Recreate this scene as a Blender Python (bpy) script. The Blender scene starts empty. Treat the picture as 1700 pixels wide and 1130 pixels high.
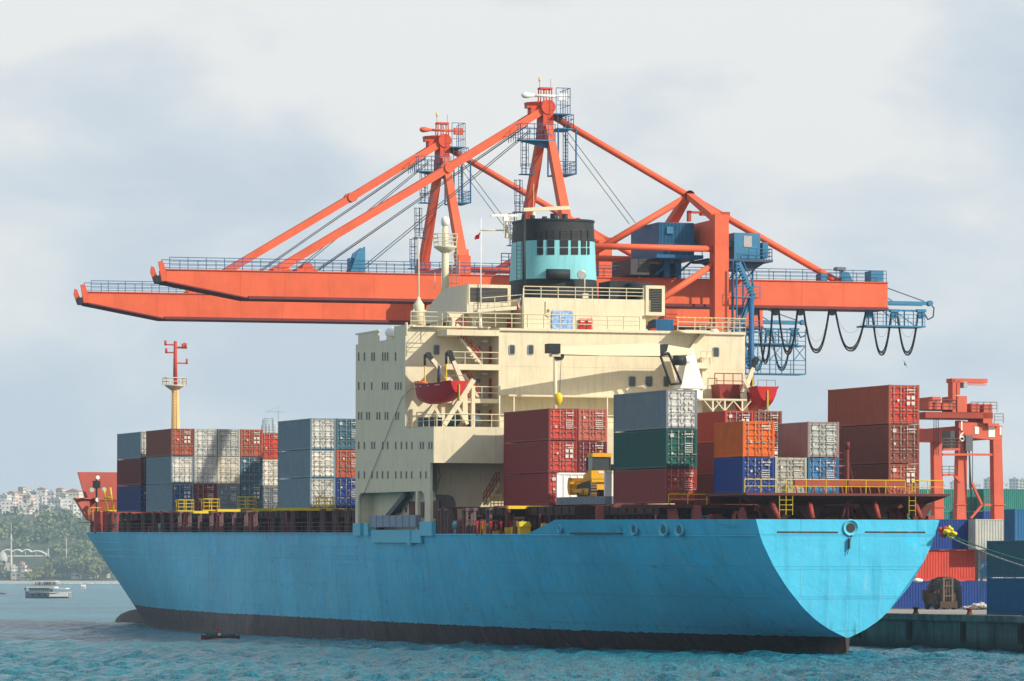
import bpy, math, random
import numpy as np
from mathutils import Vector, Matrix
random.seed(7)
SC = bpy.context.scene
COL = SC.collection
PI = math.pi

# ------------------------------------------------------------------ frames
# world: camera at x=y=0 looking along +Y, water at z=0.  Ship axis turned 17.4 deg, trimmed 0.6 deg.
F = 7100.0; YH = 958.0; HC = 5.65
TH = math.radians(17.4); TAU = math.radians(0.6)
a = Vector((-math.sin(TH)*math.cos(TAU), math.cos(TH)*math.cos(TAU), math.sin(TAU)))
b = Vector((math.cos(TH), math.sin(TH), 0.0))
n = b.cross(a)
OS = Vector((11.43, 317.4, 5.502+HC))
MS = Matrix(((b.x, a.x, n.x, OS.x), (b.y, a.y, n.y, OS.y), (b.z, a.z, n.z, OS.z), (0, 0, 0, 1)))   # ship frame (x starboard, y forward, z up)
a0 = Vector((-math.sin(TH), math.cos(TH), 0)); OQ = Vector((11.43, 317.4, 0))
MQ = Matrix(((b.x, a0.x, 0, OQ.x), (b.y, a0.y, 0, OQ.y), (0, 0, 1, 0), (0, 0, 0, 1)))              # quay frame (level, z above water)
MSI = MS.inverted(); MQI = MQ.inverted()
CAM = Vector((0, 0, HC))

def survey(px, py, M, MI, s=None, t=None, z=None):
    """point of the photograph measured on a known plane of the ship (or quay) frame"""
    d = MI.to_3x3() @ Vector(((px-850)/F, 1, -(py-YH)/F)); o = MI @ CAM
    k, v = (1, s) if s is not None else (0, t) if t is not None else (2, z)
    return o + d*((v-o[k])/d[k])
def S(px, py, **k): return survey(px, py, MS, MSI, **k)
def Q(px, py, **k): return survey(px, py, MQ, MQI, **k)
def Wd(px, py, Y): return Vector(((px-850)/F*Y, Y, HC-(py-YH)/F*Y))

# ------------------------------------------------------------------ mesh builder
class MB:
    def __init__(self): self.v = []; self.f = []; self.sm = []; self.mi = []; self.m = 0
    def add(self, vs, fs, smooth=False):
        k = len(self.v); self.v += [tuple(p) for p in vs]
        for q in fs: self.f.append(tuple(i+k for i in q)); self.sm.append(smooth); self.mi.append(self.m)
        return self
    def hexa(self, P):
        return self.add(P, [(0,3,2,1),(4,5,6,7),(0,1,5,4),(1,2,6,5),(2,3,7,6),(3,0,4,7)])
    def box(self, x0, y0, z0, x1, y1, z1):
        x0,x1=sorted((x0,x1)); y0,y1=sorted((y0,y1)); z0,z1=sorted((z0,z1))
        return self.hexa([(x0,y0,z0),(x1,y0,z0),(x1,y1,z0),(x0,y1,z0),(x0,y0,z1),(x1,y0,z1),(x1,y1,z1),(x0,y1,z1)])
    def prism(self, poly, vec):
        m = len(poly); vec = Vector(vec); P = [Vector(p) for p in poly]; Q2 = [p+vec for p in P]
        nn = Vector((0,0,0))
        for i in range(m): nn += P[i].cross(P[(i+1) % m])
        fs = [tuple(range(m-1,-1,-1)), tuple(range(m, 2*m))] + [(i,(i+1)%m,(i+1)%m+m,i+m) for i in range(m)]
        if nn.dot(vec) < 0: fs = [tuple(reversed(q)) for q in fs]
        return self.add(P+Q2, fs)
    def tube(self, p, q, r, n=6, r2=None, cap=True):
        p, q = Vector(p), Vector(q); r2 = r if r2 is None else r2
        d = (q-p)
        if d.length < 1e-6: return self
        d.normalize(); u = d.orthogonal().normalized(); w = d.cross(u)
        vs = []
        for c, rr in ((p, r), (q, r2)):
            for i in range(n):
                g = 2*PI*(i+.5)/n; vs.append(c+u*(rr*math.cos(g))+w*(rr*math.sin(g)))
        self.add(vs, [(i,(i+1)%n,(i+1)%n+n,i+n) for i in range(n)], n > 5)
        if cap:
            k = len(self.v)-2*n
            self.f.append(tuple(k+i for i in range(n-1,-1,-1))); self.f.append(tuple(k+n+i for i in range(n)))
            self.sm += [False, False]; self.mi += [self.m, self.m]
        return self
    def bar(self, p, q, w, h, up=(0,0,1), w2=None, h2=None):
        """rectangular bar from p to q: w across, h along 'up'"""
        p, q = Vector(p), Vector(q); d = (q-p).normalized(); up = Vector(up)
        x = up.cross(d)
        if x.length < 1e-4: x = d.orthogonal()
        x.normalize(); y = d.cross(x).normalized(); w2 = w if w2 is None else w2; h2 = h if h2 is None else h2
        P = [p-x*w/2-y*h/2, p+x*w/2-y*h/2, p+x*w/2+y*h/2, p-x*w/2+y*h/2, q-x*w2/2-y*h2/2, q+x*w2/2-y*h2/2, q+x*w2/2+y*h2/2, q-x*w2/2+y*h2/2]
        return self.hexa(P)
    def path(self, pts, r, n=5):
        for i in range(len(pts)-1): self.tube(pts[i], pts[i+1], r, n)
        return self
    def lathe(self, prof, c=(0,0,0), n=16, axis='z', sx=1, sy=1):
        vs = []; m = len(prof); c = Vector(c)
        for r, h in prof:
            for i in range(n):
                g = 2*PI*i/n; x, y = r*math.cos(g)*sx, r*math.sin(g)*sy
                p = {'z': (x, y, h), 'y': (x, h, y), 'x': (h, x, y)}[axis]; vs.append(c+Vector(p))
        fs = [(j*n+i, j*n+(i+1)%n, (j+1)*n+(i+1)%n, (j+1)*n+i) for j in range(m-1) for i in range(n)]
        if axis == 'y': fs = [tuple(reversed(q)) for q in fs]
        self.add(vs, fs, True)
        k = len(self.v)-m*n
        self.f.append(tuple(k+i for i in range(n-1,-1,-1))); self.f.append(tuple(k+(m-1)*n+i for i in range(n))); self.sm += [False, False]; self.mi += [self.m]*2
        return self
    def ball(self, c, rx, ry=None, rz=None, n=10, m=6):
        ry = ry or rx; rz = rz or rx
        prof = [(max(.02, math.sin(PI*j/m)), -math.cos(PI*j/m)*rz) for j in range(m+1)]
        return self.lathe(prof, c, n, 'z', rx, ry)
    def rail(self, pts, h=1.05, gap=1.6, bars=3, r=.03, posts=True):
        pts = [Vector(p) for p in pts]
        for i in range(len(pts)-1):
            p, q = pts[i], pts[i+1]; L = (q-p).length; k = max(1, round(L/gap))
            for j in range(bars):
                zz = Vector((0,0,h*(j+1)/bars)); self.tube(p+zz, q+zz, r if j == bars-1 else r*.75, 4)
            if posts:
                for j in range(k+1):
                    c = p.lerp(q, j/k); self.tube(c, c+Vector((0,0,h)), r, 4)
        return self
    def ladder(self, p, q, w=.45, side=(1,0,0), gap=.35, r=.025):
        p, q, sd = Vector(p), Vector(q), Vector(side)*(w/2); L = (q-p).length
        self.tube(p-sd, q-sd, r, 4); self.tube(p+sd, q+sd, r, 4)
        for i in range(1, int(L/gap)):
            c = p.lerp(q, i*gap/L); self.tube(c-sd, c+sd, r*.7, 4)
        return self
    def pieces(self):
        N = len(self.v); par = np.arange(N)
        def find(i):
            while par[i] != i: par[i] = par[par[i]]; i = par[i]
            return i
        for q in self.f:
            r = find(q[0])
            for i in q[1:]: par[find(i)] = r
        root = np.array([find(i) for i in range(N)]); u, isl = np.unique(root, return_inverse=True); k = len(u)
        if k < 2 or k > 500: return None
        P_ = np.array(self.v); lo = np.full((k,3), np.inf); hi = -lo
        np.minimum.at(lo, isl, P_); np.maximum.at(hi, isl, P_); size = (hi-lo).max(1)
        gap = np.maximum(0, np.maximum(lo[:,None]-hi[None], lo[None]-hi[:,None])); d = np.sqrt((gap**2).sum(2))
        near = d <= np.maximum(.02, .5*np.maximum(size[:,None], size[None])); lab = -np.ones(k, int); c = 0
        for i in range(k):
            if lab[i] >= 0: continue
            st_ = [i]; lab[i] = c
            while st_:
                x = st_.pop()
                for y in np.nonzero(near[x] & (lab < 0))[0]: lab[y] = c; st_.append(y)
            c += 1
        return (c, lab[isl]) if 1 < c <= 40 else None
    def build(self, name, mat, parent=None, M=None):
        # pieces that lie apart become objects (parts) of their own
        got = self.pieces() if len(self.f) < 6000 and name not in ('woodland', 'rubble_pile', 'crown') else None
        if got and parent is not None:
            c, lab = got; first = None
            for g in range(c):
                sub_ = MB(); idx = {}
                for q, sm_, mi_ in zip(self.f, self.sm, self.mi):
                    if lab[q[0]] != g: continue
                    for i in q:
                        if i not in idx: idx[i] = len(sub_.v); sub_.v.append(self.v[i])
                    sub_.f.append(tuple(idx[i] for i in q)); sub_.sm.append(sm_); sub_.mi.append(mi_)
                o = sub_.link(name, mat, parent, M); first = first or o
            return first
        return self.link(name, mat, parent, M)
    def link(self, name, mat, parent=None, M=None):
        me = bpy.data.meshes.new(name); me.from_pydata(self.v, [], self.f); me.update()
        me.polygons.foreach_set('use_smooth', self.sm)
        mats = mat if isinstance(mat, (list, tuple)) else [mat]
        for mm in mats: me.materials.append(mm)
        if len(mats) > 1: me.polygons.foreach_set('material_index', self.mi)
        o = bpy.data.objects.new(name, me); COL.objects.link(o)
        if parent is not None: o.parent = parent
        elif M is not None: o.matrix_world = M
        return o

def tag(o, label=None, cat=None, group=None, kind=None):
    if label: o['label'] = label
    if cat: o['category'] = cat
    if group: o['group'] = group
    if kind: o['kind'] = kind
    return o
def empty(name, M=None, label=None, cat=None, group=None, parent=None):
    o = bpy.data.objects.new(name, None); o.empty_display_size = .5; COL.objects.link(o)
    if M is not None: o.matrix_world = M
    if parent is not None: o.parent = parent
    return tag(o, label, cat, group)
def copy_tree(o, parent=None, M=None):
    c = o.copy(); COL.objects.link(c)
    if parent is not None: c.parent = parent
    if M is not None: c.matrix_world = M
    for ch in [k for k in ALLKIDS(o)]: copy_tree(ch, c)
    return c
def ALLKIDS(o): return [k for k in list(bpy.data.objects) if k.parent == o]
def T(x, y, z): return Matrix.Translation((x, y, z))

# ------------------------------------------------------------------ materials
def lin(r, g, b_): 
    f = lambda c: (c/255/12.92 if c/255 <= .04045 else ((c/255+.055)/1.055)**2.4)
    return (f(r), f(g), f(b_), 1)
def nd(nt, typ, **kw):
    x = nt.nodes.new(typ)
    for k, v in kw.items():
        if k.startswith('i_'):
            key = k[2:]; key = int(key) if key.isdigit() else key.replace('_', ' ')
            x.inputs[key].default_value = v
        else: setattr(x, k, v)
    return x
def mixc(nt, fac, A, B, blend='MIX'):
    m = nt.nodes.new('ShaderNodeMix'); m.data_type = 'RGBA'; m.blend_type = blend
    for sock, val in ((0, fac), (6, A), (7, B)):
        if hasattr(val, 'is_linked') or hasattr(val, 'links'): nt.links.new(val, m.inputs[sock])
        else: m.inputs[sock].default_value = val
    return m.outputs[2]
def ramp(nt, src, p0, p1, c0=(0,0,0,1), c1=(1,1,1,1)):
    r = nt.nodes.new('ShaderNodeValToRGB'); r.color_ramp.elements[0].position = p0; r.color_ramp.elements[1].position = p1
    r.color_ramp.elements[0].color = c0; r.color_ramp.elements[1].color = c1
    nt.links.new(src, r.inputs[0]); return r.outputs[0]
def newmat(name):
    m = bpy.data.materials.new(name); m.use_nodes = True; nt = m.node_tree
    return m, nt, nt.nodes['Principled BSDF']
def noise(nt, scale, detail=4, rough=.55, stretch=None, rnd=False):
    tc = nt.nodes.new('ShaderNodeTexCoord'); src = tc.outputs['Object']
    mp = nt.nodes.new('ShaderNodeMapping'); mp.inputs['Scale'].default_value = stretch or (1,1,1)
    nt.links.new(src, mp.inputs[0])
    if rnd:
        oi = nt.nodes.new('ShaderNodeObjectInfo'); mu = nd(nt, 'ShaderNodeMath', operation='MULTIPLY', i_1=91.0)
        nt.links.new(oi.outputs['Random'], mu.inputs[0]); cb = nt.nodes.new('ShaderNodeCombineXYZ')
        for i in range(3): nt.links.new(mu.outputs[0], cb.inputs[i])
        nt.links.new(cb.outputs[0], mp.inputs['Location'])
    t = nd(nt, 'ShaderNodeTexNoise', i_Scale=scale, i_Detail=detail, i_Roughness=rough)
    nt.links.new(mp.outputs[0], t.inputs['Vector']); return t.outputs[0]
def paint(name, col, rough=.5, var=.12, rust=.25, rustcol=(.10,.035,.015,1), streak=(3,3,.25), sc=.8, objcol=False, spec=.18, grime=.25, buckle=0):
    """weathered paint: tonal patches, vertical dirt streaks, rust spots"""
    m, nt, p = newmat(name); L = nt.links
    if objcol: base = nt.nodes.new('ShaderNodeObjectInfo').outputs['Color']
    else: base = nd(nt, 'ShaderNodeRGB').outputs[0]; base.default_value = col
    n1 = noise(nt, sc, 5, .6, rnd=objcol); v1 = ramp(nt, n1, .3, .7, (1-var,)*3+(1,), (1+var*.6,)*3+(1,))
    c = mixc(nt, 1.0, base, v1, 'MULTIPLY')
    n2 = noise(nt, 1.6, 4, .6, streak, rnd=objcol); g = ramp(nt, n2, .5, .78)
    gm = nd(nt, 'ShaderNodeMath', operation='MULTIPLY', i_1=grime); L.new(g, gm.inputs[0])
    c = mixc(nt, gm.outputs[0], c, (.09,.075,.06,1))
    if rust > 0:
        n3 = noise(nt, 2.3, 8, .7, (1,1,.6), rnd=objcol); g3 = ramp(nt, n3, .62, .72)
        rm = nd(nt, 'ShaderNodeMath', operation='MULTIPLY', i_1=rust); L.new(g3, rm.inputs[0])
        c = mixc(nt, rm.outputs[0], c, rustcol)
    L.new(c, p.inputs['Base Color'])
    rr = ramp(nt, n1, .2, .8, (rough-.1,)*3+(1,), (rough+.15,)*3+(1,)); L.new(rr, p.inputs['Roughness'])
    p.inputs['Specular IOR Level'].default_value = spec
    if buckle:
        bp = nd(nt, 'ShaderNodeBump', i_Strength=.5, i_Distance=buckle); L.new(noise(nt, .55, 3, .5), bp.inputs['Height']); L.new(bp.outputs[0], p.inputs['Normal'])
    return m
def plain(name, col, rough=.6, metal=0, var=.12, sc=3):
    m, nt, p = newmat(name)
    v = ramp(nt, noise(nt, sc, 4), .3, .7, tuple(c*(1-var) for c in col[:3])+(1,), tuple(min(1, c*(1+var)) for c in col[:3])+(1,))
    nt.links.new(v, p.inputs['Base Color']); p.inputs['Roughness'].default_value = rough; p.inputs['Metallic'].default_value = metal
    return m

CREAM = paint('cream_paint', (.66,.60,.435,1), .5, .08, .30, (.34,.19,.09,1), (2.6,2.6,.16), grime=.20, buckle=.10)
ORANGE = paint('crane_orange', (.66,.122,.055,1), .5, .14, .14, (.30,.06,.035,1), (1.6,1.6,.2), grime=.14, sc=.35, buckle=.06)
ORANGE3 = paint('yard_crane_orange', (.56,.115,.07,1), .6, .15, .2, (.16,.04,.02,1), grime=.15, sc=.5)
ORANGE2 = paint('crane_orange_old', (.60,.10,.05,1), .55, .15, .25, (.16,.04,.02,1), grime=.15, sc=.5)
CBLUE = paint('crane_blue', (.022,.12,.27,1), .45, .15, .12, grime=.12)
CBLUE2 = paint('crane_blue_light', (.045,.19,.34,1), .45, .15, .12, grime=.12)
COAM = paint('coaming_dark', (.05,.02,.02,1), .65, .25, .3, (.03,.012,.01,1), grime=.3)
POSTM = paint('post_brown', (.15,.085,.09,1), .6, .2, .3, (.06,.025,.02,1), grime=.2)
MAROON = paint('deck_maroon', (.14,.035,.030,1), .6, .2, .35, (.05,.018,.012,1), grime=.25)
OXIDE = paint('oxide_red', (.34,.07,.055,1), .6, .15, .25, (.15,.04,.025,1), grime=.12)
YELLOW = paint('safety_yellow', (.72,.52,.02,1), .5, .12, .18, grime=.12)
BLACK = paint('funnel_black', (.026,.032,.038,1), .5, .3, 0, grime=.06)
SKYBLUE = paint('ship_blue', (.10,.48,.66,1), .5, .08, .06, grime=.05)
DARK = plain('dark_opening', (.012,.012,.014,1), .6)
GLASS = plain('window_glass', (.05,.065,.07,1), .12)
SLIT = plain('dark_slit_glass', (.022,.026,.024,1), .55)
STEEL = plain('galvanised_steel', (.33,.34,.35,1), .45, .4)
ROPE = plain('wire_rope', (.035,.04,.045,1), .6)
RUBBER = plain('black_rubber', (.018,.018,.018,1), .8)
WHITE = paint('white_paint', (.78,.78,.76,1), .45, .06, .1, grime=.06)
REDP = paint('red_paint', (.46,.018,.02,1), .42, .12, .08, grime=.08)
PAINTOC = paint('container_paint', (1,1,1,1), .55, .14, .45, (.09,.035,.018,1), (2.2,2.2,.18), 1.1, objcol=True, grime=.30)
BARM = paint('locking_bar_steel', (.30,.29,.28,1), .5, .2, .4, grime=.2)
MARKW = plain('marking_white', (.74,.74,.72,1), .6)
MARKC = plain('faded_code_white', (.55,.54,.51,1), .7, 0, .3)
MARKY = plain('marking_yellow', (.75,.45,.04,1), .6)
# ------------------------------------------------------------------ world, sun, camera
sun_v = (a0*-2.1 + b*1.9 + Vector((0,0,1.75))).normalized()
sl = bpy.data.lights.new('sun', 'SUN'); sl.energy = 4.75; sl.angle = math.radians(.55); sl.color = (1.0, .90, .74)
so = bpy.data.objects.new('sun', sl); COL.objects.link(so); so.rotation_euler = sun_v.to_track_quat('Z', 'Y').to_euler(); so.location = (150, 100, 200)
W = bpy.data.worlds.new('World'); SC.world = W; W.use_nodes = True; nt = W.node_tree; L = nt.links
bg = nt.nodes['Background']; bg.inputs['Strength'].default_value = .1
sky = nd(nt, 'ShaderNodeTexSky', sky_type='NISHITA'); sky.sun_disc = False
sky.sun_elevation = math.asin(sun_v.z); sky.sun_rotation = math.atan2(sun_v.x, sun_v.y); sky.dust_density = 3; sky.air_density = 1.2
tc = nt.nodes.new('ShaderNodeTexCoord')
mp = nt.nodes.new('ShaderNodeMapping'); mp.inputs['Scale'].default_value = (13, 13, 26); mp.inputs['Location'].default_value = (3.3, 1.0, 5.2)
L.new(tc.outputs['Generated'], mp.inputs[0])
n1 = nd(nt, 'ShaderNodeTexNoise', i_Scale=1.0, i_Detail=7.0, i_Roughness=.52, i_Distortion=.25); L.new(mp.outputs[0], n1.inputs['Vector'])
mp2 = nt.nodes.new('ShaderNodeMapping'); mp2.inputs['Scale'].default_value = (4, 4, 8); mp2.inputs['Location'].default_value = (7.1, 2, 1.4)
L.new(tc.outputs['Generated'], mp2.inputs[0])
n2 = nd(nt, 'ShaderNodeTexNoise', i_Scale=1.0, i_Detail=3.0, i_Roughness=.5); L.new(mp2.outputs[0], n2.inputs['Vector'])
ad = nd(nt, 'ShaderNodeMath', operation='ADD'); L.new(n1.outputs[0], ad.inputs[0]); L.new(n2.outputs[0], ad.inputs[1])
sz = nt.nodes.new('ShaderNodeSeparateXYZ'); L.new(tc.outputs['Generated'], sz.inputs[0]); ad2 = nd(nt, 'ShaderNodeMath', operation='MULTIPLY_ADD', i_1=.40, i_2=-.012); ad2.use_clamp = False; cl_ = nd(nt, 'ShaderNodeMath', operation='MINIMUM', i_1=.16); L.new(sz.outputs[2], cl_.inputs[0]); L.new(cl_.outputs[0], ad2.inputs[0])
hf = nd(nt, 'ShaderNodeMath', operation='MULTIPLY_ADD', i_1=.5); L.new(ad.outputs[0], hf.inputs[0]); L.new(ad2.outputs[0], hf.inputs[2])
cr = nt.nodes.new('ShaderNodeValToRGB'); L.new(hf.outputs[0], cr.inputs[0])
els = cr.color_ramp.elements; els[0].position = .445; els[0].color = (5.5, 6.1, 6.9, 1); els[1].position = .575; els[1].color = (8.1, 8.0, 7.85, 1)
e = els.new(.49); e.color = (6.1, 6.6, 7.2, 1)
mrz = nd(nt, 'ShaderNodeMapRange', i_1=.16, i_2=.55, i_3=.94, i_4=.50); L.new(sz.outputs[2], mrz.inputs[0])
cl = mixc(nt, mrz.outputs[0], sky.outputs[0], cr.outputs[0]); L.new(cl, bg.inputs['Color'])

cam = bpy.data.cameras.new('camera'); co = bpy.data.objects.new('camera', cam); COL.objects.link(co); SC.camera = co
co.location = CAM; co.rotation_euler = (PI/2, 0, 0)
cam.sensor_fit = 'HORIZONTAL'; cam.sensor_width = 36; cam.lens = F/1700*36; cam.clip_start = 5; cam.clip_end = 60000
cam.shift_x = 0; cam.shift_y = (YH-565)/1700
SC.view_settings.view_transform = 'Standard'; SC.view_settings.look = 'None'; SC.view_settings.exposure = .16; SC.view_settings.gamma = 1

# ------------------------------------------------------------------ water
def make_water():
    ys = list(np.arange(-300, 150, 30)); y = 150.0
    while y < 9000:
        ys.append(y); y += max(.42, .42*(y/240)**2)
    ys = np.array(ys); nc = 300
    u = np.linspace(-1, 1, nc)
    core = u*1.0
    out = np.array([1.15, 1.5, 2.4, 5.0])
    X = []
    for yy in ys:
        hw = .14*max(yy, 60)+10
        xs = np.concatenate([-(hw+(out[::-1]-1)*(150+.25*abs(yy))), core*hw, hw+(out-1)*(150+.25*abs(yy))]); X.append(xs)
    X = np.array(X); Y = np.repeat(ys[:, None], X.shape[1], 1)
    st = np.gradient(ys)[:, None]; dx = (.14*np.maximum(ys, 60)+10)[:, None]*2/nc
    rng = np.random.RandomState(5); Z = np.zeros_like(X)
    for i in range(64):
        lam = .9*(8.0)**rng.rand(); th = math.radians(200)+rng.randn()*.75; k = 2*PI/lam
        amp = .0108*lam**.78*(.5+rng.rand()); fade = np.clip(lam/(2.6*np.maximum(st, dx))-.3, 0, 1)
        ph = k*(X*math.cos(th)+Y*math.sin(th))+rng.rand()*6.28
        Z += amp*fade*(np.sin(ph)+.22*np.cos(2*ph))
    gust = .75+.35*np.sin(X*.021+Y*.013+1)*np.sin(Y*.017-X*.008)
    Z *= gust
    R, C = X.shape; V = np.stack([X, Y, Z], -1).reshape(-1, 3)
    i = np.arange(R*C).reshape(R, C); q = np.stack([i[:-1,:-1], i[:-1,1:], i[1:,1:], i[1:,:-1]], -1).reshape(-1, 4)
    me = bpy.data.meshes.new('water'); me.from_pydata(V.tolist(), [], q.tolist()); me.polygons.foreach_set('use_smooth', [True]*len(q))
    m, nt, p = newmat('sea_water')
    nz = noise(nt, .03, 3, .5, (1,.35,1)); c = ramp(nt, nz, .35, .68, (.004,.095,.155,1), (.009,.185,.25,1))
    wc = ramp(nt, noise(nt, 1.3, 7, .72, (1,.6,1)), .70, .745); c = mixc(nt, wc, c, (.55,.60,.60,1))
    nt.links.new(c, p.inputs['Base Color']); p.inputs['Roughness'].default_value = .24; p.inputs['IOR'].default_value = 1.33
    b1 = noise(nt, 1.1, 4, .6, (1,.8,1)); bp = nd(nt, 'ShaderNodeBump', i_Strength=1.0, i_Distance=1.0); nt.links.new(b1, bp.inputs['Height'])
    nt.links.new(bp.outputs[0], p.inputs['Normal'])
    me.materials.append(m); o = bpy.data.objects.new('water', me); COL.objects.link(o); o['kind'] = 'structure'
make_water()

# ------------------------------------------------------------------ quay
ZQ = 2.71
m, nt, p = newmat('quay_concrete_top')
c = ramp(nt, noise(nt, .12, 6, .6), .3, .75, (.20,.19,.18,1), (.34,.33,.31,1)); nt.links.new(c, p.inputs['Base Color']); p.inputs['Roughness'].default_value = .85
mb = MB(); mb.box(25.6, -140, -3, 900, 232, ZQ); o = mb.build('quay_apron', m, M=MQ); o['kind'] = 'structure'
m, nt, p = newmat('quay_wall_concrete'); L = nt.links
tcq = nt.nodes.new('ShaderNodeTexCoord'); sp = nt.nodes.new('ShaderNodeSeparateXYZ'); L.new(tcq.outputs['Object'], sp.inputs[0])
c = ramp(nt, noise(nt, .5, 6, .65, (1,1,.3)), .3, .72, (.05,.055,.05,1), (.26,.25,.22,1))
c2 = ramp(nt, noise(nt, .25, 5, .6, (1,1,.12)), .5, .62); c = mixc(nt, c2, c, (.035,.03,.028,1))
mr = nd(nt, 'ShaderNodeMapRange', i_1=.2, i_2=1.2, i_3=1.0, i_4=0.0); L.new(sp.outputs[2], mr.inputs[0])
c = mixc(nt, mr.outputs[0], c, (.02,.028,.022,1)); L.new(c, p.inputs['Base Color']); p.inputs['Roughness'].default_value = .8
bp = nd(nt, 'ShaderNodeBump', i_Strength=.6, i_Distance=.12); L.new(noise(nt, 2.2, 6, .7), bp.inputs['Height']); L.new(bp.outputs[0], p.inputs['Normal'])
qw = empty('quay_wall', MQ, 'long stained concrete quay wall rising from the water behind the stern', 'quay wall')
mb = MB()
for k in range(-14, 25): mb.box(25.0+.04*((k*7) % 3), k*9.0, -3, 25.6, k*9.0+8.96, ZQ-.42)
mb.build('wall_panel', m, qw)
mb = MB(); mb.box(24.85, -140, ZQ-.42, 25.62, 225, ZQ+.06); mb.build('coping', m, qw)
mb = MB()
for k in range(-10, 20): mb.box(24.72, k*10.7+2, ZQ-2.0, 25.0, k*10.7+2.5, ZQ-.5)
mb.build('rubber_fender', RUBBER, qw)
mb = MB()
for k in (-7, 3.4, 14): mb.lathe([(.28,0),(.2,.1),(.17,.35),(.3,.42),(.3,.5),(.05,.55)], (25.9, k, ZQ+.06), 10)
mb.build('bollard', MAROON, qw)
# ------------------------------------------------------------------ the container ship
TC = 8.82; HB = 14.27; TP = TC-HB
ship = empty('container_ship', MS, 'huge light blue container ship with cream superstructure moored along the quay', 'container ship')
def sect_aft(s, z):
    Hs = np.interp(s, [-14.2,-12,-10,-7,-4,0,5,10,20,30,40], [7.05,7.9,8.9,10.0,10.9,11.8,12.6,13.2,13.9,14.2,HB])
    zt = topz(s); zb = np.interp(s, [-14.2,-8,0,15,40,60], [-9.68,-10.6,-12.2,-14.5,-16,-16])
    q = np.interp(s, [-14.2,0,20,40,70], [.5,.44,.30,.18,.05]); u = (z-zb)/(zt-zb)
    if u <= 0: return .08 if s < -13 else .28
    w_ = min(1, max(0, (s+14.2)/22)); g_ = float(np.interp(u, [0,.03,.067,.145,.258,.43,.595,.715,.828,1], [.015,.10,.194,.343,.493,.667,.802,.876,.943,1]))
    return max(.08 if s < -13 else .28, Hs*((1-w_)*g_+w_*u**q))
def stem_s(z):
    return 247-10*2.8-(-12.5-z)*1.2 if z < -12.5 else 247-(-2.5-min(z,-2.4))*2.8
def sect_fwd(s, z):
    stem = stem_s(z)
    x = (stem-s)/106
    if x <= 0: return 0.0
    q = np.interp(z, [-15,-12,-2.5], [1.75,1.8,2.22]); return HB*(1-(1-min(x,1))**q)
def topz(s):
    return float(np.interp(s, [12.6, 18.3], [-1.22, -2.32]))
st = [-14.2,-13.4,-12.5,-11.5,-10.3,-9,-7.5,-6,-4,-2,0,2.5,5,8,10,11.5,12.6,14,15.5,17,18.3,20,25,30,36,43,52,62,75,90,105,120]+list(range(128,236,4))+[236,239,242,244.5,246.8]
rows = 26
mb = MB(); grid = []
for s in st:
    zt = topz(s); cols = []
    for sd in (-1, 1):
        line = []
        for j in range(rows):
            u = j/(rows-1); z = zt+(-16-zt)*u**1.15
            if s < -6: 
                zb = np.interp(s, [-14.2,-8,0,15], [-9.68,-10.6,-12.2,-14.5]); uu = min(1, u/.86)
                z = zt+(zb-zt)*(1-(1-uu)**1.5) if u <= .86 else zb-(u-.86)/.14*(16+zb)
            h = sect_aft(s, z) if s < 100 else sect_fwd(s, z)
            line.append((TC+sd*h, min(s, stem_s(z)), z))
        cols.append(line)
    grid.append(cols)
for i in range(len(st)-1):
    for sd in (0, 1):
        vs = grid[i][sd]+grid[i+1][sd]
        fs = [(j, j+1, rows+j+1, rows+j) if sd == 1 else (j, rows+j, rows+j+1, j+1) for j in range(rows-1)]
        mb.add(vs, fs, True)
# transom plate (slightly proud sheet) with its edge
L0, R0 = grid[0]
vs = L0+R0; mb.add([(x, y-.003, z) for x, y, z in vs], [(j, j+1, rows+j+1, rows+j) for j in range(rows-1)])
m, nt, p = newmat('hull_paint'); L = nt.links
tcq = nt.nodes.new('ShaderNodeTexCoord'); sp = nt.nodes.new('ShaderNodeSeparateXYZ'); L.new(tcq.outputs['Object'], sp.inputs[0])
blue = nd(nt, 'ShaderNodeRGB').outputs[0]; blue.default_value = (.078,.49,.72,1)
c = mixc(nt, 1, blue, ramp(nt, noise(nt, .12, 6, .6, (1,1,.8)), .3, .72, (.80,.84,.88,1), (1.12,1.1,1.08,1)), 'MULTIPLY')
# repainted brighter patches, rubbed pale patches, drip streaks, scuffs
pt = ramp(nt, noise(nt, .33, 6, .65, (1,1,1.2)), .585, .60); f1 = nd(nt, 'ShaderNodeMath', operation='MULTIPLY', i_1=.75); L.new(pt, f1.inputs[0])
c = mixc(nt, f1.outputs[0], c, (.05,.52,.84,1))
pt = ramp(nt, noise(nt, .9, 8, .7, (.8,.8,.5)), .58, .66); f1 = nd(nt, 'ShaderNodeMath', operation='MULTIPLY', i_1=.30); L.new(pt, f1.inputs[0])
c = mixc(nt, f1.outputs[0], c, (.30,.50,.56,1))
pt = ramp(nt, noise(nt, 1.3, 5, .65, (1,1,.09)), .54, .70); f1 = nd(nt, 'ShaderNodeMath', operation='MULTIPLY', i_1=.42); L.new(pt, f1.inputs[0])
c = mixc(nt, f1.outputs[0], c, (.025,.24,.38,1))
pt = ramp(nt, noise(nt, 2.6, 4, .6, (1,1,.07)), .60, .70); f1 = nd(nt, 'ShaderNodeMath', operation='MULTIPLY', i_1=.5); L.new(pt, f1.inputs[0])
c = mixc(nt, f1.outputs[0], c, (.20,.52,.66,1))
pt = ramp(nt, noise(nt, .55, 8, .75, (.35,.35,1.6)), .615, .68); f1 = nd(nt, 'ShaderNodeMath', operation='MULTIPLY', i_1=.55); L.new(pt, f1.inputs[0])
c = mixc(nt, f1.outputs[0], c, (.05,.075,.08,1))
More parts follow.
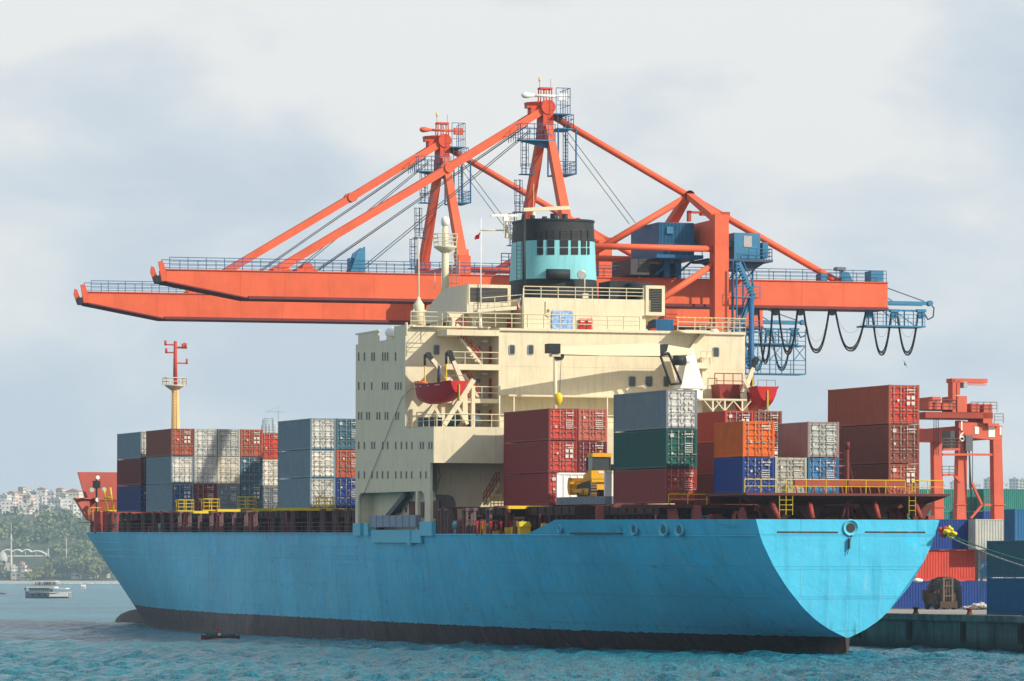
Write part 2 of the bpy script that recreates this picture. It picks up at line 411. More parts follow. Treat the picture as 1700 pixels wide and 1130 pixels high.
pt = ramp(nt, noise(nt, .8, 8, .7, (1,1,.35)), .70, .75); c = mixc(nt, pt, c, (.10,.045,.02,1))
# boot topping below the paint line
ln = nd(nt, 'ShaderNodeMath', operation='MULTIPLY', i_1=.0049); L.new(sp.outputs[1], ln.inputs[0])
zz = nd(nt, 'ShaderNodeMath', operation='ADD'); L.new(sp.outputs[2], zz.inputs[0]); L.new(ln.outputs[0], zz.inputs[1])
nzz = noise(nt, 1.2, 5, .6, (1,1,.5)); ns = nd(nt, 'ShaderNodeMath', operation='MULTIPLY_ADD', i_1=.42, i_2=-.21); L.new(nzz, ns.inputs[0])
z2 = nd(nt, 'ShaderNodeMath', operation='ADD'); L.new(zz.outputs[0], z2.inputs[0]); L.new(ns.outputs[0], z2.inputs[1])
gt = nd(nt, 'ShaderNodeMath', operation='LESS_THAN', i_1=-9.72); L.new(z2.outputs[0], gt.inputs[0])
bt = ramp(nt, noise(nt, 1.4, 6, .65, (1,1,.12)), .3, .72, (.024,.022,.027,1), (.085,.066,.07,1))
bt = mixc(nt, ramp(nt, noise(nt, .5, 7, .7, (1,1,.4)), .58, .68), bt, (.16,.06,.045,1))
dm = nd(nt, 'ShaderNodeMapRange', i_1=-9.7, i_2=-8.3, i_3=.75, i_4=0.0); L.new(zz.outputs[0], dm.inputs[0])
dp = ramp(nt, noise(nt, 2.0, 5, .7, (1,1,.10)), .57, .66); dq = nd(nt, 'ShaderNodeMath', operation='MULTIPLY'); L.new(dp, dq.inputs[0]); L.new(dm.outputs[0], dq.inputs[1])
c = mixc(nt, dq.outputs[0], c, (.05,.055,.055,1))
c = mixc(nt, gt.outputs[0], c, bt)
HC_NODE = c; p.inputs['Roughness'].default_value = .42; p.inputs['Specular IOR Level'].default_value = .12
# plate waviness and weld seams
br = nd(nt, 'ShaderNodeTexBrick', i_Scale=1.0); br.offset = .5
br.inputs['Mortar Size'].default_value = .02; br.inputs['Brick Width'].default_value = 9.0; br.inputs['Row Height'].default_value = 2.3
br.inputs['Color1'].default_value = (1,1,1,1); br.inputs['Color2'].default_value = (1,1,1,1); br.inputs['Mortar'].default_value = (0,0,0,1)
sxy = nd(nt, 'ShaderNodeMath', operation='ADD'); L.new(sp.outputs[0], sxy.inputs[0]); L.new(sp.outputs[1], sxy.inputs[1])
cb = nt.nodes.new('ShaderNodeCombineXYZ'); L.new(sxy.outputs[0], cb.inputs[0]); L.new(sp.outputs[2], cb.inputs[1]); L.new(cb.outputs[0], br.inputs['Vector'])
sinv = nd(nt, 'ShaderNodeMath', operation='MULTIPLY_ADD', i_1=-.22, i_2=.22); L.new(br.outputs['Color'], sinv.inputs[0])
L.new(mixc(nt, sinv.outputs[0], HC_NODE, (.03,.10,.14,1)), p.inputs['Base Color'])
hs = nd(nt, 'ShaderNodeMath', operation='MULTIPLY_ADD', i_1=-.25); L.new(br.outputs['Color'], hs.inputs[0]); L.new(noise(nt, .35, 4, .6), hs.inputs[2])
bp = nd(nt, 'ShaderNodeBump', i_Strength=.8, i_Distance=.18); L.new(hs.outputs[0], bp.inputs['Height']); L.new(bp.outputs[0], p.inputs['Normal'])
HULLM = m
hull = mb.build('hull', m, ship)
# rubbing / sheer strakes as thin raised lips (the ledge of the deck line, the three forward lines)
def hull_t(s, z, sd=-1): return TC+sd*(sect_aft(s, z) if s < 100 else sect_fwd(s, z))
mb = MB()
def strake(z, s0, s1, h=.07, out=.05, sd=-1):
    k = max(2, int((s1-s0)/3)); pts = [(hull_t(s0+(s1-s0)*i/k, z, sd), s0+(s1-s0)*i/k) for i in range(k+1)]
    for i in range(k):
        (x0,y0),(x1,y1) = pts[i], pts[i+1]
        mb.hexa([(x0+sd*out,y0,z-h),(x0-sd*.05,y0,z-h),(x1-sd*.05,y1,z-h),(x1+sd*out,y1,z-h),(x0+sd*out,y0,z),(x0-sd*.05,y0,z),(x1-sd*.05,y1,z),(x1+sd*out,y1,z)])
strake(-2.34, -13.8, 60, .09, .06); strake(-2.24, 60, 238, .10, .10)
for z in (-3.4, -4.2, -5.0): strake(z, 66, 214, .05, .035)
mb.build('strake', HULLM, hull)
for z, w in ((-2.36, 6.4), (-4.75, 5.2), (-6.7, 4.0)):
    mb = MB(); mb.box(TC-w, -14.225, z-.03, TC+w, -14.2, z); mb.build('weld_seam', HULLM, hull)
# skeg / rudder, bulb
mb = MB(); mb.prism([(TC-.2,-14.0,-14),(TC-.2,-9.5,-14),(TC-.2,-9.5,-9.9),(TC-.2,-13.9,-9.85)], (.4,0,0))
mb.build('rudder', paint('antifouling', (.06,.03,.025,1), .7, .3, .3), ship)
mb = MB(); prof = [(.03+math.sin(PI*j/16)**.75, -math.cos(PI*j/16)) for j in range(17)]
mb.lathe([(r*2.5, 216.5+h*16.3) for r, h in prof], (TC, 0, -14.25), 18, 'y', .8, 1.0)
mb.build('bulbous_bow', paint('bulb_dark', (.055,.046,.05,1), .6, .25, .3, (.12,.05,.04,1), grime=.2), ship)
# deck and hatch level
mb = MB()
dk = [(s, (sect_aft(s, -2.4) if s < 100 else sect_fwd(s, -2.4))-.12) for s in st if -12 < s < 244]
for i in range(len(dk)-1):
    (s0,h0),(s1,h1) = dk[i], dk[i+1]; mb.add([(TC-h0,s0,-2.42),(TC+h0,s0,-2.42),(TC+h1,s1,-2.42),(TC-h1,s1,-2.42)], [(0,1,2,3)])
mb.build('deck', MAROON, ship)
bays = [(0,12.2),(14.2,26.4),(28.4,40.6),(70,82.5),(84.8,97),(99,111.2),(113.2,125.4),(127.5,139.8),(142.7,154.9),(157,169.2),(171,183.2)]
for s0, s1 in bays:
    hw = min(12.4, (sect_aft(s0, -2.4) if s1 < 100 else sect_fwd(s1, -2.4))-2.0)
    mb = MB(); mb.box(TC-hw, s0-.5, -2.42, TC+hw, s1+.5, -.85); k = 9
    for i in range(k+1):   # coaming stays
        y = s0+(s1-s0)*i/k; mb.box(TC-hw-.28, y-.06, -2.42, TC-hw, y+.06, -.9); 
    for i in range(12): x = TC-hw+2*hw*i/11; mb.box(x-.06, s0-.78, -2.42, x+.06, s0-.5, -.9)
    co_ = mb.build('hatch_coaming', COAM, ship)
    mb = MB(); mb.box(TC-hw-.2, s0-.3, -.82, TC+hw+.2, s1+.3, -.12)
    for i in range(6): y = s0+(s1-s0)*(i+.5)/6; mb.box(TC-hw-.28, y-.12, -.7, TC-hw-.2, y+.12, -.2)
    mb.build('hatch_cover', COAM, co_)
# lashing posts along the port deck edge
def edge_t(s): return (hull_t(s, -2.4))+.25
zt_ = {}
plist = [180.5,174.5,169.6,165.4,156.2,150.5,146,141.6,137.8,133.2,128.6,123.5,119.2,113.8,108.8,105.0,98.2,94.2,90.5,84.3,79.6,75.2,71.0,68.3]
for s in plist+[41.6,39.5,34.4,32.3,28.2]:
    x = edge_t(s); h = 2.15 if s > 45 else 2.0
    mb = MB()
    for dy in (-.40, .40):
        mb.prism([(x-.12,s+dy-.09,-2.42),(x+.14,s+dy-.09,-2.42),(x+.06,s+dy-.09,-2.42+h),(x-.12,s+dy-.09,-2.42+h)], (0,.18,0))
    mb.box(x-.16, s-.55, -2.42+h-.02, x+.2, s+.55, -2.42+h+.2)
    mb.build('lashing_post', POSTM, ship)
DKRAIL = plain('dark_rail', (.09,.045,.05,1), .6)
mb = MB()
for s0, s1 in ((68.5, 130), (130, 178), (178, 206)):
    k = int((s1-s0)/4)
    pts = [(edge_t(s0+(s1-s0)*i/k)-.1, s0+(s1-s0)*i/k, -2.42) for i in range(k+1)]
    mb.rail(pts, 1.1, 2.2, 3, .03)
mb.rail([(edge_t(25.5)-.05, 26, -2.35), (edge_t(43)-.05, 43, -2.35)], 1.1, 2.2, 3, .03); mb.build('deck_railing', DKRAIL, ship)
# transverse lashing walkways between the bays (maroon frames lit from astern) and yellow platforms
for s in (26.9+.6, 41.9, 83.5, 98, 112, 126.4, 141.2, 156):
    mb = MB(); x0 = hull_t(s, -2.4)+1.6; 
    for i in range(3):
        x = x0+i*2.52; mb.prism([(x-.22,s-.3,-2.42),(x+.22,s-.3,-2.42),(x+.1,s-.3,-.2),(x-.1,s-.3,-.2)], (0,.6,0))
    mb.box(x0-1, s-.45, -.22, x0+21, s+.45, -.08)
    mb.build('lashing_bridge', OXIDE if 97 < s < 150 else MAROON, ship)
def basket(x, s, z, w=1.6, h=1.05, d=.9):
    mb = MB(); mb.rail([(x,s,z),(x+w,s,z),(x+w,s+d,z),(x,s+d,z),(x,s,z)], h, .8, 3, .045); mb.box(x-.05, s-.05, z-.1, x+w+.05, s+d+.05, z); return mb.build('lashing_platform', YELLOW, ship)
for px, py, s in ((305,847,126.4),(347,846,112),(407,843,98),(538,844,83.5)):
    q = S(px-9, py, s=s-1.2); basket(q.x, s-1.2, q.z)
q = S(820, 842, s=41.2); basket(q.x, 41.2, q.z, 1.3, 1.0)
for pa, pb, s in (((420,846),(458,844),97.6),((360,847),(398,846),111.6),((455,845),(590,841),83.2),((842,842),(900,841),27.2),((320,850),(345,849),126)):
    p0 = S(*pa, s=s-.9); p1 = S(*pb, s=s-.9)
    mb = MB(); mb.box(p0.x, s-1.2, p0.z-.12, p1.x, s-.6, p0.z+.12); mb.build('walkway_edge', YELLOW, ship)
# bits on deck: cyan ventilator heads, red hydrant posts, yellow tool box, lamp, pipe clutter
CYAN = paint('cyan_cap', (.16,.55,.66,1), .4, .1, .1)
for px, s in ((303,150),(355,136),(868,23),(823,35),(842,33),(756,40)):
    x = edge_t(s)+.6 if s > 45 else S(px, 880, s=s).x
    mb = MB(); mb.tube((x,s,-2.42), (x,s,-1.9), .14, 8); mb.lathe([(.12,-1.95),(.3,-1.8),(.3,-1.5),(.16,-1.3),(.02,-1.25)], (x,s,0), 10); mb.build('ventilator', CYAN, ship)
for px in (792,800,815,832,848,893):
    q = S(px, 888, s=27); mb = MB(); mb.tube((q.x,27,-2.42), (q.x,27,-1.35), .07, 6); mb.box(q.x-.12, 26.9, -1.5, q.x+.12, 27.1, -1.3); mb.build('hydrant', REDP, ship)
q = S(872, 868, s=22); mb = MB()
mb.prism([(q.x-.45,22,-2.4),(q.x+.45,22,-2.4),(q.x+.45,22,-1.75),(q.x-.45,22,-1.75)], (0,.6,0)); mb.prism([(q.x-.5,21.9,-1.75),(q.x+.5,21.9,-1.75),(q.x+.35,21.9,-1.35),(q.x-.55,21.9,-1.35)], (0,.8,0))
mb.build('tool_box', YELLOW, ship)
rr = random.Random(3); mb = MB(); mr_ = MB(); my = MB()
for i in range(90):    # pipework, lockers and winch gear under the lashing bridges, port side
    s = rr.choice([rr.uniform(12, 27), rr.uniform(27, 42), rr.uniform(68, 165)]); x = edge_t(s)+rr.uniform(.6, 1.9); z = -2.4
    B = rr.choice([mb, mb, mr_, my]) if s < 45 else rr.choice([mb, mb, mb, mr_])
    w, d, h = rr.uniform(.15,.6), rr.uniform(.2,.8), rr.uniform(.3,1.3)
    if rr.random() < .5: B.box(x-w/2, s-d/2, z, x+w/2, s+d/2, z+h)
    else: B.tube((x,s,z), (x,s+rr.uniform(-.2,.2),z+h+.4), .05, 6)
mb.build('deck_locker', MAROON, ship); mr_.build('deck_pipe', OXIDE, ship); my.build('deck_fitting', YELLOW, ship)

# ---- stern: bulwark openings, docking platform, winches, stern mast
def disc_ring(c, r, ax, mat_in=DARK, name='fairlead', th=.09):
    c = Vector(c); ax = Vector(ax).normalized(); u = ax.cross(Vector((0,0,1))).normalized(); w = u.cross(ax)
    mb = MB(); N = 20; pr = [(.55*r,-.02),(.80*r,.06),(.90*r,.14),(.97*r,.14),(1.02*r,.08),(1.06*r,-.05)]
    vs = []
    for rr_, h in pr:
        for i in range(N): g = 2*PI*i/N; vs.append(c+u*math.cos(g)*rr_+w*math.sin(g)*rr_+ax*h)
    mb.add(vs, [(j*N+i,j*N+(i+1)%N,(j+1)*N+(i+1)%N,(j+1)*N+i) for j in range(len(pr)-1) for i in range(N)], True)
    o = mb.build(name, SKYBLUE, ship)
    mb = MB(); mb.add([c+u*math.cos(2*PI*i/N)*.58*r+w*math.sin(2*PI*i/N)*.58*r+ax*.03 for i in range(N)], [tuple(range(N))]); mb.build('fairlead_opening', mat_in, o)
hp = S(1412, 876, s=-14.2); disc_ring(hp, .60, (0,-1,0), DARK, 'stern_hawsepipe')
mb = MB(); mb.box(hp.x-.2, -14.5, hp.z-.75, hp.x-.12, -14.25, hp.z-1.5); mb.tube((hp.x,-14.4,hp.z-.5),(hp.x-.3,-14.35,hp.z-1.9),.03,5); mb.build('hawser_tail', ROPE, ship)
mb = MB()
for x0, x1 in ((1290,1391),(1436,1536)):
    p0 = S(x0, 881.8, s=-14.2); p1 = S(x1, 884.6, s=-14.2); mb.box(p0.x, -14.23, p1.z, p1.x, -14.16, p0.z)
mb.build('freeing_port', DARK, ship)
mb = MB()
for x0, x1, y in ((1318,1325,882.4),(1336,1343,882.4),(1460,1467,882.6),(1508,1515,882.8)): p0 = S(x0,y-1,s=-14.24); p1 = S(x1,y+1,s=-14.24); mb.box(p0.x,-14.26,p1.z,p1.x,-14.235,p0.z)
mb.build('bulwark_stay', OXIDE, ship)
def on_side(px, py):
    s = 10.0
    for _ in range(30): q = S(px, py, t=hull_t(s, -1.7)); s = q.y
    e = .5; tg = Vector((hull_t(s+e,-1.7)-hull_t(s-e,-1.7), 2*e, 0)).normalized(); return q, Vector((-tg.y, tg.x, 0)).normalized()
for px, py, r in ((930,878,.32),(1053,878,.48),(1102,879,.52),(1128,879,.50),(1233,876,.42),(1250,876,.42)):
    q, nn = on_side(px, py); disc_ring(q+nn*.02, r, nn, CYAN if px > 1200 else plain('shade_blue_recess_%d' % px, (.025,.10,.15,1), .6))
mb = MB()
for x0, x1, y0, y1 in ((946,1032,884.2,887),(1147,1179,883.2,885.4),(1196,1222,878.5,886)):
    p0, nn = on_side(x0, (y0+y1)/2); p1, n1_ = on_side(x1, (y0+y1)/2); h = (y1-y0)/22.5/2
    A = [p0+nn*.03+Vector((0,0,-h)), p1+n1_*.03+Vector((0,0,-h)), p1+n1_*.03+Vector((0,0,h)), p0+nn*.03+Vector((0,0,h))]; mb.prism(A, -nn*.1)
mb.build('bulwark_slot', DARK, ship)
# ---- stern docking platform, winches and mast
def part(mb, name, mat, parent=None): return mb.build(name, mat, parent or ship)
pl = empty('docking_platform', parent=ship)
mb = MB(); x0, x1 = .95, 16.6
mb.box(x0, -14.5, .48, x1, -6.7, .66); mb.box(x0+1.2, -6.7, .48, 12.6, -2.6, .66); part(mb, 'platform_deck', MAROON, pl)
mb = MB()
mb.hexa([(x0+1.0,-12.6,-.06),(x1-1.0,-12.6,-.06),(x1-1.0,-12.3,-.06),(x0+1.0,-12.3,-.06),(x0+.1,-14.35,.47),(x1-.1,-14.35,.47),(x1-.1,-12.3,.47),(x0+.1,-12.3,.47)])
for y in (-9.6, -3): mb.box(x0+1.4, y, -.06, 12.4, y+.25, .47)
mb.box(14.6, -6.6, -.4, 18.0, 5.8, .34)
for i in range(12): x = x0+1.4+i*1.18; mb.prism([(x,-14.42,.47),(x,-13.4,.47),(x,-12.5,-.05),(x,-12.7,-.05)], (.08,0,0))
part(mb, 'platform_girder', MAROON, pl)
for px in (1287,1345,1455,1525):     # pillars with flared gussets
    q = S(px, 850, s=-11.5); mb = MB()
    mb.prism([(q.x-.35,-11.6,-2.4),(q.x+.35,-11.6,-2.4),(q.x+.4,-11.6,-1.2),(q.x+1.2,-11.6,-.06),(q.x-1.2,-11.6,-.06),(q.x-.4,-11.6,-1.2)], (0,.5,0)); part(mb, 'platform_pillar', MAROON, pl)
for (xa, ya), (xb, yb) in (((1281,833),(1293,862)),((1344,834),(1349,861)),((1452,833),(1459,861)),((1518,832),(1529,861))):
    p0 = S(xa, ya, s=-13.6); p1 = S(xb, yb, s=-14.05); mb = MB(); mb.tube(p0, p1, .19, 8); part(mb, 'platform_strut', paint('strut_red',(.30,.05,.04,1),.5,.1,.15), pl)
mb = MB(); p0 = S(1318,797,s=-13); p1 = S(1500,807,s=-13); mb.box(p0.x, -13.2, p1.z, p1.x, -12.8, p0.z)
for i in range(13): x = p0.x+(p1.x-p0.x)*i/12; mb.prism([(x,-13.3,p0.z-.4),(x+.07,-13.3,p0.z-.4),(x+.2,-13.3,.66),(x+.1,-13.3,.66)], (0,.12,0))
part(mb, 'spreader_beam', OXIDE, pl)
mb = MB()
for xa, xb in ((1236,1290),(1305,1503),(1514,1566)):
    q0 = S(xa, 827, s=-14.3); q1 = S(xb, 827, s=-14.3)
    mb.rail([(q0.x,-14.3,.66),(q1.x,-14.3,.66)], .95, 1.5, 2, .035)
part(mb, 'platform_railing', YELLOW, pl)
for px in (1299, 1310, 1514):
    q = S(px, 827, s=-14.4); mb = MB(); mb.ladder((q.x,-14.45,-.9),(q.x,-14.45,1.5), .5); part(mb, 'platform_ladder', YELLOW, pl)
# winches
for px, s, mt, w in ((1245,-9,MAROON,1.1),(1275,-8,MAROON,1.4),(1437,-10,plain('manila_rope',(.30,.25,.18,1),.9),.9),(1462,-10,plain('tan_rope',(.28,.24,.19,1),.9),1.3),(1480,-10,OXIDE,.8),(1492,-10,OXIDE,.6)):
    q = S(px, 855, s=s); wn = empty('mooring_winch', T(q.x, s, -1.15), parent=ship)
    mb = MB(); mb.lathe([(.55,-w/2),(.55,w/2)], (0,0,0), 16, 'x'); mb.build('drum', mt, wn)
    mb = MB()
    for sx in (-w/2, w/2): mb.lathe([(.86,sx-.05),(.86,sx+.05)], (0,0,0), 18, 'x')
    mb.box(-w/2-.2, -.6, -.9, w/2+.2, .6, -.7); mb.build('flange', OXIDE, wn)
for px, s, w, h, mt in ((1190,-3,1.2,1.0,OXIDE),(1168,2,.9,.8,OXIDE),(1150,6,.8,.9,YELLOW),(1380,-9,1.6,.8,OXIDE),(1230,-6,.8,1.2,OXIDE),(1545,-11,.7,.9,OXIDE),(1402,-12,.5,.5,CYAN),(1422,-12,.4,.5,CYAN),(1190,-8,.8,.35,YELLOW),(1230,-10,.7,.3,YELLOW)):
    q = S(px, 862, s=s); mb = MB(); mb.box(q.x-w/2, s, -2.4, q.x+w/2, s+.8, -2.0+h); mb.box(q.x-w/3, s-.1, -2.1+h, q.x+w/3, s+.7, -1.8+h); part(mb, 'winch_housing', mt)
mb = MB(); q0 = S(1146, 866, s=1); q1 = S(1178, 866, s=-3); mb.rail([(q0.x,1,-1.3),(q1.x,-3,-1.3)], .35, 1.5, 2, .04); part(mb, 'fairlead_rail', plain('mid_blue_rail', (.03,.16,.42,1), .5))
# structure under stacks A and D seen through: maroon pillars aft, sunlight on them painted in as a paler red
for px, s in ((1000,13.3),(1055,13.3),(1100,0.3),(1120,-1),(1093,13.2),(1160,-1.5)):
    q = S(px, 850, s=s); mb = MB(); mb.prism([(q.x-.5,s,-2.4),(q.x+.5,s,-2.4),(q.x+.15,s,-.15),(q.x-.4,s,-.15)], (0,.5,0)); part(mb, 'hatch_pillar', paint('pillar_sunlit_red_%d' % px,(.42,.13,.11,1),.6,.1,.15))
mb = MB(); q0 = S(1020,838,s=-1); q1 = S(1235,838,s=-1); mb.box(q0.x-.2,-1.4,-.35,q1.x,-.6,-.1); part(mb, 'cross_deck_beam', MAROON)
mb = MB(); q0 = S(1110,838,s=-1.4); q1 = S(1205,838,s=-1.4); mb.rail([(q0.x,-1.4,-.1),(q1.x,-1.4,-.1)], .75, 1.6, 2, .035); part(mb, 'cross_deck_railing', YELLOW)
# bay number plates on the coaming
def text_mesh(txt, size, M_, mat, parent, name='lettering', depth=.01):
    cu = bpy.data.curves.new('lettering', type='FONT'); cu.body = txt; cu.size = size; cu.extrude = depth; cu.offset = 0.0; cu.align_x = 'CENTER'; cu.align_y = 'CENTER'
    ob = bpy.data.objects.new('lettering_source', cu); COL.objects.link(ob); bpy.context.view_layer.update()
    me = bpy.data.meshes.new_from_object(ob.evaluated_get(bpy.context.evaluated_depsgraph_get())); bpy.data.objects.remove(ob)
    me.materials.append(mat); o = bpy.data.objects.new(name, me); COL.objects.link(o); o.parent = parent; o.matrix_local = M_; return o
RX = Matrix.Rotation(PI/2, 4, 'X')   # text facing aft (-y)
# stern mast
ms = empty('stern_mast', parent=ship)
q = S(1407, 745, s=-13.2); mb = MB(); mb.tube((q.x,-13.2,-1.2),(q.x,-13.2,q.z), .15, 8, .12); mb.tube((q.x,-13.2,q.z),(q.x,-13.2,q.z+.5), .17, 8)
qa = S(1398, 862, s=-13.4); qb = S(1420, 860, s=-12.8); qc = S(1407, 826, s=-13.2)
mb.tube((qa.x,-13.4,-1.2),(q.x,-13.2,qc.z),.1,6); mb.tube((qb.x,-12.6,-1.2),(q.x,-13.2,qc.z),.1,6); mb.box(q.x-.25,-13.4,qc.z-.1,q.x+.25,-13,qc.z+.25)
part(mb, 'mast_pole', MAROON, ms)
mb = MB(); mb.rail([(q.x-.9,-13,q.z-2.2),(q.x-.1,-13,q.z-2.2)], .9, .8, 2, .03); mb.tube((q.x+.8,-13,.66),(q.x,-13.2,q.z-.6),.02,4); mb.rail([(q.x-.9,-13,q.z-1.2),(q.x-.1,-13,q.z-1.2)], .9, .8, 2, .03); part(mb, 'mast_rung', OXIDE, ms)

# ------------------------------------------------------------------ superstructure
sup = ship
XR = S(1237, 545, s=48.5).x; XL = S(828, 600, s=48.5).x
ZU = 15.35
def P(mb, name, mat=CREAM): return mb.build(name, mat, sup)
mb = MB(); mb.box(XL, 48.5, 3.6, XR, 67.4, 15.0); house = P(mb, 'accommodation_block')
mb = MB(); mb.box(TP, 51.35, 3.585, XL, 67.4, 14.45); mb.box(TP+.9, 51.352, 14.45, XL, 55.6, ZU); port_house = P(mb, 'port_wing_block')
yo = lambda px: S(px, 550, t=TP).y
mb = MB(); mb.box(TP, 51.35, 14.45, TP+.12, yo(654), 15.5); mb.prism([(TP,yo(628),14.45),(TP,yo(594.5),14.45),(TP,yo(594.5),15.42),(TP,yo(628),15.36)], (.12,0,0)); mb.box(TP+.1,51.36,14.45,TP+.9,51.5,15.5); mb.box(TP-.03,yo(629),15.3,TP+.2,yo(590.5),15.44); P(mb, 'wing_bulwark')
XB = S(1010, 700, s=42.7).x+12
mb = MB(); mb.box(TP, 42.7, 3.59, XB, 51.345, 6.62); P(mb, 'boat_deck_block')
# port side screen with openings
mb = MB(); z1 = 1.25
y_of = lambda px: S(px, 800, t=TP).y
mb.box(TP, 43.7, z1, TP+.2, 67.4, 3.58)
mb.box(TP, y_of(594.5), -2.35, TP+.25, 67.4, z1); mb.box(TP, y_of(693.5), -2.35, TP+.25, y_of(690), z1); mb.box(TP, 43.7, -2.35, TP+.25, y_of(705), z1)
for px in (705, 594.5): 
    y = y_of(px); sg = 1 if px > 650 else -1; mb.prism([(TP,y,z1),(TP,y+sg*.9,z1),(TP,y+sg*.25,z1-.25),(TP,y,z1-.9)], (.2,0,0))
P(mb, 'side_screen')
mb = MB(); mb.box(TP+1.4, 46.4, -2.35, XR-2, 67, 3.57); mb.box(TP+.3, 66.4, -2.35, TP+1.4, 66.9, 3.5); inner = P(mb, 'inner_wall')
# windows on the port side: photo positions measured on the side plate
rows_ = [(353,392,[88,111,142,151,186,196,206,238]),(475,510,[88,111,141,185,195,205,238,249,260]),(597,632,[88,99,121,131,163,173,196,206,240,250]),
         (718,752,[88,111,142,152,186,206,239,262,283,305,340,351,375,386]),(838,872,[88,111,142,163,185,207,239,261,282,304,340,362])]
def port_window(pxz, y0z, y1z):
    px = 560+pxz*.4072; p0 = S(px-1.35, 440+y1z*.4072, t=TP); p1 = S(px+1.35, 440+y0z*.4072, t=TP)
    ya, yb = sorted((p0.y, p1.y)); w = empty('window', T(TP, ya, p0.z), parent=sup); L_, H_ = yb-ya, p1.z-p0.z
    mb = MB(); mb.box(-.02,0,0,.02,L_,.04); mb.box(-.02,0,H_-.04,.02,L_,H_); mb.box(-.02,0,0,.02,.03,H_); mb.box(-.02,L_-.03,0,.02,L_,H_); mb.build('frame', CREAM, w)
    mb = MB(); mb.box(-.015,.03,.04,.01,L_-.03,H_-.04); mb.build('pane', SLIT, w)
for y0, y1, xs in rows_:
    for x in xs: port_window(x, y0, y1)
def aft_window(x0, y0, x1, y1, s, nm='window'):
    p0 = S(x0, y1, s=s); p1 = S(x1, y0, s=s); w = empty(nm, T(p0.x, s, p0.z), parent=sup); a_, h_ = p1.x-p0.x, p1.z-p0.z; r = min(a_,h_)*.22
    def rr(i, o): 
        A = []; 
        for cx, cz, g0 in ((a_-r,h_-r,0),(r,h_-r,90),(r,r,180),(a_-r,r,270)):
            for g in (0,30,60,90): an = math.radians(g0+g); A.append((cx+(r+i)*math.cos(an), o, cz+(r+i)*math.sin(an)))
        return A
    A, B = rr(.07,-.04), rr(0,-.04); N = len(A); mb = MB()
    mb.add(A+B+rr(.07,.02), [(j,(j+1)%N,(j+1)%N+N,j+N) for j in range(N)]+[(j,j+2*N,(j+1)%N+2*N,(j+1)%N) for j in range(N)]); mb.build('frame', STEEL, w)
    mb = MB(); mb.add(rr(0,-.01), [tuple(range(N))]); mb.build('pane', GLASS, w)
for x0,y0,x1,y1 in ((846,573,854,587.5),(877,573,885,587.5),(1044.5,625,1054.5,641),(1072,625,1082.5,641),(1102,625,1110,641)): aft_window(x0,y0,x1,y1,48.48)
aft_window(720.5,573,729,588,51.33)
aft_window(1184,577,1193,592,48.48)
# horizontal weld seams on the walls
mb = MB()
for z in (14.42, 12.0, 9.35, 6.66, 3.6): mb.box(TP-.012, 51.35 if z > 7 else 43.7, z-.03, TP, 67.4, z+.02)
mb.box(TP-.012, 43.7, 1.3, TP, 67.4, 1.34); mb.box(TP, 51.335, 12.1, XL-1, 51.35, 12.14)
for z in (12.0,): mb.box(XL, 48.485, z-.02, XR, 48.5, z+.02)
P(mb, 'weld_seam')
# stair recess between the port block and the main block: balcony slabs, rails, doors, red stairs
XS = S(745, 600, s=48.5).x
for yt, yb, zz in ((548,556,None),(605,613,None),(662,668,None)):
    p0 = S(742, yb, s=48.3); p1 = S(828, yt, s=48.3); mb = MB(); mb.box(p0.x, 48.3, p0.z, XL, 51.4, p1.z); slab = P(mb, 'balcony_slab')
    if yt > 550:
        mb = MB(); mb.rail([(p0.x+.1, 48.36, p1.z), (XL-.05, 48.36, p1.z)], 1.02, 1.5, 2, .045); mb.build('balcony_railing', CREAM, slab)
STRED = paint('stair_red', (.45,.07,.05,1), .5, .1, .1)
def stair(pa, pb, s, w=.75, mat=STRED, rails=True, par=None):
    p, q = S(*pa, s=s), S(*pb, s=s+.01); mb = MB(); k = 9
    for dy in (0, w): mb.bar((p.x,s+dy,p.z), (q.x,s+dy,q.z), .06, .22, (0,0,1))
    for i in range(1, k): c = p.lerp(q, i/k); mb.box(c.x-.13, s, c.z-.02, c.x+.13, s+w, c.z+.02)
    o = mb.build('stairs', CREAM if rails else mat, par or sup)
    if rails:
        mb = MB()
        for dy in (0, w):
            for h in (.5, .95): mb.tube((p.x,s+dy,p.z+h), (q.x,s+dy,q.z+h), .04, 4)
            for i in range(5): c = p.lerp(q, i/4); mb.tube((c.x,s+dy,c.z), (c.x,s+dy,c.z+.95), .035, 4)
        mb.build('handrail', mat, o)
stair((800,605),(765,562), 49.4); stair((795,661),(770,620), 49.6); stair((793,705),(775,668), 49.6)
stair((808,838),(829,802), 45.0, .9)
for y0, y1 in ((570,604),(624,661),(676,704)):
    p0 = S(790, y1, s=51.3); p1 = S(800, y0, s=51.3); mb = MB(); mb.box(p0.x, 51.25, p0.z, p1.x, 51.36, p1.z); d = P(mb, 'door', plain('door_grey', (.50,.48,.42,1), .5))
    mb = MB(); c = S(794, y0+8, s=51.2); mb.lathe([(.2,0),(.2,-.03)], (c.x, 51.24, c.z), 12, 'y'); mb.build('porthole', GLASS, d)
    mb = MB(); p0 = S(815.5, y1-2, s=50.5); p1 = S(823, y0+4, s=50.5); mb.box(p0.x, 50.5, p0.z, p1.x, 51.2, p1.z); P(mb, 'fire_locker', REDP)
    c = S(805, y0-4, s=50.3); mb = MB(); mb.box(c.x-.25, 50.1, c.z-.06, c.x+.25, 50.5, c.z+.04); P(mb, 'deck_lamp', MARKW)
mb = MB(); c = S(779, 700, s=48.2); mb.ladder((c.x,48.2,6.7),(c.x,48.2,S(779,632,s=48.2).z), .6, gap=.4, r=.04); mb.rail([(c.x-.9,48.25,S(779,632,s=48.2).z-1),(c.x+.2,48.25,S(779,632,s=48.2).z-1)], 1.0, .6, 3, .05); P(mb, 'vertical_ladder', STRED)
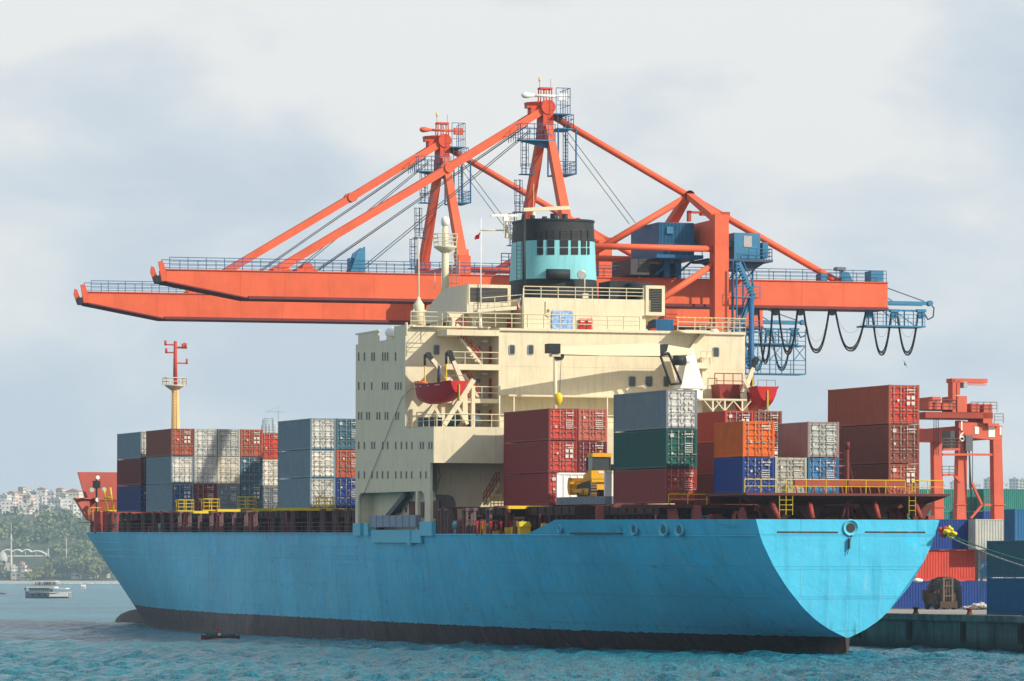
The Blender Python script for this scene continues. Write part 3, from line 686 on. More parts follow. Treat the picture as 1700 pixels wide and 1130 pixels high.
# top deck slab over the main wall, its railing
p0 = S(742, 556, s=48.3)
mb = MB(); mb.box(XL, 48.3, 15.0, XR, 67.4, 15.22); mb.box(S(685,553,s=50.9).x, 50.9, 15.3, XL, 51.35, 15.42); P(mb, 'bridge_deck')
mb = MB(); x0 = S(682, 550, s=51.2).x
mb.rail([(x0,51.2,15.45),(p0.x,51.2,15.45),(p0.x,48.4,15.3),(S(1062,550,s=48.4).x,48.4,15.25)], 1.15, 1.5, 3, .045)
mb.rail([(S(1125,550,s=48.4).x,48.4,15.25),(XR,48.4,15.25),(XR,60,15.25)], 1.15, 1.4, 3, .045)
P(mb, 'bridge_deck_railing')
mb = MB(); q = S(1200,550,s=48.35)
for i in range(8): x = S(1122+i*9,548,s=48.36).x; mb.box(x,48.3,16.36,x+.24,48.42,16.46)
P(mb, 'striped_rail_cover', YELLOW)
# tier 2: engine casing, wheelhouse with louvred housings
mb = MB(); xa = S(870,495,s=50).x; xb = S(1066,495,s=50).x
mb.box(xa, 50, 15.22, xb, 60, 17.95); casing = P(mb, 'engine_casing')
mb = MB(); xc = S(1077,552,s=50.4).x; mb.box(xb, 50.6, 15.22, xc-.2, 58, 16.6); P(mb, 'casing_annex')
mb = MB(); mb.box(xb, 50.3, 16.6, S(1080,520,s=50.3).x, 51.4, 18.0); P(mb, 'pipe_trunk')
mb = MB(); mb.rail([(xa,50.1,17.95),(S(1068,495,s=50.1).x,50.1,17.95)], .95, 1.6, 3, .045); P(mb, 'casing_railing')
# port louvred housing
p0 = S(775, 520, s=51); p1 = S(848, 473, s=51); zb_, zt = p0.z, p1.z
def lv_box(xa, xb, za, zb, s, d, nl, name):
    o = empty(name, parent=sup); t = .28
    mb = MB(); mb.box(xa, s, za, xb, s+d, za+t); mb.box(xa, s, zb-t, xb, s+d, zb); mb.box(xa, s, za+t, xa+t, s+d, zb-t); mb.box(xb-t, s, za+t, xb, s+d, zb-t); mb.build('louvre_frame', CREAM, o)
    mb = MB(); mb.box(xa+t, s+.5, za+t, xb-t, s+.6, zb-t); mb.build('louvre_back', DARK, o)
    mb = MB(); h = (zb-za-2*t)/nl
    for i in range(nl): z = za+t+i*h; mb.hexa([(xa+t,s+.05,z),(xb-t,s+.05,z),(xb-t,s+.45,z+h*.9),(xa+t,s+.45,z+h*.9),(xa+t,s+.05,z+.05),(xb-t,s+.05,z+.05),(xb-t,s+.45,z+h*.9+.05),(xa+t,s+.45,z+h*.9+.05)])
    mb.build('slat', plain('louvre_slat_'+name, (.10,.10,.09,1), .6), o); return o
lv_box(p0.x, p1.x, p0.z+.7, zt, 51, 1.2, 11, 'air_intake_louvre')
xh = p0.x+.001
mb = MB(); prof = [(51.0,zb_),(51.0,zt),(58,zt),(63,17.6),(64,17.5),(64,zb_-.35)]
mb.prism([(xh,y,z) for y,z in prof], (.18,0,0)); mb.box(xh+.18, 52.2, zb_+.4, p1.x, 57.5, zt-.01); mb.box(xh+.2, 51.02, zb_, p1.x, 52.2, zb_+.69); hs = P(mb, 'housing_side', paint('housing_cream', (.60,.56,.46,1), .5, .07, .1, grime=.1))
mb = MB(); mb.box(xh+.2, 53, 15.22, xa, 63, zb_+.3); P(mb, 'wheelhouse')
mb = MB(); pa = S(800, 512, s=50.2); pb = S(870, 495, s=50.2); mb.prism([(pa.x-.3,50.4,16.62),(xa,50.4,16.95),(xa,50.4,17.25),(pa.x-.3,50.4,16.85)], (0,3.2,0)); P(mb, 'sloping_canopy')
mb = MB(); mb.rail([(pa.x,50.5,16.88),(xa,50.5,17.25)], .95, 1.3, 2, .035); P(mb, 'canopy_railing')
for x0,y0,x1,y1,mt in ((735,535,742,551,GLASS),(740.5,533,744.5,546,GLASS),(842,530,849,551,REDP),(853,524,856.5,551,DARK),(812,533,822,535,REDP)):
    q0 = S(x0,y1,s=52.9); q1 = S(x1,y0,s=52.9); mb = MB(); mb.box(q0.x,52.85,q0.z,q1.x,53.02,q1.z); P(mb, {REDP:'fire_box',GLASS:'wheelhouse_window',DARK:'doorway'}[mt], mt)
mb = MB()
for px in (753, 787): q = S(px, 525, s=51.3); mb.prism([(q.x-.5,51.3,zb_+.0),(q.x+.9,51.3,zb_),(q.x+.15,51.3,zb_-.6),(q.x+.12,51.3,15.3),(q.x-.12,51.3,15.3),(q.x-.12,51.3,zb_-.5)], (0,.2,0))
P(mb, 'support_bracket')
pS = [S(772+i*4, 548, s=51.1) for i in range(2)]
stair((775,552),(758,538), 51.6)
# starboard louvred housing
p0 = S(1072, 523, s=50.2); p1 = S(1104, 474, s=50.2); lv_box(p0.x, p1.x, p0.z, p1.z, 50.2, 1.4, 14, 'starboard_louvre')
mb = MB(); mb.prism([(p0.x,51.7,p1.z),(p1.x,51.7,p1.z),(p1.x,51.7,p0.z),(p0.x+.3,51.7,p0.z-.7),(p0.x,51.7,p0.z-.7)], (0,8,0)); P(mb, 'starboard_housing')
# casing wall fittings: blue tarpaulin, red boxes, pipe
TARP = plain('blue_tarpaulin', (.22,.36,.62,1), .45, 0, .25, 5)
q0 = S(916,551.5,s=49.95); q1 = S(951,516,s=49.95); mb = MB(); N = 14
vs = []; rr = random.Random(2)
for j in range(N+1):
    for i in range(N+1): vs.append((q0.x+(q1.x-q0.x)*i/N, 49.93-rr.uniform(0,.07), q0.z+(q1.z-q0.z)*j/N))
mb.add(vs, [(j*(N+1)+i, j*(N+1)+i+1, (j+1)*(N+1)+i+1, (j+1)*(N+1)+i) for j in range(N) for i in range(N)]); P(mb, 'tarpaulin', TARP)
for x0, y0 in ((961.5,529),(974,529),(961,541),(974,541)):
    q0 = S(x0, y0+10, s=49.9); q1 = S(x0+9.5, y0, s=49.9); mb = MB(); mb.box(q0.x,49.75,q0.z,q1.x,50,q1.z); fb = P(mb, 'fire_box', REDP)
    if y0 < 535: mb = MB(); mb.box(q0.x+.1,49.74,q0.z+.25,q1.x-.1,49.75,q0.z+.33); mb.build('white_lettering', MARKW, fb)
mb = MB(); mb.path([S(906,500,s=49.95),S(906,522,s=49.95),S(912,526,s=49.95)], .05, 5); mb.ball(S(912,514,s=49.9), .14); P(mb, 'fire_bell_pipe')
# funnel
fn = empty('funnel', parent=ship); fc = S(918, 470, s=55).x; zf0 = 17.9; zf1 = S(918, 364, s=52).z
def fprof(z, off=0):
    k = (z-zf0)/(zf1-zf0); hx = 3.66-.36*k+off; hy = 4.0-.3*k+off; A = []
    for i in range(48): g = 2*PI*i/48; e = 2/2.7; A.append((fc+hx*math.copysign(abs(math.cos(g))**e, math.cos(g)), 55+hy*math.copysign(abs(math.sin(g))**e, math.sin(g)), z))
    return A
zb1 = S(918, 462, s=51.2).z; zb2 = S(918, 398, s=51.2).z
def ring(z0, z1, name, mat, off=0, cap=False):
    mb = MB(); A, B = fprof(z0, off), fprof(z1, off); N = 48; mb.add(A+B, [(i,(i+1)%N,(i+1)%N+N,i+N) for i in range(N)], True)
    if cap: mb.add(B, [tuple(range(N))])
    return mb.build(name, mat, fn)
FBLUE = paint('funnel_blue', (.20,.53,.59,1), .45, .06, .06, (.2,.1,.04,1), grime=.25)
ring(zf0, zb1, 'lower_black_band', BLACK); ring(zb1, zb2, 'blue_band', FBLUE); ring(zb2, zf1, 'upper_black_band', BLACK, 0, True); ring(zf1-.12, zf1+.05, 'rim', BLACK, .08)
for cx, hw in ((897,5),(914.5,6),(936.5,6.5),(954,5.5),(968.5,4),(976.5,1.6)):
    for y0, y1 in ((381,396),(396.5,409.5),(411,422.5)):
        tl = S(cx-hw, y0, s=51); br_ = S(cx+hw, y1, s=51); vs = []
        def onf(px, py):
            s = 51.3
            for _ in range(25):
                q = S(px, py, s=s); k = (q.z-zf0)/(zf1-zf0); hx = 3.66-.36*k; hy = 4.0-.3*k; u = min(1,abs((q.x-fc)/hx)); s = 55-hy*(1-u**2.7)**(1/2.7)
            return Vector((q.x, s, q.z))
        A = [onf(cx-hw, y1), onf(cx+hw, y1), onf(cx+hw, y0), onf(cx-hw, y0)]
        nn = (A[1]-A[0]).cross(A[3]-A[0]).normalized(); mb = MB(); mb.prism([p-nn*.05 for p in A], nn*.10); mb.m = 1
        for i in range(1, 5): z = i/5; mb.bar(A[0].lerp(A[3], z)+nn*.06, A[1].lerp(A[2], z)+nn*.06, .06, .05)
        mb.build('funnel_louvre', [DARK, BLACK], fn)
q0 = S(910.5,461,s=50.3); q1 = S(951,446.5,s=50.3); mb = MB(); mb.lathe([((q1.x-q0.x)/2,q0.z),((q1.x-q0.x)/2,q1.z)], ((q0.x+q1.x)/2,51.0,0), 24, 'z', 1, .42); mb.box(q0.x+.6, 51.2, 17.95, q1.x-.3, 52.4, q0.z); mb.build('exhaust_box', BLACK, fn)
for px, w, h in ((884,9,8),(904,9,7),(920,14,11),(938,10,11)):
    q = S(px, 362, s=55); hh = h/20; mb = MB(); mb.lathe([(w/40,zf1-.1),(w/40,zf1+hh*1.35),(w/40-.07,zf1+hh*1.35),(w/40-.07,zf1)], (q.x,55,0), 14); mb.build('exhaust_pipe', BLACK, fn)
mb = MB(); q = S(868.5, 480, s=50.9); q2 = S(868.5, 362, s=51.6); mb.tube((q.x,50.6,17.9),(q2.x,51.4,q2.z+.3),.16,8); mb.build('vent_pipe', BLACK, fn)
mb = MB(); mb.ladder((q.x-.35,51.0,18.3),(q2.x-.3,51.8,zb2), .4, r=.03); mb.build('funnel_ladder', BLACK, fn)
# tanks right of funnel
mb = MB(); q0 = S(1012,495,s=52); q1 = S(1056,467,s=52); mb.box(q0.x,52,17.95,q1.x,55,q1.z); mb.build('black_trunk', BLACK, fn)
mb = MB(); q = S(1062,481,s=51.5); mb.lathe([(.62,-1.0),(.62,1.0)], (q.x,51.7,q.z), 18, 'x'); mb.build('black_cylinder', BLACK, fn)
q = S(967,456,s=50.3); dsh = empty('dish_aerial', parent=sup); mb = MB(); mb.tube((q.x+.2,50.3,17.95),(q.x+.2,50.3,q.z),.05,6); mb.box(q.x,50.15,18.0,q.x+.5,50.45,18.4); mb.build('aerial_stand', CREAM, dsh)
mb = MB(); mb.lathe([(.02,.12),(.2,.1),(.42,.0),(.42,.03)], (q.x-.1,50.2,q.z), 16, 'y'); mb.build('dish', STEEL, dsh)
# radar mast with platform and radome, main radar mast, whip aerials, flags
rm = empty('radar_mast', parent=sup); s_ = 60
q = S(739, 478, s=s_); qt = S(739, 375, s=s_); mb = MB(); mb.tube((q.x,s_,16.5),(q.x,s_,qt.z),.42,12,.26); mb.build('mast_column', CREAM, rm)
mb = MB(); mb.lathe([(.2,qt.z),(.36,qt.z+.1),(.38,qt.z+.5),(.3,qt.z+.75),(.04,qt.z+.85)], (q.x,s_,0), 14); mb.build('radome', WHITE, rm)
zp = S(739, 408.5, s=s_).z; mb = MB(); mb.lathe([(.3,zp-.6),(1.0,zp-.12),(1.0,zp)], (q.x,s_,0), 14)
for r_, z_ in ((1.02,zp+.35),(1.06,zp+.7),(1.1,zp+1.05)):
    mb.path([(q.x+r_*math.cos(g*PI/8),s_+r_*math.sin(g*PI/8),z_) for g in range(17)], .035, 4)
for g in range(10): c_, d_ = math.cos(g*PI/5), math.sin(g*PI/5); mb.tube((q.x+c_,s_+d_,zp),(q.x+1.1*c_,s_+1.1*d_,zp+1.05),.035,4)
mb.build('lookout_platform', CREAM, rm)
mb = MB(); mb.ladder((q.x+.75,s_-.3,16.5),(q.x+.75,s_-.3,zp), .45, r=.03)
for i in range(5): z_ = 18.2+i*.7; mb.path([(q.x+.75+.4*math.cos(g),s_-.3-.4*math.sin(g)+.1,z_) for g in (0,.8,1.57,2.4,3.14)], .025, 4)
mb.build('caged_ladder', CREAM, rm)
mm = empty('main_radar_mast', parent=sup); s_ = 62
q = S(841, 372, s=s_); mb = MB(); mb.tube((q.x+2.2,s_,17),(q.x+2.2,s_,S(0,395,s=s_).z),.35,10); mb.bar((q.x-.1,s_,q.z-1.0),(q.x+2.4,s_,q.z-1.2),.5,.4); mb.tube((q.x,s_,q.z-.9),(q.x,s_,q.z+.6),.14,8); mb.tube(S(797,382,s=s_),S(838,382,s=s_),.07,6)
mb.rail([(q.x-.4,s_-.5,q.z-.8),(q.x+2.2,s_-.5,q.z-.8)],1.0,.8,2,.04); mb.build('mast_bracket', CREAM, mm)
q1 = S(815,357.5,s=s_); q2 = S(859,357.5,s=s_); mb = MB(); mb.bar(q1,q2,.25,.2); mb.box(q.x-.3,s_-.2,q1.z-.45,q.x+.3,s_+.2,q1.z-.1); mb.build('radar_scanner', WHITE, mm)
q1 = S(868.5,348,s=60); q2 = S(945,344.5,s=60); mb = MB(); mb.bar(q1,q2,.35,.32); c_ = S(886,346,s=60); mb.tube((c_.x,60,c_.z-3.8),(c_.x,60,c_.z),.15,8); mb.tube((c_.x,60,c_.z),(c_.x,60,c_.z+2.2),.03,5); mb.build('long_radar_scanner', CREAM, mm)
def whip(px, y0, y1, s, r=.05, mt=CREAM, nm='whip_aerial'):
    p0, p1 = S(px, y0, s=s), S(px, y1, s=s); mb = MB(); mb.tube((p0.x,s,p0.z),(p0.x,s,p1.z), r, 6, r*.5); return mb.build(nm, mt, sup)
whip(695, 550, 393, 53, .085); whip(722, 480, 452, 58, .04); whip(733, 480, 450, 58, .03); whip(763, 475, 432, 58, .03)
p0 = S(695,552,s=53); mb = MB(); mb.lathe([(.65,15.4),(.5,16.9),(.5,17.3),(.2,17.7),(.1,18)], (p0.x,53,0), 10); mb.box(p0.x-.6,52.7,16.75,p0.x+.6,53.3,16.85); mb.build('aerial_base', CREAM, sup)
p0 = S(645,553,s=58); mb = MB(); mb.ball((TP+.8,58.4,15.15),.5,1.5,.5,16,8); mb.build('white_dome', WHITE, sup)
mb = MB(); mb.box(TP+.5,57.6,14.45,TP+1.1,59.2,14.75); mb.build('dome_base', CREAM, sup)
fp = empty('flagpole', parent=sup); p0 = S(798,553,s=50.8); p1 = S(798,362,s=50.8); mb = MB(); mb.tube((p0.x,50.8,15.3),(p0.x,50.8,p1.z),.07,6,.03); mb.tube((p0.x,50.8,15.3),(p0.x,50.8,16.2),.16,6,.08); mb.build('pole', WHITE, fp)
def flag(pts, s, mats, name, parent, cut):
    mb = MB(); P_ = [S(x,y,s=s) for x,y in pts]; N = 10; M_ = 6; vs = []
    for j in range(M_+1):
        for i in range(N+1):
            top = P_[0].lerp(P_[1], i/N); bot = P_[3].lerp(P_[2], i/N); c = top.lerp(bot, j/M_); vs.append((c.x, s+.12*math.sin(i*1.1+j*.5), c.z))
    fs = [(j*(N+1)+i, j*(N+1)+i+1, (j+1)*(N+1)+i+1, (j+1)*(N+1)+i) for j in range(M_) for i in range(N)]
    k = len(mats); mb.add(vs, fs, True); mb.mi = [min(k-1, (j*k)//M_ if cut == 'h' else (i*k)//N) for j in range(M_) for i in range(N)]; return mb.build(name, mats, parent)
flag([(798,385),(787,393),(789,397.5),(796,396)], 50.85, [REDP], 'red_flag', fp, 'h')
ef = empty('ensign_staff', parent=sup); p0 = S(867,555,s=48.3); p1 = S(869,478,s=48.3); mb = MB(); mb.tube((p0.x,48.3,15.2),(p1.x,48.3,p1.z),.05,6); mb.build('staff', CREAM, ef)
flag([(868,487),(857.5,503),(858.5,515.5),(867,503)], 48.32, [plain('flag_black',(.03,.05,.05,1)),WHITE,REDP], 'ensign', ef, 'v')
# white pump box, lamps on wing
for x0,y0,x1,y1,s,mt,nm in ((1183,547,1197,556,49,WHITE,'covered_liferaft'),(1081,545,1090,552,49.9,REDP,'fire_box'),(1088,530,1118,556,53,CBLUE,'blue_deck_box'),(674,535,677,556,51.3,CREAM,'rail_post')):
    q0 = S(x0,y1,s=s); q1 = S(x1,y0,s=s); mb = MB()
    if nm == 'covered_liferaft': mb.ball(((q0.x+q1.x)/2,s+.6,q0.z+.3),(q1.x-q0.x)/2,.5,.3,14,8); mb.box(q0.x+.1,s+.2,q0.z-.1,q1.x-.1,s+1,q0.z+.1)
    elif nm == 'blue_deck_box':
        mb.box(q0.x,s,q0.z,q1.x,s+2,q1.z)
        for i in range(9): x = q0.x+(q1.x-q0.x)*(i+.3)/9; mb.box(x,s-.05,q0.z+.05,x+.08,s,q1.z-.05)
    else: mb.box(q0.x,s,q0.z,q1.x,s+.4,q1.z); mb.box(q0.x+.04,s-.03,q0.z+.04,q1.x-.04,s,q1.z-.04)
    P(mb, nm, mt)
# starboard wing: brackets under the wing deck, platform and steps
mb = MB(); q0 = S(1137,560,s=47.2); q1 = S(1178,556,s=47.2); mb.prism([(q0.x,47.0,15.0),(q1.x,47.0,15.0),(q1.x,47.0,15.25),(q0.x-.8,47.0,15.25)], (0,1.4,0)); q2 = S(1117,585,s=48.4); mb.prism([(q1.x,48.0,15.0),(q1.x-.5,48.0,15.0),(q2.x+1.2,48.0,13.5),(q2.x+1.2,48.0,13.2),(q2.x+1.6,48.0,13.2)], (0,.5,0))
mb.prism([(q1.x-1.0,47.6,12.0),(q1.x+.1,47.6,12.0),(q1.x+.1,47.6,12.5),(q1.x-1.0,47.6,12.5)], (0,.9,0)); P(mb, 'wing_bracket')
mb = MB(); q0 = S(1160,590,s=48.2); mb.rail([(q0.x,47.7,12.5),(q0.x+1.1,47.7,12.5)], 1.0, .5, 2, .03); P(mb, 'wing_platform_railing')
# ledge and awning over the boat deck, boat deck railing
mb = MB(); mb.box(XL+.3, 46.5, 9.35, S(1010,668,s=46.5).x+3, 48.5, 9.5); 
for px in (829,853,1008): q = S(px,690,s=46.6); mb.tube((q.x,46.6,6.6),(q.x,46.6,9.4),.07,6)
P(mb, 'awning')
mb = MB(); x0 = S(725,705,s=42.8).x; mb.rail([(x0,42.8,6.65),(XB,42.8,6.65)], 1.02, 1.6, 2, .05); mb.rail([(TP+.1,42.8,6.65),(x0,42.8,6.65)], 1.02, 1.6, 2, .03); mb.rail([(TP+.1,42.8,6.65),(TP+.1,51.2,6.65)], 1.02, 1.8, 2, .03); P(mb, 'boat_deck_railing')
mb = MB(); mb.box(TP+.3, 47, 6.63, TP+2, 48.5, 7.5); mb.ball((TP+2.6,46,7.3),.7,.9,.7); mb.ball((TP+4.2,45.5,7.2),.8,.8,.6); P(mb, 'covered_gear', plain('dark_teal_cover', (.02,.06,.08,1), .6))
# gangway stowed along the side, blue bulwark lockers
mb = MB(); y0, y1 = y_of(621), y_of(697); mb.box(TP-.35, y1, -1.75, TP+.1, y0, -.75)
for i in range(8): y = y1+(y0-y1)*i/7; mb.box(TP-.4, y-.08, -1.8, TP-.35, y+.08, -.72)
P(mb, 'stowed_gangway', paint('gangway_grey', (.20,.27,.36,1), .5, .15, .1))
mb = MB()
for xa_, xb_, zt in ((591,603,-1.4),(609,616,-1.4),(702,722,-1.3)): mb.box(TP-.28, y_of(xb_), -2.5, TP+.1, y_of(xa_), zt)
mb.box(TP-.2, y_of(702), -3.1, TP, y_of(620), -2.0); mb.box(TP-.3, y_of(686), -3.3, TP, y_of(681), -2.1)
mb.build('bulwark_locker', SKYBLUE, ship)
mb = MB(); mb.tube(S(603,822,t=TP-.1),S(667,660,t=TP-.1),.026,5); mb.tube(S(667,660,t=TP-.1),S(686,643,t=TP-.6),.026,5); mb.build('fall_line', plain('grey_rope',(.14,.15,.15,1),.8), ship)
mb = MB(); q0 = S(620,860,t=TP+1.5); mb.bar((TP+.9,y_of(612),-2.0),(TP+.9,y_of(660),1.1),.5,.5); mb.build('boarding_ladder', plain('ladder_dark', (.06,.07,.09,1)), ship)
for x0,x1,y0,y1 in ((680,688,832,858),(696,704,833,858),(719,730,831,860)):
    q0 = S(x0,y1,t=TP+1.35); q1 = S(x1,y0,t=TP+1.35); mb = MB(); mb.box(TP+1.3,min(q0.y,q1.y),q0.z,TP+1.45,max(q0.y,q1.y),q1.z); P(mb, 'maroon_door', paint('door_maroon_%d' % x0, (.13,.03,.035,1), .5))
mb = MB()
for px in (651,655,660,664,673): q0 = S(px,850,t=TP+1.37); q1 = S(px+2,842,t=TP+1.37); mb.box(TP+1.35,min(q0.y,q1.y),q0.z,TP+1.42,max(q0.y,q1.y),q1.z)
P(mb, 'small_window', GLASS)
q0 = S(724,845,s=46.3); q1 = S(757,821,s=46.3); mb = MB(); w, h = q1.x-q0.x, q1.z-(-2.3)
mb.add([(q0.x,46.37,-2.3),(q0.x+w,46.37,-2.3),(q0.x+w,46.37,q1.z-.7),(q0.x+w-.2,46.37,q1.z-.2),(q0.x+w-.7,46.37,q1.z),(q0.x,46.37,q1.z)], [(0,1,2,3,4,5)]); P(mb, 'passage_opening', plain('passage_grey', (.16,.16,.15,1), .7))
mb = MB(); mb.path([S(727,770,s=46),S(731,790,s=46),S(722,825,s=46)], .05, 5); P(mb, 'drain_pipe', STEEL)
# ------------------------------------------------------------------ lifeboats (things) and davits (ship parts)
def lifeboat(M, label, flip=1):
    o = empty('lifeboat', M, label, 'lifeboat', 'lifeboats hung from the davits')
    Ls = [(-4.1,.95,.1,1.35),(-3.6,1.15,-.35,1.3),(-2.4,1.3,-.75,1.2),(-.5,1.38,-.95,1.15),(1.4,1.28,-.9,1.2),(2.8,.95,-.65,1.35),(3.6,.5,-.25,1.5),(4.15,.06,.3,1.65)]
    mb = MB(); N = 9; G = []
    for y, w, zk, zs in Ls:
        for i in range(N):
            u = i/(N-1)*2-1; g = abs(u); G.append((w*math.copysign(min(1, g**.75*1.0), u) if g else 0, y, zk+(zs-zk)*g**2.1))
    m_ = len(Ls); mb.add(G, [(j*N+i, j*N+i+1, (j+1)*N+i+1, (j+1)*N+i) for j in range(m_-1) for i in range(N-1)], True)
    mb.add(G[:N], [tuple(range(N))]); mb.build('boat_hull', REDP, o)
    mb = MB()
    for sd in (0, N-1):
        for j in range(m_-1): mb.tube(G[j*N+sd], G[(j+1)*N+sd], .06, 5)
    mb.build('gunwale', paint('gunwale_red', (.25,.02,.02,1), .5), o)
    mb = MB()
    for y in (-2.8,-1.2,.6,2.2): mb.box(-1.05,y-.15,.85,1.05,y+.15,.93)
    mb.build('thwart', paint('boat_orange', (.65,.12,.03,1), .5), o)
    mb = MB(); mb.ball((0,2.9,1.4),.5,.7,.25); mb.build('orange_cover', paint('boat_cover_orange', (.75,.16,.04,1), .6), o)
    mb = MB(); mb.tube((0,-.2,1.0),(.05,-.2,3.1),.17,7,.12); mb.build('furled_canopy', plain('navy_canvas', (.02,.03,.08,1), .8), o)
    mb = MB(); mb.rail([(-.8,-3.9,1.3),(.8,-3.9,1.3)],.6,.8,1,.03); mb.build('stern_rail', STEEL, o)
    mb = MB(); mb.prism([(-.06,-4.25,-.75),(-.06,-4.05,-.75),(-.06,-4.05,1.0),(-.06,-4.2,1.0)],(.12,0,0)); mb.build('rudder', paint('rudder_olive', (.42,.40,.05,1), .5), o)
    mb = MB()
    for y in (-2.6,-2.1,-.6,.9,2.2): x = -1.32 if y < 1 else -1.1; mb.box(x-.06,y,.95,x+.05,y+.3,1.02); 
    mb.build('reflective_tape', MARKW, o); return o
LB = S(728, 651, s=46.6); lifeboat(MS@T(LB.x-.1, 46.6, 9.35)@Matrix.Rotation(math.radians(7),4,'Z')@Matrix.Diagonal((.80,1.10,.80,1)), 'red open lifeboat hung from cream davits on the shaded left side, above the boat deck')
RBx = S(1266, 655, s=44.5); lifeboat(MS@T(RBx.x-.2, 46.9, 9.0), 'red open lifeboat hung outboard against the sky, right of the white deck crane')
def davit(foot, knee, tip, s, nm='davit', tip2=None):
    d = empty(nm, parent=ship); f_, k_, t_ = [S(*p, s=s) for p in (foot, knee, tip)]
    mb = MB(); mb.bar(k_, t_, .42, .55, (0,1,0), .28, .3); mb.bar(f_, k_, .42, .5, (0,1,0)); mb.build('davit_arm', CREAM, d)
    mb = MB(); dr = (t_-k_).normalized(); mb.bar(t_-dr*.9, t_+dr*.1, .36, .36, (0,1,0)); mb.tube(t_+Vector((0,-.2,0)), t_+Vector((0,.2,0)), .26, 10); mb.tube(t_+Vector((-.3,0,.05)), t_+Vector((-.3,0,-.9)), .12, 6); mb.build('davit_head', BLACK, d)
    mb = MB(); mb.tube(t_+Vector((-.3,0,-.9)), t_+Vector((-.28,0,-3.4 if s < 60 else -3)), .06, 5); mb.build('fall_rope', YELLOW, d); return d
davit((748,634),(735,618),(711,589),49.3)
davit((772,702),(770,640),(746.5,586),44.6)
davit((1268,664),(1243,642),(1250,598),49.5) if False else None
def strut(pa, pb, s, w=.4, par=ship):
    mb = MB(); mb.bar(S(*pa, s=s), S(*pb, s=s), w, w, (0,1,0)); return mb.build('davit_cradle', CREAM, par)
strut((698,707),(724,668),48.9); strut((737,705),(722,676),48.9, .25); strut((737,705),(786,630),44.3); strut((776,704),(758,672),44.3,.25); strut((764,642),(752,672),44.5,.3)
mb = MB()
for s,px in ((44.5,785),(48.9,735)): q = S(px,705,s=s); mb.box(q.x-.15,s-.15,6.62,q.x+.15,s+.15,S(px,640,s=s).z)
mb.build('davit_post', CREAM, sup)
d = davit((1237,682),(1234,652),(1255,597),44.5); strut((1268,690),(1234,628),44.2,.3); strut((1247,664),(1252,640),44.3,.25)
davit((1196,640),(1200,622),(1214,596),49.5)
mb = MB(); q = S(1228,640,s=48); mb.rail([(S(1186,640,s=47.5).x,47.4,S(0,640,s=47.5).z),(q.x,47.4,S(0,640,s=47.5).z)],1.9,1.0,3,.045); mb.build('embarkation_railing', STRED, sup)
mb = MB(); q0 = S(1160,664,s=43.2); q1 = S(1240,660,s=43.2); mb.box(q0.x,43.2,q0.z,q1.x,47.5,q0.z+.15)
for px in (1183,1232,1203): q = S(px,690,s=43.3); mb.tube((q.x,43.3,6.6),(q.x,43.3,q0.z),.09,6); mb.tube((q.x-.8,43.3,q0.z),(q.x,43.3,q0.z-.9),.06,5); mb.tube((q.x+.8,43.3,q0.z),(q.x,43.3,q0.z-.9),.06,5)
q0 = S(1165,665,s=48); mb.box(q0.x,47.9,9.3,q0.x+1.4,48.45,13.0); mb.build('starboard_platform', CREAM, sup)
mb = MB(); q0 = S(1196,655,s=47); mb.prism([(q0.x-.5,45.5,9.1),(q0.x+1.8,45.5,8.9),(q0.x+2.4,45.5,10.6),(q0.x-.7,45.5,10.6)],(0,2,0)); mb.build('rescue_boat_shell', paint('dark_boat_red',(.22,.03,.025,1),.55,.15,.2), sup)

# ------------------------------------------------------------------ provision crane on the ship
pc = empty('provision_crane', parent=ship); s1, s2 = 45.6, 43.5
A = [S(1131,642,s=s1),S(1169,642,s=s1),S(1156,596,s=s1),S(1152,578,s=s1),S(1141,578,s=s1),S(1140,597,s=s1)]
mb = MB(); mb.prism(A, (0,1.7,0)); bs = S(1150,660,s=s1+.8); mb.tube((bs.x,s1+.8,6.6),(bs.x,s1+.8,A[0].z+.1),.85,18); mb.box(A[0].x-.1,s1-.1,A[0].z-.12,A[1].x+.1,s1+1.8,A[0].z+.1); mb.build('crane_house', WHITE, pc)
pe, pt = S(1150,583,s=s1), S(921,580,s=s2)
def jp(px): k = (1150-px)/(1150-921.); return s1+(s2-s1)*k
prof = [(923,575.5),(1000,572.5),(1070,570),(1095,570),(1150,579),(1150,588),(1095,590.5),(1000,590),(923,587)]
mb = MB(); sh = [(S(x,y,s=jp(x))) for x,y in prof]; mb.prism(sh, (.18,.8,0)); mb.build('jib', paint('jib_cream', (.76,.68,.48,1), .5, .06, .08, (.3,.16,.07,1), grime=.06), pc)
q = S(920,579,s=s2-.1); mb = MB(); mb.box(q.x-.5,s2-.15,q.z-.35,q.x+.55,s2+.95,q.z+.45); q = S(930,590,s=s2); mb.lathe([(.42,-.15),(.42,.15)],(q.x,s2+.3,q.z),12,'y'); mb.build('jib_head', BLACK, pc)
mb = MB(); q = S(930,590,s=s2); q1 = S(931,652,s=s2); mb.tube((q.x+.2,s2+.3,q.z),(q1.x,s2+.3,q1.z),.025,4); mb.tube(S(930,589,s=s2),S(1120,592,s=s1),.03,4); mb.build('hoist_rope', ROPE, pc)
mb = MB(); q1 = S(929,662,s=s2); mb.lathe([(.1,.55),(.32,.4),(.36,-.1),(.2,-.4),(.05,-.55)],(q1.x,s2+.3,q1.z),10); mb.build('hook_block', YELLOW, pc)
mb = MB(); qa, qb = S(1096,589,s=s1-.4), S(1113,638,s=s1-.2); mb.tube(qa,qb,.12,6); qc, qd = S(1110,586,s=s1-.4), S(1131,636,s=s1-.2); mb.tube(qc,qd,.12,6); mb.tube(qa,qc,.14,6); mb.tube(qb,qd,.1,6)
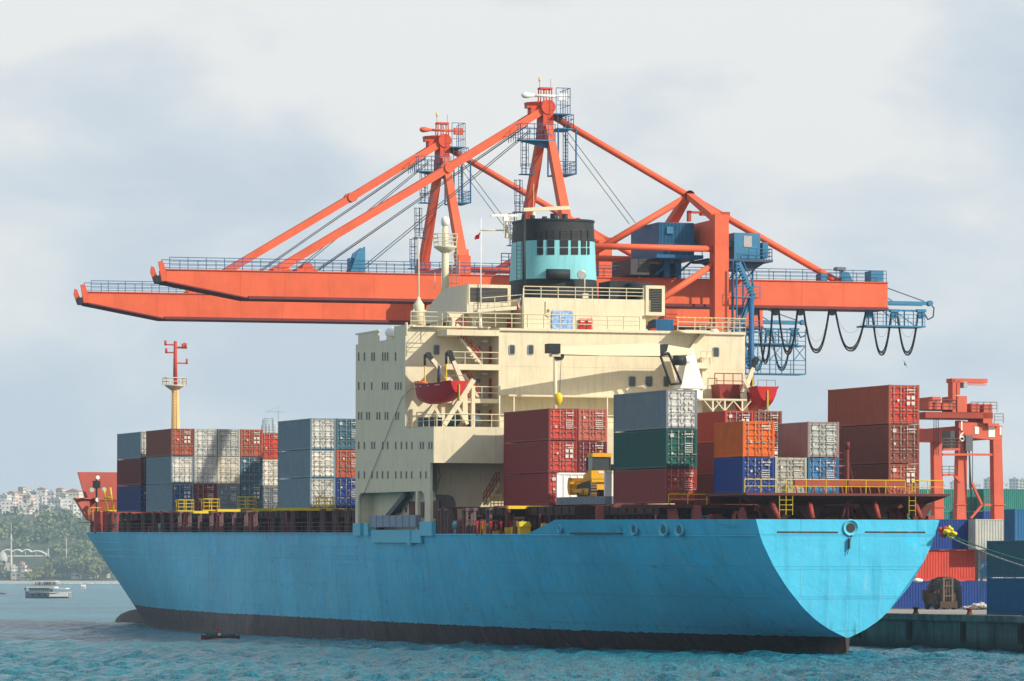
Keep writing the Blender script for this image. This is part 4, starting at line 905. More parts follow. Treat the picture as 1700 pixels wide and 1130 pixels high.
mb.prism([S(1094,571,s=s1-.5),S(1110,571,s=s1-.5),S(1107,583,s=s1-.5),S(1094,589,s=s1-.5)],(0,.3,0)); mb.build('luffing_frame', BLACK, pc)
mb = MB(); q = S(1128,598,s=s1-.3); mb.lathe([(.42,-.5),(.42,.5)],(q.x,s1-.3,q.z),16,'x'); mb.build('winch_drum', BLACK, pc)
mb = MB(); q = S(1134,597,s=s1-.35); mb.lathe([(.3,-.1),(.3,.6)],(q.x,s1-.35,q.z),16,'x'); mb.build('winch_motor', WHITE, pc)
q = S(922,590,s=s2+.4); mb = MB(); mb.tube((q.x,s2+.4,6.4),(q.x,s2+.4,q.z),.16,10); mb.box(q.x-.4,s2,q.z-.1,q.x+.35,s2+.9,q.z+.15); mb.build('jib_rest_post', CREAM, ship)

# ------------------------------------------------------------------ foremast and forecastle
fm = empty('foremast', parent=ship); sF = 199; zz = lambda y: S(291, y, s=sF).z; xF = S(291, 640, s=sF).x
MASTY = paint('mast_buff', (.70,.47,.20,1), .5, .08, .1)
mb = MB(); mb.tube((xF+.15,sF,-2.4),(xF,sF,zz(643)),.78,12,.42); mb.ladder((xF-.1,sF-.75,-1),(xF-.1,sF-.5,zz(645)),.4,r=.03); mb.build('mast_tube', MASTY, fm)
mb = MB(); mb.lathe([(.4,zz(648)),(1.15,zz(641)),(1.25,zz(639))],(xF-.1,sF,0),12); mb.rail([(xF-1.3,sF-1,zz(639)),(xF+1.1,sF-1,zz(639)),(xF+1.1,sF+1,zz(639)),(xF-1.3,sF+1,zz(639)),(xF-1.3,sF-1,zz(639))],.85,.8,2,.05); mb.build('crow_platform', CREAM, fm)
mb = MB(); mb.tube((xF,sF,zz(640)),(xF,sF,zz(566)),.27,10,.2)
for y, l, r_ in ((572,-1.2,0),(585,-1.1,0),(577,.9,1.3),(588,0,0),(602.5,0,1.4),(576,0,1.1)):
    if l: mb.tube((xF,sF,zz(y)),(xF+l,sF,zz(y)),.09,5); mb.tube((xF+l,sF,zz(y)-.1),(xF+l,sF,zz(y)+.5),.16,6)
    if r_: mb.tube((xF,sF,zz(y)),(xF+r_,sF,zz(y)),.09,5); mb.tube((xF+r_,sF,zz(y)-.1),(xF+r_,sF,zz(y)+.55),.13,6)
mb.build('mast_pole', STRED, fm)
BOW = empty('forecastle', parent=ship)
# starboard bulwark (inner side lit) following the bow, forecastle deck and transverse wave breaker
mb = MB(); n_ = 14
def fo(s, z): 
    return sect_fwd(min(s, 246), -2.4)*(1 if s < 240 else max(.05, (262-s)/22))
pts = []
for i in range(n_+1):
    s = 196+i*(258-196)/n_; h = max(.3, 12.3*(1-max(0,(s-185)/77)**2.3)); pts.append((h, s))
for i in range(n_):
    (h0,s0),(h1,s1_) = pts[i], pts[i+1]
    mb.hexa([(TC+h0-.5,s0,-2.3),(TC+h0-.3,s0,-2.3),(TC+h1-.3,s1_-3,-2.3),(TC+h1-.5,s1_-3,-2.3),(TC+h0,s0,2.1),(TC+h0+.2,s0,2.1),(TC+h1+.2,s1_,2.1),(TC+h1,s1_,2.1)])
mb.build('bow_bulwark', OXIDE, BOW)
mb = MB(); mb.add([(TC+11,196,-1.0)]+[(TC+h-.4,s,-1.0) for h,s in pts]+[(TC-h*.55,s,-1.0) for h,s in reversed(pts) if s > 215]+[(TC-6,196,-1.0)], [tuple(range(2+len(pts)+len([1 for h,s in pts if s > 215])))]); mb.build('forecastle_deck', OXIDE, BOW)
q0, q1 = S(132.5,783,s=196), S(142,830,s=196); q2 = S(150,864,s=196)
mb = MB(); zt = q0.z; mb.prism([(q1.x,196,q1.z),(TC+11.5,196,q1.z),(TC+11.5,197.2,zt),(q0.x,197.2,zt)], (0,.3,0)); mb.prism([(q2.x+.5,196.1,-2.4),(TC+11.5,196.1,-2.4),(TC+11.5,196.1,q1.z),(q1.x,196.1,q1.z)], (0,.3,0)); mb.build('wave_breaker', OXIDE, BOW)
qa, qb = S(124.5,827,s=195.4), S(146,862,s=195.4); qc = S(165,868,s=195.4)
mb = MB(); mb.prism([(qa.x,195.2,qa.z),(qa.x+1.6,195.2,qa.z+.05),(qc.x,195.2,qc.z),(qb.x,195.2,qb.z-.1)], (0,1.1,0)); mb.prism([(qa.x,194.9,qa.z-.08),(qa.x+3,194.9,qa.z-.08),(qa.x+3,194.9,qa.z+.06),(qa.x,194.9,qa.z+.06)], (0,1.6,0)); mb.build('flare_bracket', paint('pale_oxide', (.50,.13,.10,1), .6, .1, .15), BOW)
mb = MB()
for x, w in ((163,.7),(177,.6),(188,.5)):
    q = S(x,886,s=192); mb.prism([(q.x-w/2,192,-2.4),(q.x+w/2,192,-2.4),(q.x+w/3,192,.2),(q.x-w/2,192,.2)], (0,.8,0))
mb.build('windlass_bed', OXIDE, BOW)
mb = MB(); q0 = S(150,856,s=193); q1 = S(186,856,s=193); mb.rail([(q0.x,193,q0.z),(q1.x,193,q0.z)],.95,.9,2,.06)
for xa,ya,xb,yb in ((172,813,179,848),(183,809,188,848),(174,826,187,826),(177,848,195,848),(188,838,188,848)): mb.tube(S(xa,ya,s=192.6),S(xb,yb,s=192.6),.13,6)
mb.build('yellow_railing', YELLOW, BOW)
mb = MB(); q = S(162,817,s=194); mb.tube((q.x,194.6,-2),(q.x,194.6,S(162,795,s=194.6).z),.12,6); mb.box(q.x-.4,194.3,S(0,809,s=194).z,q.x+.4,194.9,S(0,797,s=194).z); mb.build('signal_post', BLACK, BOW)
for x,y,r_,mt in ((162,792.5,.24,MARKW),(161.5,829.5,.26,MARKW),(152,813,.28,plain('lamp_green',(.35,.5,.4,1),.4)),(172.5,812.5,.28,plain('lamp_green_pale',(.40,.52,.42,1),.4)),(206,864,.2,MARKW)):
    q = S(x,y,s=194); mb = MB(); mb.lathe([(r_*.7,.15),(r_,.05),(r_,-.2)],(q.x,194,q.z),12,'y'); mb.build('searchlight', mt, BOW)

# ------------------------------------------------------------------ shipping containers
def corr(L_, per, d, y0):
    P_ = []; k = int((L_)/per); off = (L_-k*per)/2; y = y0+off
    P_.append((y0, 0))
    for i in range(k): P_ += [(y, 0), (y+per*.28, 0), (y+per*.5, d), (y+per*.78, d)]; y += per
    P_.append((y, 0)); P_.append((y0+L_, 0)); return P_
CW = 2.438
MESH = {}
def cmesh(key, fn):
    if key not in MESH:
        o = fn(); MESH[key] = o.data; bpy.data.objects.remove(o)
    return MESH[key]
def body_mesh(L_, H_, per=.285):
    mb = MB(); p = .16
    for x in (0, CW-p):
        for y in (0, L_-p): mb.box(x, y, 0, x+p, y+p, H_)
    for z0, z1 in ((.02,.17),(H_-.12,H_-.02)):
        mb.box(.015,p,z0,.09,L_-p,z1); mb.box(CW-.09,p,z0,CW-.015,L_-p,z1)
    for z0, z1 in ((.03,.17),(H_-.14,H_-.02)): mb.box(p,.02,z0,CW-p,.14,z1); mb.box(p,L_-.14,z0,CW-p,L_-.03,z1)
    for sx, x, dx in ((0,.025,.04),(1,CW-.025,-.04)):
        C = corr(L_-2*p, per, dx, p); m_ = len(C); vs = [(x+d,y,.17) for y,d in C]+[(x+d,y,H_-.12) for y,d in C]
        mb.add(vs, [(i+1,i,i+m_,i+1+m_) if sx == 0 else (i,i+1,i+1+m_,i+m_) for i in range(m_-1)])
    C = corr(CW-2*p, .25, -.04, p); m_ = len(C); mb.add([(x,L_-.03+d,.17) for x,d in C]+[(x,L_-.03+d,H_-.14) for x,d in C], [(i+1,i,i+m_,i+1+m_) for i in range(m_-1)])
    C = corr(L_-.3, .42, .02, .15); m_ = len(C); mb.add([(.09,y,H_-.05+d) for y,d in C]+[(CW-.09,y,H_-.05+d) for y,d in C], [(i,i+m_,i+1+m_,i+1) for i in range(m_-1)])
    mb.box(.09,.14,.06,CW-.09,L_-.14,.12)
    return mb.build('body', PAINTOC)
def door_mesh(H_, flat=False):
    mb = MB(); w = (CW-.32)/2-.01; z0, z1 = .18, H_-.15; d = .055
    mb.box(0,.03,z0,w,.08,z0+.07); mb.box(0,.03,z1-.07,w,.08,z1); mb.box(0,.03,z0+.07,.06,.08,z1-.07); mb.box(w-.06,.03,z0+.07,w,.08,z1-.07)
    nz = 5; prof = []; hz = (z1-z0-.14)/nz
    for i in range(nz):
        a_ = z0+.07+i*hz; prof += [(a_,.035),(a_+.09,.035),(a_+.15,.035+d),(a_+hz-.06,.035+d)] if i < nz else []
    prof.append((z1-.07,.035)); m_ = len(prof)
    mb.add([(.06,y,z) for z,y in prof]+[(w-.06,y,z) for z,y in prof], [(i,i+m_,i+1+m_,i+1) for i in range(m_-1)])
    return mb.build('door', PAINTOC)
def bars_mesh(H_):
    mb = MB(); w = (CW-.32)/2-.01
    for x in (.25, w-.25):
        mb.tube((x,.0,.08),(x,.0,H_-.06),.024,6)
        for z in (.2,.62,H_*.5,H_-.65,H_-.25): mb.box(x-.06,-.02,z,x+.06,.035,z+.07)
    for x in (.25, w-.25): mb.box(x,-.035,1.0,x+.36,-.01,1.06)
    for z in (.35,1.0,1.7,H_-.45): mb.box(-.03,.0,z,.09,.04,z+.1)
    return mb.build('locking_bars', BARM)
def marks_mesh(seed, H_, left=False):
    r_ = random.Random(seed); mb = MB(); y = -.045
    def dash(x, z, wd, hh, gap=.3):
        while wd > .03:
            w = min(wd, r_.uniform(.05,.13)); mb.add([(x,y,z),(x+w,y,z),(x+w,y,z+hh),(x,y,z+hh)], [(0,1,2,3)]); x += w+.03; wd -= w+.03
    dash(1.42, H_-.42, .75, .11); dash(1.62, H_-.60, .45, .08)
    k = r_.random()
    if k < .28:
        for i in range(2):
            for j in range(2): x, z = 1.42+i*.38, H_*.55+j*.42-.2; mb.add([(x,y,z),(x+.26,y,z),(x+.26,y,z+.27),(x,y,z+.27)], [(0,1,2,3)])
    elif k < .6:
        for i in range(5): dash(1.45, H_*.62-i*.16, .6, .07)
    x, z = .45+r_.uniform(-.1,.3), H_*.5+r_.uniform(-.6,.5); mb.add([(x,y,z),(x+.15,y,z),(x+.15,y,z+.17),(x,y,z+.17)], [(0,1,2,3)])
    if r_.random() < .35: x, z = .3, H_-.6; mb.add([(x,y,z),(x+.28,y,z),(x+.28,y,z+.26),(x,y,z+.26)], [(0,1,2,3)])
    half = MB()
    for q in mb.f:
        if (mb.v[q[0]][0] < 1.2) == left: half.add([mb.v[i] for i in q], [(0,1,2,3)])
    return half.build('marking', MARKC)
HC_, ST = 2.896, 2.591
CCOL = dict(greyblue=(.16,.235,.29), grey=(.40,.42,.40), lgrey=(.56,.57,.55), white=(.70,.69,.63), cream=(.60,.57,.47), brown=(.22,.068,.05), rust=(.40,.095,.055), maroon=(.155,.028,.032), navy=(.022,.04,.15), blue=(.02,.12,.27), steel=(.055,.14,.20), brblue=(.02,.08,.34),
    red=(.50,.06,.042), dred=(.25,.04,.038), salmon=(.46,.12,.085), green=(.02,.10,.085), orange=(.68,.13,.018), teal=(.025,.20,.17), olive=(.38,.38,.33), slate=(.17,.20,.23), royal=(.016,.05,.23), mgrey=(.29,.20,.20), bred=(.50,.06,.04), dgreen=(.03,.16,.12), skyb=(.05,.20,.42))
seedc = [100]
def container(M, L_, H_, side, end, label, mark=True, group='containers stacked on the ship'):
    o = empty('shipping_container', M, label, 'container', group); seedc[0] += 1; r_ = random.Random(seedc[0])
    def link(nm, me, col=None, dx=0, par=o):
        c = bpy.data.objects.new(nm, me); COL.objects.link(c); c.parent = par
        if dx: c.location.x = dx
        if col: j = r_.uniform(.92,1.08); c.color = (col[0]*j, col[1]*j, col[2]*j, 1)
        return c
    link('body', cmesh(('b',L_,H_), lambda: body_mesh(L_,H_)), CCOL[side])
    dm, bm = cmesh(('d',H_), lambda: door_mesh(H_)), cmesh(('k',H_), lambda: bars_mesh(H_))
    for dx in (.16, .16+(CW-.32)/2+.01):
        d_ = link('door', dm, CCOL[end], dx); link('locking_bars', bm, None, 0, d_)
    if mark:
        k_ = seedc[0]%9
        for nm, lo_ in (('right', False), ('left', True)): link('marking', cmesh(('m',k_,H_,nm), lambda: marks_mesh(k_, H_, lo_)))
    return o
def stack(k, s, L_, z0, items, where, t=None):
    z = z0
    for it in items:
        H_, side, end, label = it[:4]
        container(MS@T((k*2.52 if t is None else t)+random.uniform(-.012,.012), s+random.uniform(-.03,.03), z), L_, H_, side, end, label+' '+where if where else label, *(it[4:])); z += H_+.022
F40, F20 = 12.192, 6.058
# stack A right of the bulldozer
stack(0, 0, F40, 0, [(ST,'dred','red','red forty foot container right of the yellow bulldozer, below the dark green one'),(HC_,'green','green','dark green forty foot container with green doors, below a grey one'),(HC_,'slate','lgrey','slate grey container with pale grey doors, on top of the dark green container')], '')
# bay with D
stack(0, 28.37, F40, 0, [(ST,'dred','red','dark red container at the bottom of the stack left of the bulldozer'),(ST,'dred','red','dark red container with bright red doors, middle of the stack left of the bulldozer'),(ST,'dred','red','dark red container with bright red doors, topmost of the stack left of the bulldozer')], '')
stack(1, 28.37, F40, 0, [(ST,'maroon','brown','brown container hidden low behind the yellow bulldozer'),(ST,'maroon','maroon','maroon container with a white code column, right above the bulldozer cab'),(ST,'salmon','salmon','faded salmon red container beside the top red one, left of the slate grey container')], '')
stack(6, 28.37, F40, 0, [(ST,'maroon','maroon','dark maroon container at the bottom behind the blue and orange ones'),(ST,'dred','dred','dark red container half hidden behind the orange container'),(ST,'red','dred','bright red container peeking above the orange container'),], '')
stack(7, 28.37, F40, 0, [(ST,'maroon','maroon','dark brown container low behind the olive grey one'),(ST,'maroon','maroon','dark brown container behind the gap between orange and maroon-sided ones'),(ST-.001,'brown','brown','small dark brown container end showing above the orange container, right of the bright red one')], '')
# stern platform stacks
stack(1, -9.47, F20, .70, [(ST,'royal','royal','royal blue twenty foot container below the orange one on the stern platform'),(ST,'orange','orange','bright orange twenty foot container on the royal blue one at the stern')], '')
stack(2, -9.47, F20, .70, [(ST,'olive','olive','olive grey twenty foot container between two blue containers at the stern')], '')
stack(3, -9.47, F20, .70, [(ST,'blue','skyb','mid blue twenty foot container with battered doors left of the stern mast'),(ST,'mgrey','grey','container with stained maroon-grey side and pale grey doors at the stern')], '')
stack(6, -6.49, F40, .36, [(ST,'brown','rust','brown container at the bottom of the tall brown stack by the quay crane'),(HC_,'brown','brown','dull brown container in the middle of the tall brown stack by the quay crane'),(HC_,'rust','bred','reddish brown container on top of the tall brown stack by the quay crane')], '')
# forward bays
stack(-2, 84.8, F40, -.05, [(HC_,'greyblue','lgrey','grey-blue container at the bottom of the stack left of the cream superstructure'),(ST,'greyblue','white','grey-blue container with whitish doors, middle of the stack left of the cream superstructure'),(HC_,'greyblue','lgrey','grey-blue container topmost in the stack left of the cream superstructure')], '')
stack(-1, 84.8, F40, -.05, [(HC_,'royal','royal','royal blue container in shade right beside the cream superstructure'),(ST,'rust','rust','rusty red container right beside the cream superstructure, between grey and blue'),(HC_,'steel','steel','steel blue container with banded doors at the top beside the cream superstructure')], '')
cB = [[('greyblue','blue','blue container under the grey-blue one, front left corner of the far block'),('greyblue','white','grey-blue container with white doors under the brown one'),('brown','rust','brown container with salmon doors at the top left of the far block')],
 [('maroon','maroon','maroon container on the bottom row of the far block, second column'),('grey','lgrey','light grey container on the middle row of the far block, second column'),('grey','lgrey','light grey container crossed by a shadow on the top row of the far block')],
 [('slate','greyblue','grey-blue container on the bottom row of the far block, third column'),('cream','cream','cream grey container with rusty edges on the middle row of the far block'),('grey','grey','grey container with four white labels on the top row of the far block')],
 [('steel','steel','steel blue container with white marks on the bottom row of the far block, fourth column'),('steel','steel','dark steel blue container with a red badge on the middle row of the far block'),('rust','rust','rust brown container with a yellow sticker on the top row of the far block')]]
for i, colm in enumerate(cB): stack(i-2, 142.7, F40, 0, [(HC_,)+c for c in colm], '')
q = S(437.5, 722, s=157.5)
stack(2, 157.5, F40, 0, [(HC_,'slate','slate','slate grey container in shade at the right end of the far block, set back'),(HC_,'cream','white','rusty cream container at the right end of the far block, set back'),(HC_,'rust','bred','rusty red container at the right end of the far block, set back')], '', t=q.x-.3)
stack(-2, 157.6, F40, 0, [(HC_,'navy','navy','navy blue container at the bottom of the foremost stack beside the red bow'),(HC_,'maroon','maroon','dark maroon container in the middle of the foremost stack beside the red bow'),(HC_-.0,'greyblue','cream','grey-blue container on top of the foremost stack beside the red bow')], '')

# lashing rods crossed over the lowest doors
for k_, s_, z_ in ((-1,142.7,0),(0,142.7,0),(1,142.7,0),(-2,142.7,0),(-2,84.8,0),(-1,84.8,0),(1,-9.47,.7),(3,-9.47,.7),(0,0,0)):
    x_ = k_*2.52
    for xa_, xb_ in ((.15,2.2),(2.29,.25)):
        mb = MB(); mb.tube((x_+xa_,s_-.22,z_-.1),(x_+xb_,s_-.1,z_+2.75),.022,5); mb.build('lashing_rod', plain('rod_dull',(.16,.14,.11,1),.6) if 'rod_dull' not in bpy.data.materials else bpy.data.materials['rod_dull'], ship)
# flat rack with bulldozer
fr = empty('flat_rack', MS@T(0, 14.2, 0), 'grey flat rack with upright white end walls carrying the yellow bulldozer', 'flat rack')
FRM = paint('rack_grey', (.20,.25,.29,1), .6, .15, .35)
mb = MB(); mb.box(0,0,.02,CW,F40,.62)
for i in range(20): y = .3+i*.6; mb.box(-.03,y,.1,0,y+.08,.58)
mb.build('base', FRM, fr)
for y0 in (0, F40-.22):
    mb = MB(); mb.box(0,y0,.62,.14,y0+.22,2.6); mb.box(CW-.14,y0,.62,CW,y0+.22,2.6); mb.box(0,y0,2.45,CW,y0+.22,2.6); mb.box(.14,y0+.08,.62,CW-.14,y0+.14,2.45)
    for i in range(3): x = .55+i*.6; mb.box(x,y0+.02,.62,x+.06,y0+.08,2.45)
    mb.build('end_wall', WHITE, fr)
bz = empty('bulldozer', MS@T(1.25, 20.0, .62), 'yellow bulldozer with curved blade chained on the flat rack', 'bulldozer')
DY = paint('dozer_yellow', (.72,.37,.02,1), .45, .12, .15, grime=.2); DB = plain('track_black', (.03,.028,.025,1), .7)
for sx in (-1.05, .55):
    tr = empty('track', T(sx,0,0), parent=bz)
    P_ = []; 
    for g in range(0, 181, 20): P_.append((0,1.35+.42*math.sin(math.radians(g)),.5-.48*math.cos(math.radians(g))))
    for g in range(180, 361, 20): P_.append((0,-1.35+.42*math.sin(math.radians(g)),.62-.6*math.cos(math.radians(g)) if g < 300 else .5-.48*math.cos(math.radians(g))))
    mb = MB(); m_ = len(P_); P2 = [Vector(p) for p in P_]; c0 = Vector((0,0,.5))
    mb.prism([(0,p.y,p.z) for p in P2], (.5,0,0)); mb.build('track_belt', DB, tr)
    mb = MB()
    for i in range(m_):
        p, q_ = P2[i], P2[(i+1)%m_]; L_ = (q_-p).length
        for j in range(max(1, int(L_/.2))): c = p.lerp(q_, j/max(1,int(L_/.2))); r_ = (c-c0).normalized(); mb.box(-.01,c.y-.04+r_.y*.03,c.z-.03+r_.z*.03,.52,c.y+.04+r_.y*.03,c.z+.04+r_.z*.03)
    mb.build('track_shoe', paint('worn_track', (.30,.17,.05,1), .5, .2, .5), tr)
    mb = MB(); mb.box(-.03,-1.2,.35,.0,1.3,.65)
    for y in (-.9,-.3,.3,.9): mb.lathe([(.17,-.05),(.17,.0)],(0,y,.3),10,'x')
    mb.build('roller_frame', DY, tr)
mb = MB(); mb.box(-.5,-1.5,.55,.5,1.9,1.25); mb.prism([(-.48,.2,1.25),(-.48,1.9,1.25),(-.48,1.8,1.75),(-.48,.2,2.0)],(.96,0,0)); mb.box(-.95,-1.7,1.15,.95,.1,1.75); mb.prism([(-1.0,-1.75,1.4),(-1.0,-.6,1.4),(-1.0,-.75,2.05),(-1.0,-1.75,2.05)],(2.0,0,0)); mb.build('body', DY, bz)
cb_ = empty('cab', parent=bz)
mb = MB(); mb.box(-.75,-1.35,2.0,.75,.35,2.1)
for x in (-.75,.65):
    for y in (-1.35,.25): mb.box(x,y,2.0,x+.1,y+.1,3.15)
mb.box(-.75,-1.35,2.02,.75,-1.3,2.2); mb.build('cab_frame', DB, cb_)
mb = MB(); mb.box(-.68,-1.3,2.1,.68,.3,3.1); mb.build('cab_window', GLASS, cb_)
mb = MB(); mb.box(-.8,-1.42,3.12,.8,-.05,3.42); mb.box(-.7,-.05,3.12,.7,.4,3.2); mb.build('cab_roof', DY, cb_)
mb = MB(); mb.lathe([(.1,0),(.1,.16),(.04,.24)],(0,-.9,3.42),8); mb.build('beacon', paint('beacon_orange',(.8,.25,.02,1),.3), cb_)
mb = MB(); prof = [(2.35,.15),(2.62,.3),(2.78,.75),(2.72,1.2),(2.5,1.5)]; prof2 = [(y-.1,z) for y,z in prof]
for (y0,z0),(y1,z1),(a2,b2),(a3,b3) in zip(prof, prof[1:], prof2, prof2[1:]): mb.hexa([(-1.5,a2,b2),(1.5,a2,b2),(1.5,y0,z0),(-1.5,y0,z0),(-1.5,a3,b3),(1.5,a3,b3),(1.5,y1,z1),(-1.5,y1,z1)])
for x in (-1.5,1.44): mb.prism([(x,2.2,.15),(x,2.62,.3),(x,2.78,.75),(x,2.72,1.2),(x,2.5,1.55),(x,2.3,1.5)],(.06,0,0))
mb.build('blade', DY, bz)
mb = MB()
for x in (-1.25,1.1): mb.bar((x,-.2,.45),(x,2.4,.5),.16,.26); mb.bar((x*.6,1.4,1.2),(x*.8,2.4,1.1),.12,.12)
mb.build('push_arm', DY, bz)
mb = MB(); mb.tube((-.25,1.1,1.9),(-.25,1.1,2.9),.07,8); mb.tube((-.25,1.1,2.9),(-.25,1.0,3.05),.06,8); mb.build('exhaust_stack', DB, bz)
mb = MB(); mb.box(-.5,-1.78,1.95,.5,-1.755,2.02); mb.box(-.4,-1.78,1.83,.4,-1.755,1.93)
mb.build('lettering_plate', MARKW, bz)
# ------------------------------------------------------------------ ship-to-shore gantry crane (local: x across the quay towards land, y along quay, z above water)
S1 = 116.26; CT = 28.0
qc = empty('quay_crane', MQ@T(CT, S1, .35), 'nearer tall orange gantry crane with white sight arm on its apex, boom over the ship', 'gantry crane', 'ship-to-shore gantry cranes')
def C1(px, py, y=0.0):   # survey on the crane's plane y=const
    q = Q(px, py, s=S1+y); return Vector((q.x-CT, y, q.z-.35))
bw = 1.7
mb = MB(); top = lambda x: 35.72+.0035*(x+40)
xs = [(-39.9, 34.55),(-31.6, 33.3),(-2.4, 33.45)]
mb.prism([(-39.9,-bw,34.6),(-31.6,-bw,33.15),(-2.45,-bw,33.25),(-2.45,-bw,top(-2)),(-39.9,-bw,top(-40))], (0,2*bw,0)); mb.box(-2.4,-bw-.1,33.0,-2.2,bw+.1,36.0) if False else None
boom = mb.build('boom', ORANGE, qc)
mb = MB(); mb.prism([(-2.35,-bw,33.25),(37.0,-bw,33.4),(37.0,-bw,top(37)),(-2.35,-bw,top(-2))], (0,2*bw,0)); gird = mb.build('rear_girder', ORANGE, qc)
for x in [-37+4.6*i for i in range(16)]:
    zb_j = 33.3+max(0,(-31.6-x))*.175; mb = MB(); mb.box(x,-bw-.014,zb_j+.05,x+.06,-bw,top(x)-.05); mb.build('plate_joint', ORANGE2, boom if x < -3 else gird)
mb = MB()
for z0, z1, d in ((33.0,33.28,.28),): mb.prism([(-31.6,-bw-d,z0),(37.0,-bw-d,z0+.15),(37.0,-bw-d,z1+.15),(-31.6,-bw-d,z1)],(0,2*(bw+d),0))
mb.prism([(-39.9,-bw-.15,34.48),(-31.6,-bw-.15,33.0),(-31.6,-bw-.15,33.14),(-39.9,-bw-.15,34.62)],(0,2*bw+.3,0)); mb.build('trolley_rail', paint('rail_maroon',(.16,.035,.04,1),.6,.15,.2), qc)
mb = MB(); mb.prism([(-39.9,-bw-.12,top(-40)+.002),(37,-bw-.12,top(37)+.002),(37,-bw-.12,top(37)+.1),(-39.9,-bw-.12,top(-40)+.1)],(0,2*bw+.24,0)); mb.build('top_flange', ORANGE2, qc)
for y in (-bw-.05, bw-.1):
    mb = MB(); mb.prism([(-39.9,y,34.6),(-40.4,y,34.6),(-40.75,y,36.5),(-40.3,y,36.6),(-39.95,y,35.7)] if y < 0 else [(-39.9,y,34.6),(-40.4,y,34.6),(-40.8,y,35.7),(-40.7,y,36.3),(-40.4,y,36.2),(-40.1,y,35.3)],(0,.16,0)); mb.build('boom_tip_fin', ORANGE2, boom)
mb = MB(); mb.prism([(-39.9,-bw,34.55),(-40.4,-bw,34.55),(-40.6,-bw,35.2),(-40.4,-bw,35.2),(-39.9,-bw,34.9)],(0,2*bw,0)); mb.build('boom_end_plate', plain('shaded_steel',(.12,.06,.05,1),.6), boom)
mb = MB()
for y in (-bw-.1, bw+.1):
    mb.rail([(-39.6,y,top(-40)+.1),(-2.5,y,top(-2)+.1)], 1.15, 1.9, 3, .035); mb.rail([(-2.4,y,top(-2)+.1),(36.8,y,top(37)+.1)], 1.15, 1.9, 3, .035)
mb.build('girder_railing', CBLUE, qc)
# A frame
for sy in (-1, 1):
    mb = MB(); mb.bar((0,sy*7.4,40.1),(0,sy*.95,51.2),.95,1.15,(0,1,0),.75,.85); mb.bar((0,sy*7.4,39.9),(0,sy*7.2,40.6),1.3,1.5,(0,1,0)); mb.build('a_frame_leg', ORANGE, qc)
    mb = MB(); mb.box(-.7,sy*7.8-.75,37.2,.7,sy*7.8+.75,40.05); mb.box(-.75,sy*7.8-.8,2.4+1.6,.75,sy*7.8+.8,37.2); mb.build('waterside_leg', ORANGE, qc)
    mb = MB(); mb.box(15.3,sy*7.8-.8,4.0,16.8,sy*7.8+.8,42.05 if sy < 0 else 41.8); mb.build('landside_leg', ORANGE, qc)
    mb = MB(); mb.tube((.6,sy*7.8,38.6),(15.4,sy*7.8,38.6),.32,10); mb.build('portal_tie', ORANGE, qc)
    mb = MB(); mb.tube((15.4,sy*7.8,37.0),(7,sy*7.8,31.6),.34,10); mb.tube((7,sy*7.8,31.6),(.6,sy*7.8,22),.34,10); mb.build('portal_brace', ORANGE, qc)
    mb = MB(); mb.box(-.6,sy*7.8-.6,18,16,sy*7.8+.6,19.6); mb.build('portal_beam', ORANGE, qc)
    for x in (0, 16.05):
        mb = MB(); mb.box(x-.5,sy*7.8-3,3.0,x+.5,sy*7.8+3,4.0)
        for k in range(4): mb.lathe([(.4,-.2),(.4,.2)],(x,sy*7.8-2.4+k*1.6,2.8),12,'x')
        mb.build('bogie', MAROON, qc)
for x in (0, 16.05):
    mb = MB(); mb.box(x-.62,-7.8,39.0 if x > 1 else 37.6,x+.62,7.8,41.6 if x > 1 else 39.2); mb.box(x-.5,-7.8,8,x+.5,7.8,9.4); mb.build('cross_beam', ORANGE, qc)
# apex head
mb = MB(); mb.box(-.55,-1.1,50.8,.55,1.1,53.6); mb.tube((0,-1.2,53.2),(0,1.2,53.2),.75,14); mb.box(-1.7,-.6,52.6,-.6,.6,53.2); mb.bar((-2.1,0,53.4),(-.5,0,53.6),.8,.6)
for x in (-.62,.0,.62):
    for y in (-.4,.4): mb.tube((x,y,53.6),(x*.9,y,55.2),.07,5)
mb.box(-.66,-.5,55.1,.66,.5,55.28); mb.build('apex_head', paint('apex_orange',(.58,.075,.035,1),.5,.12,.15), qc)
mb = MB(); mb.tube((-.6,0,55.2),(-.6,0,56.2),.035,5); mb.tube((.6,0,55.2),(.6,0,56.2),.03,5); mb.build('beacon_staff', STEEL, qc)
mb = MB(); mb.lathe([(.09,55.9),(.11,56.4)],(-.6,0,0),8); mb.build('beacon', YELLOW, qc)
arm = empty('sight_arm', parent=qc)
mb = MB(); mb.tube((-2.0,-1.3,54.3),(1.6,-1.3,54.3),.15,8); mb.lathe([(.08,-2.95),(.26,-2.8),(.33,-2.5),(.27,-2.2),(.15,-1.6)],(0,-1.3,54.3),10,'x'); mb.box(.9,-1.4,53.85,1.95,-1.28,54.6); armo = mb.build('arm', WHITE, arm)
mb = MB()
for x0,x1,y0,y1,z in ((-3.4,.3,-2.4,-1.2,49.6),(.7,2.6,-2.2,1.2,46.3),(.7,2.4,-2.0,1.2,50.9),(.6,2.1,-1.8,1.4,52.4)): mb.box(x0,y0,z,x1,y1,z+.12)
mb.prism([(-3.4,-1.8,49.6),(-.3,-1.8,49.6),(-.3,-1.8,48.9)],(0,.15,0)); mb.build('apex_platform', CBLUE2, qc)
mb = MB()
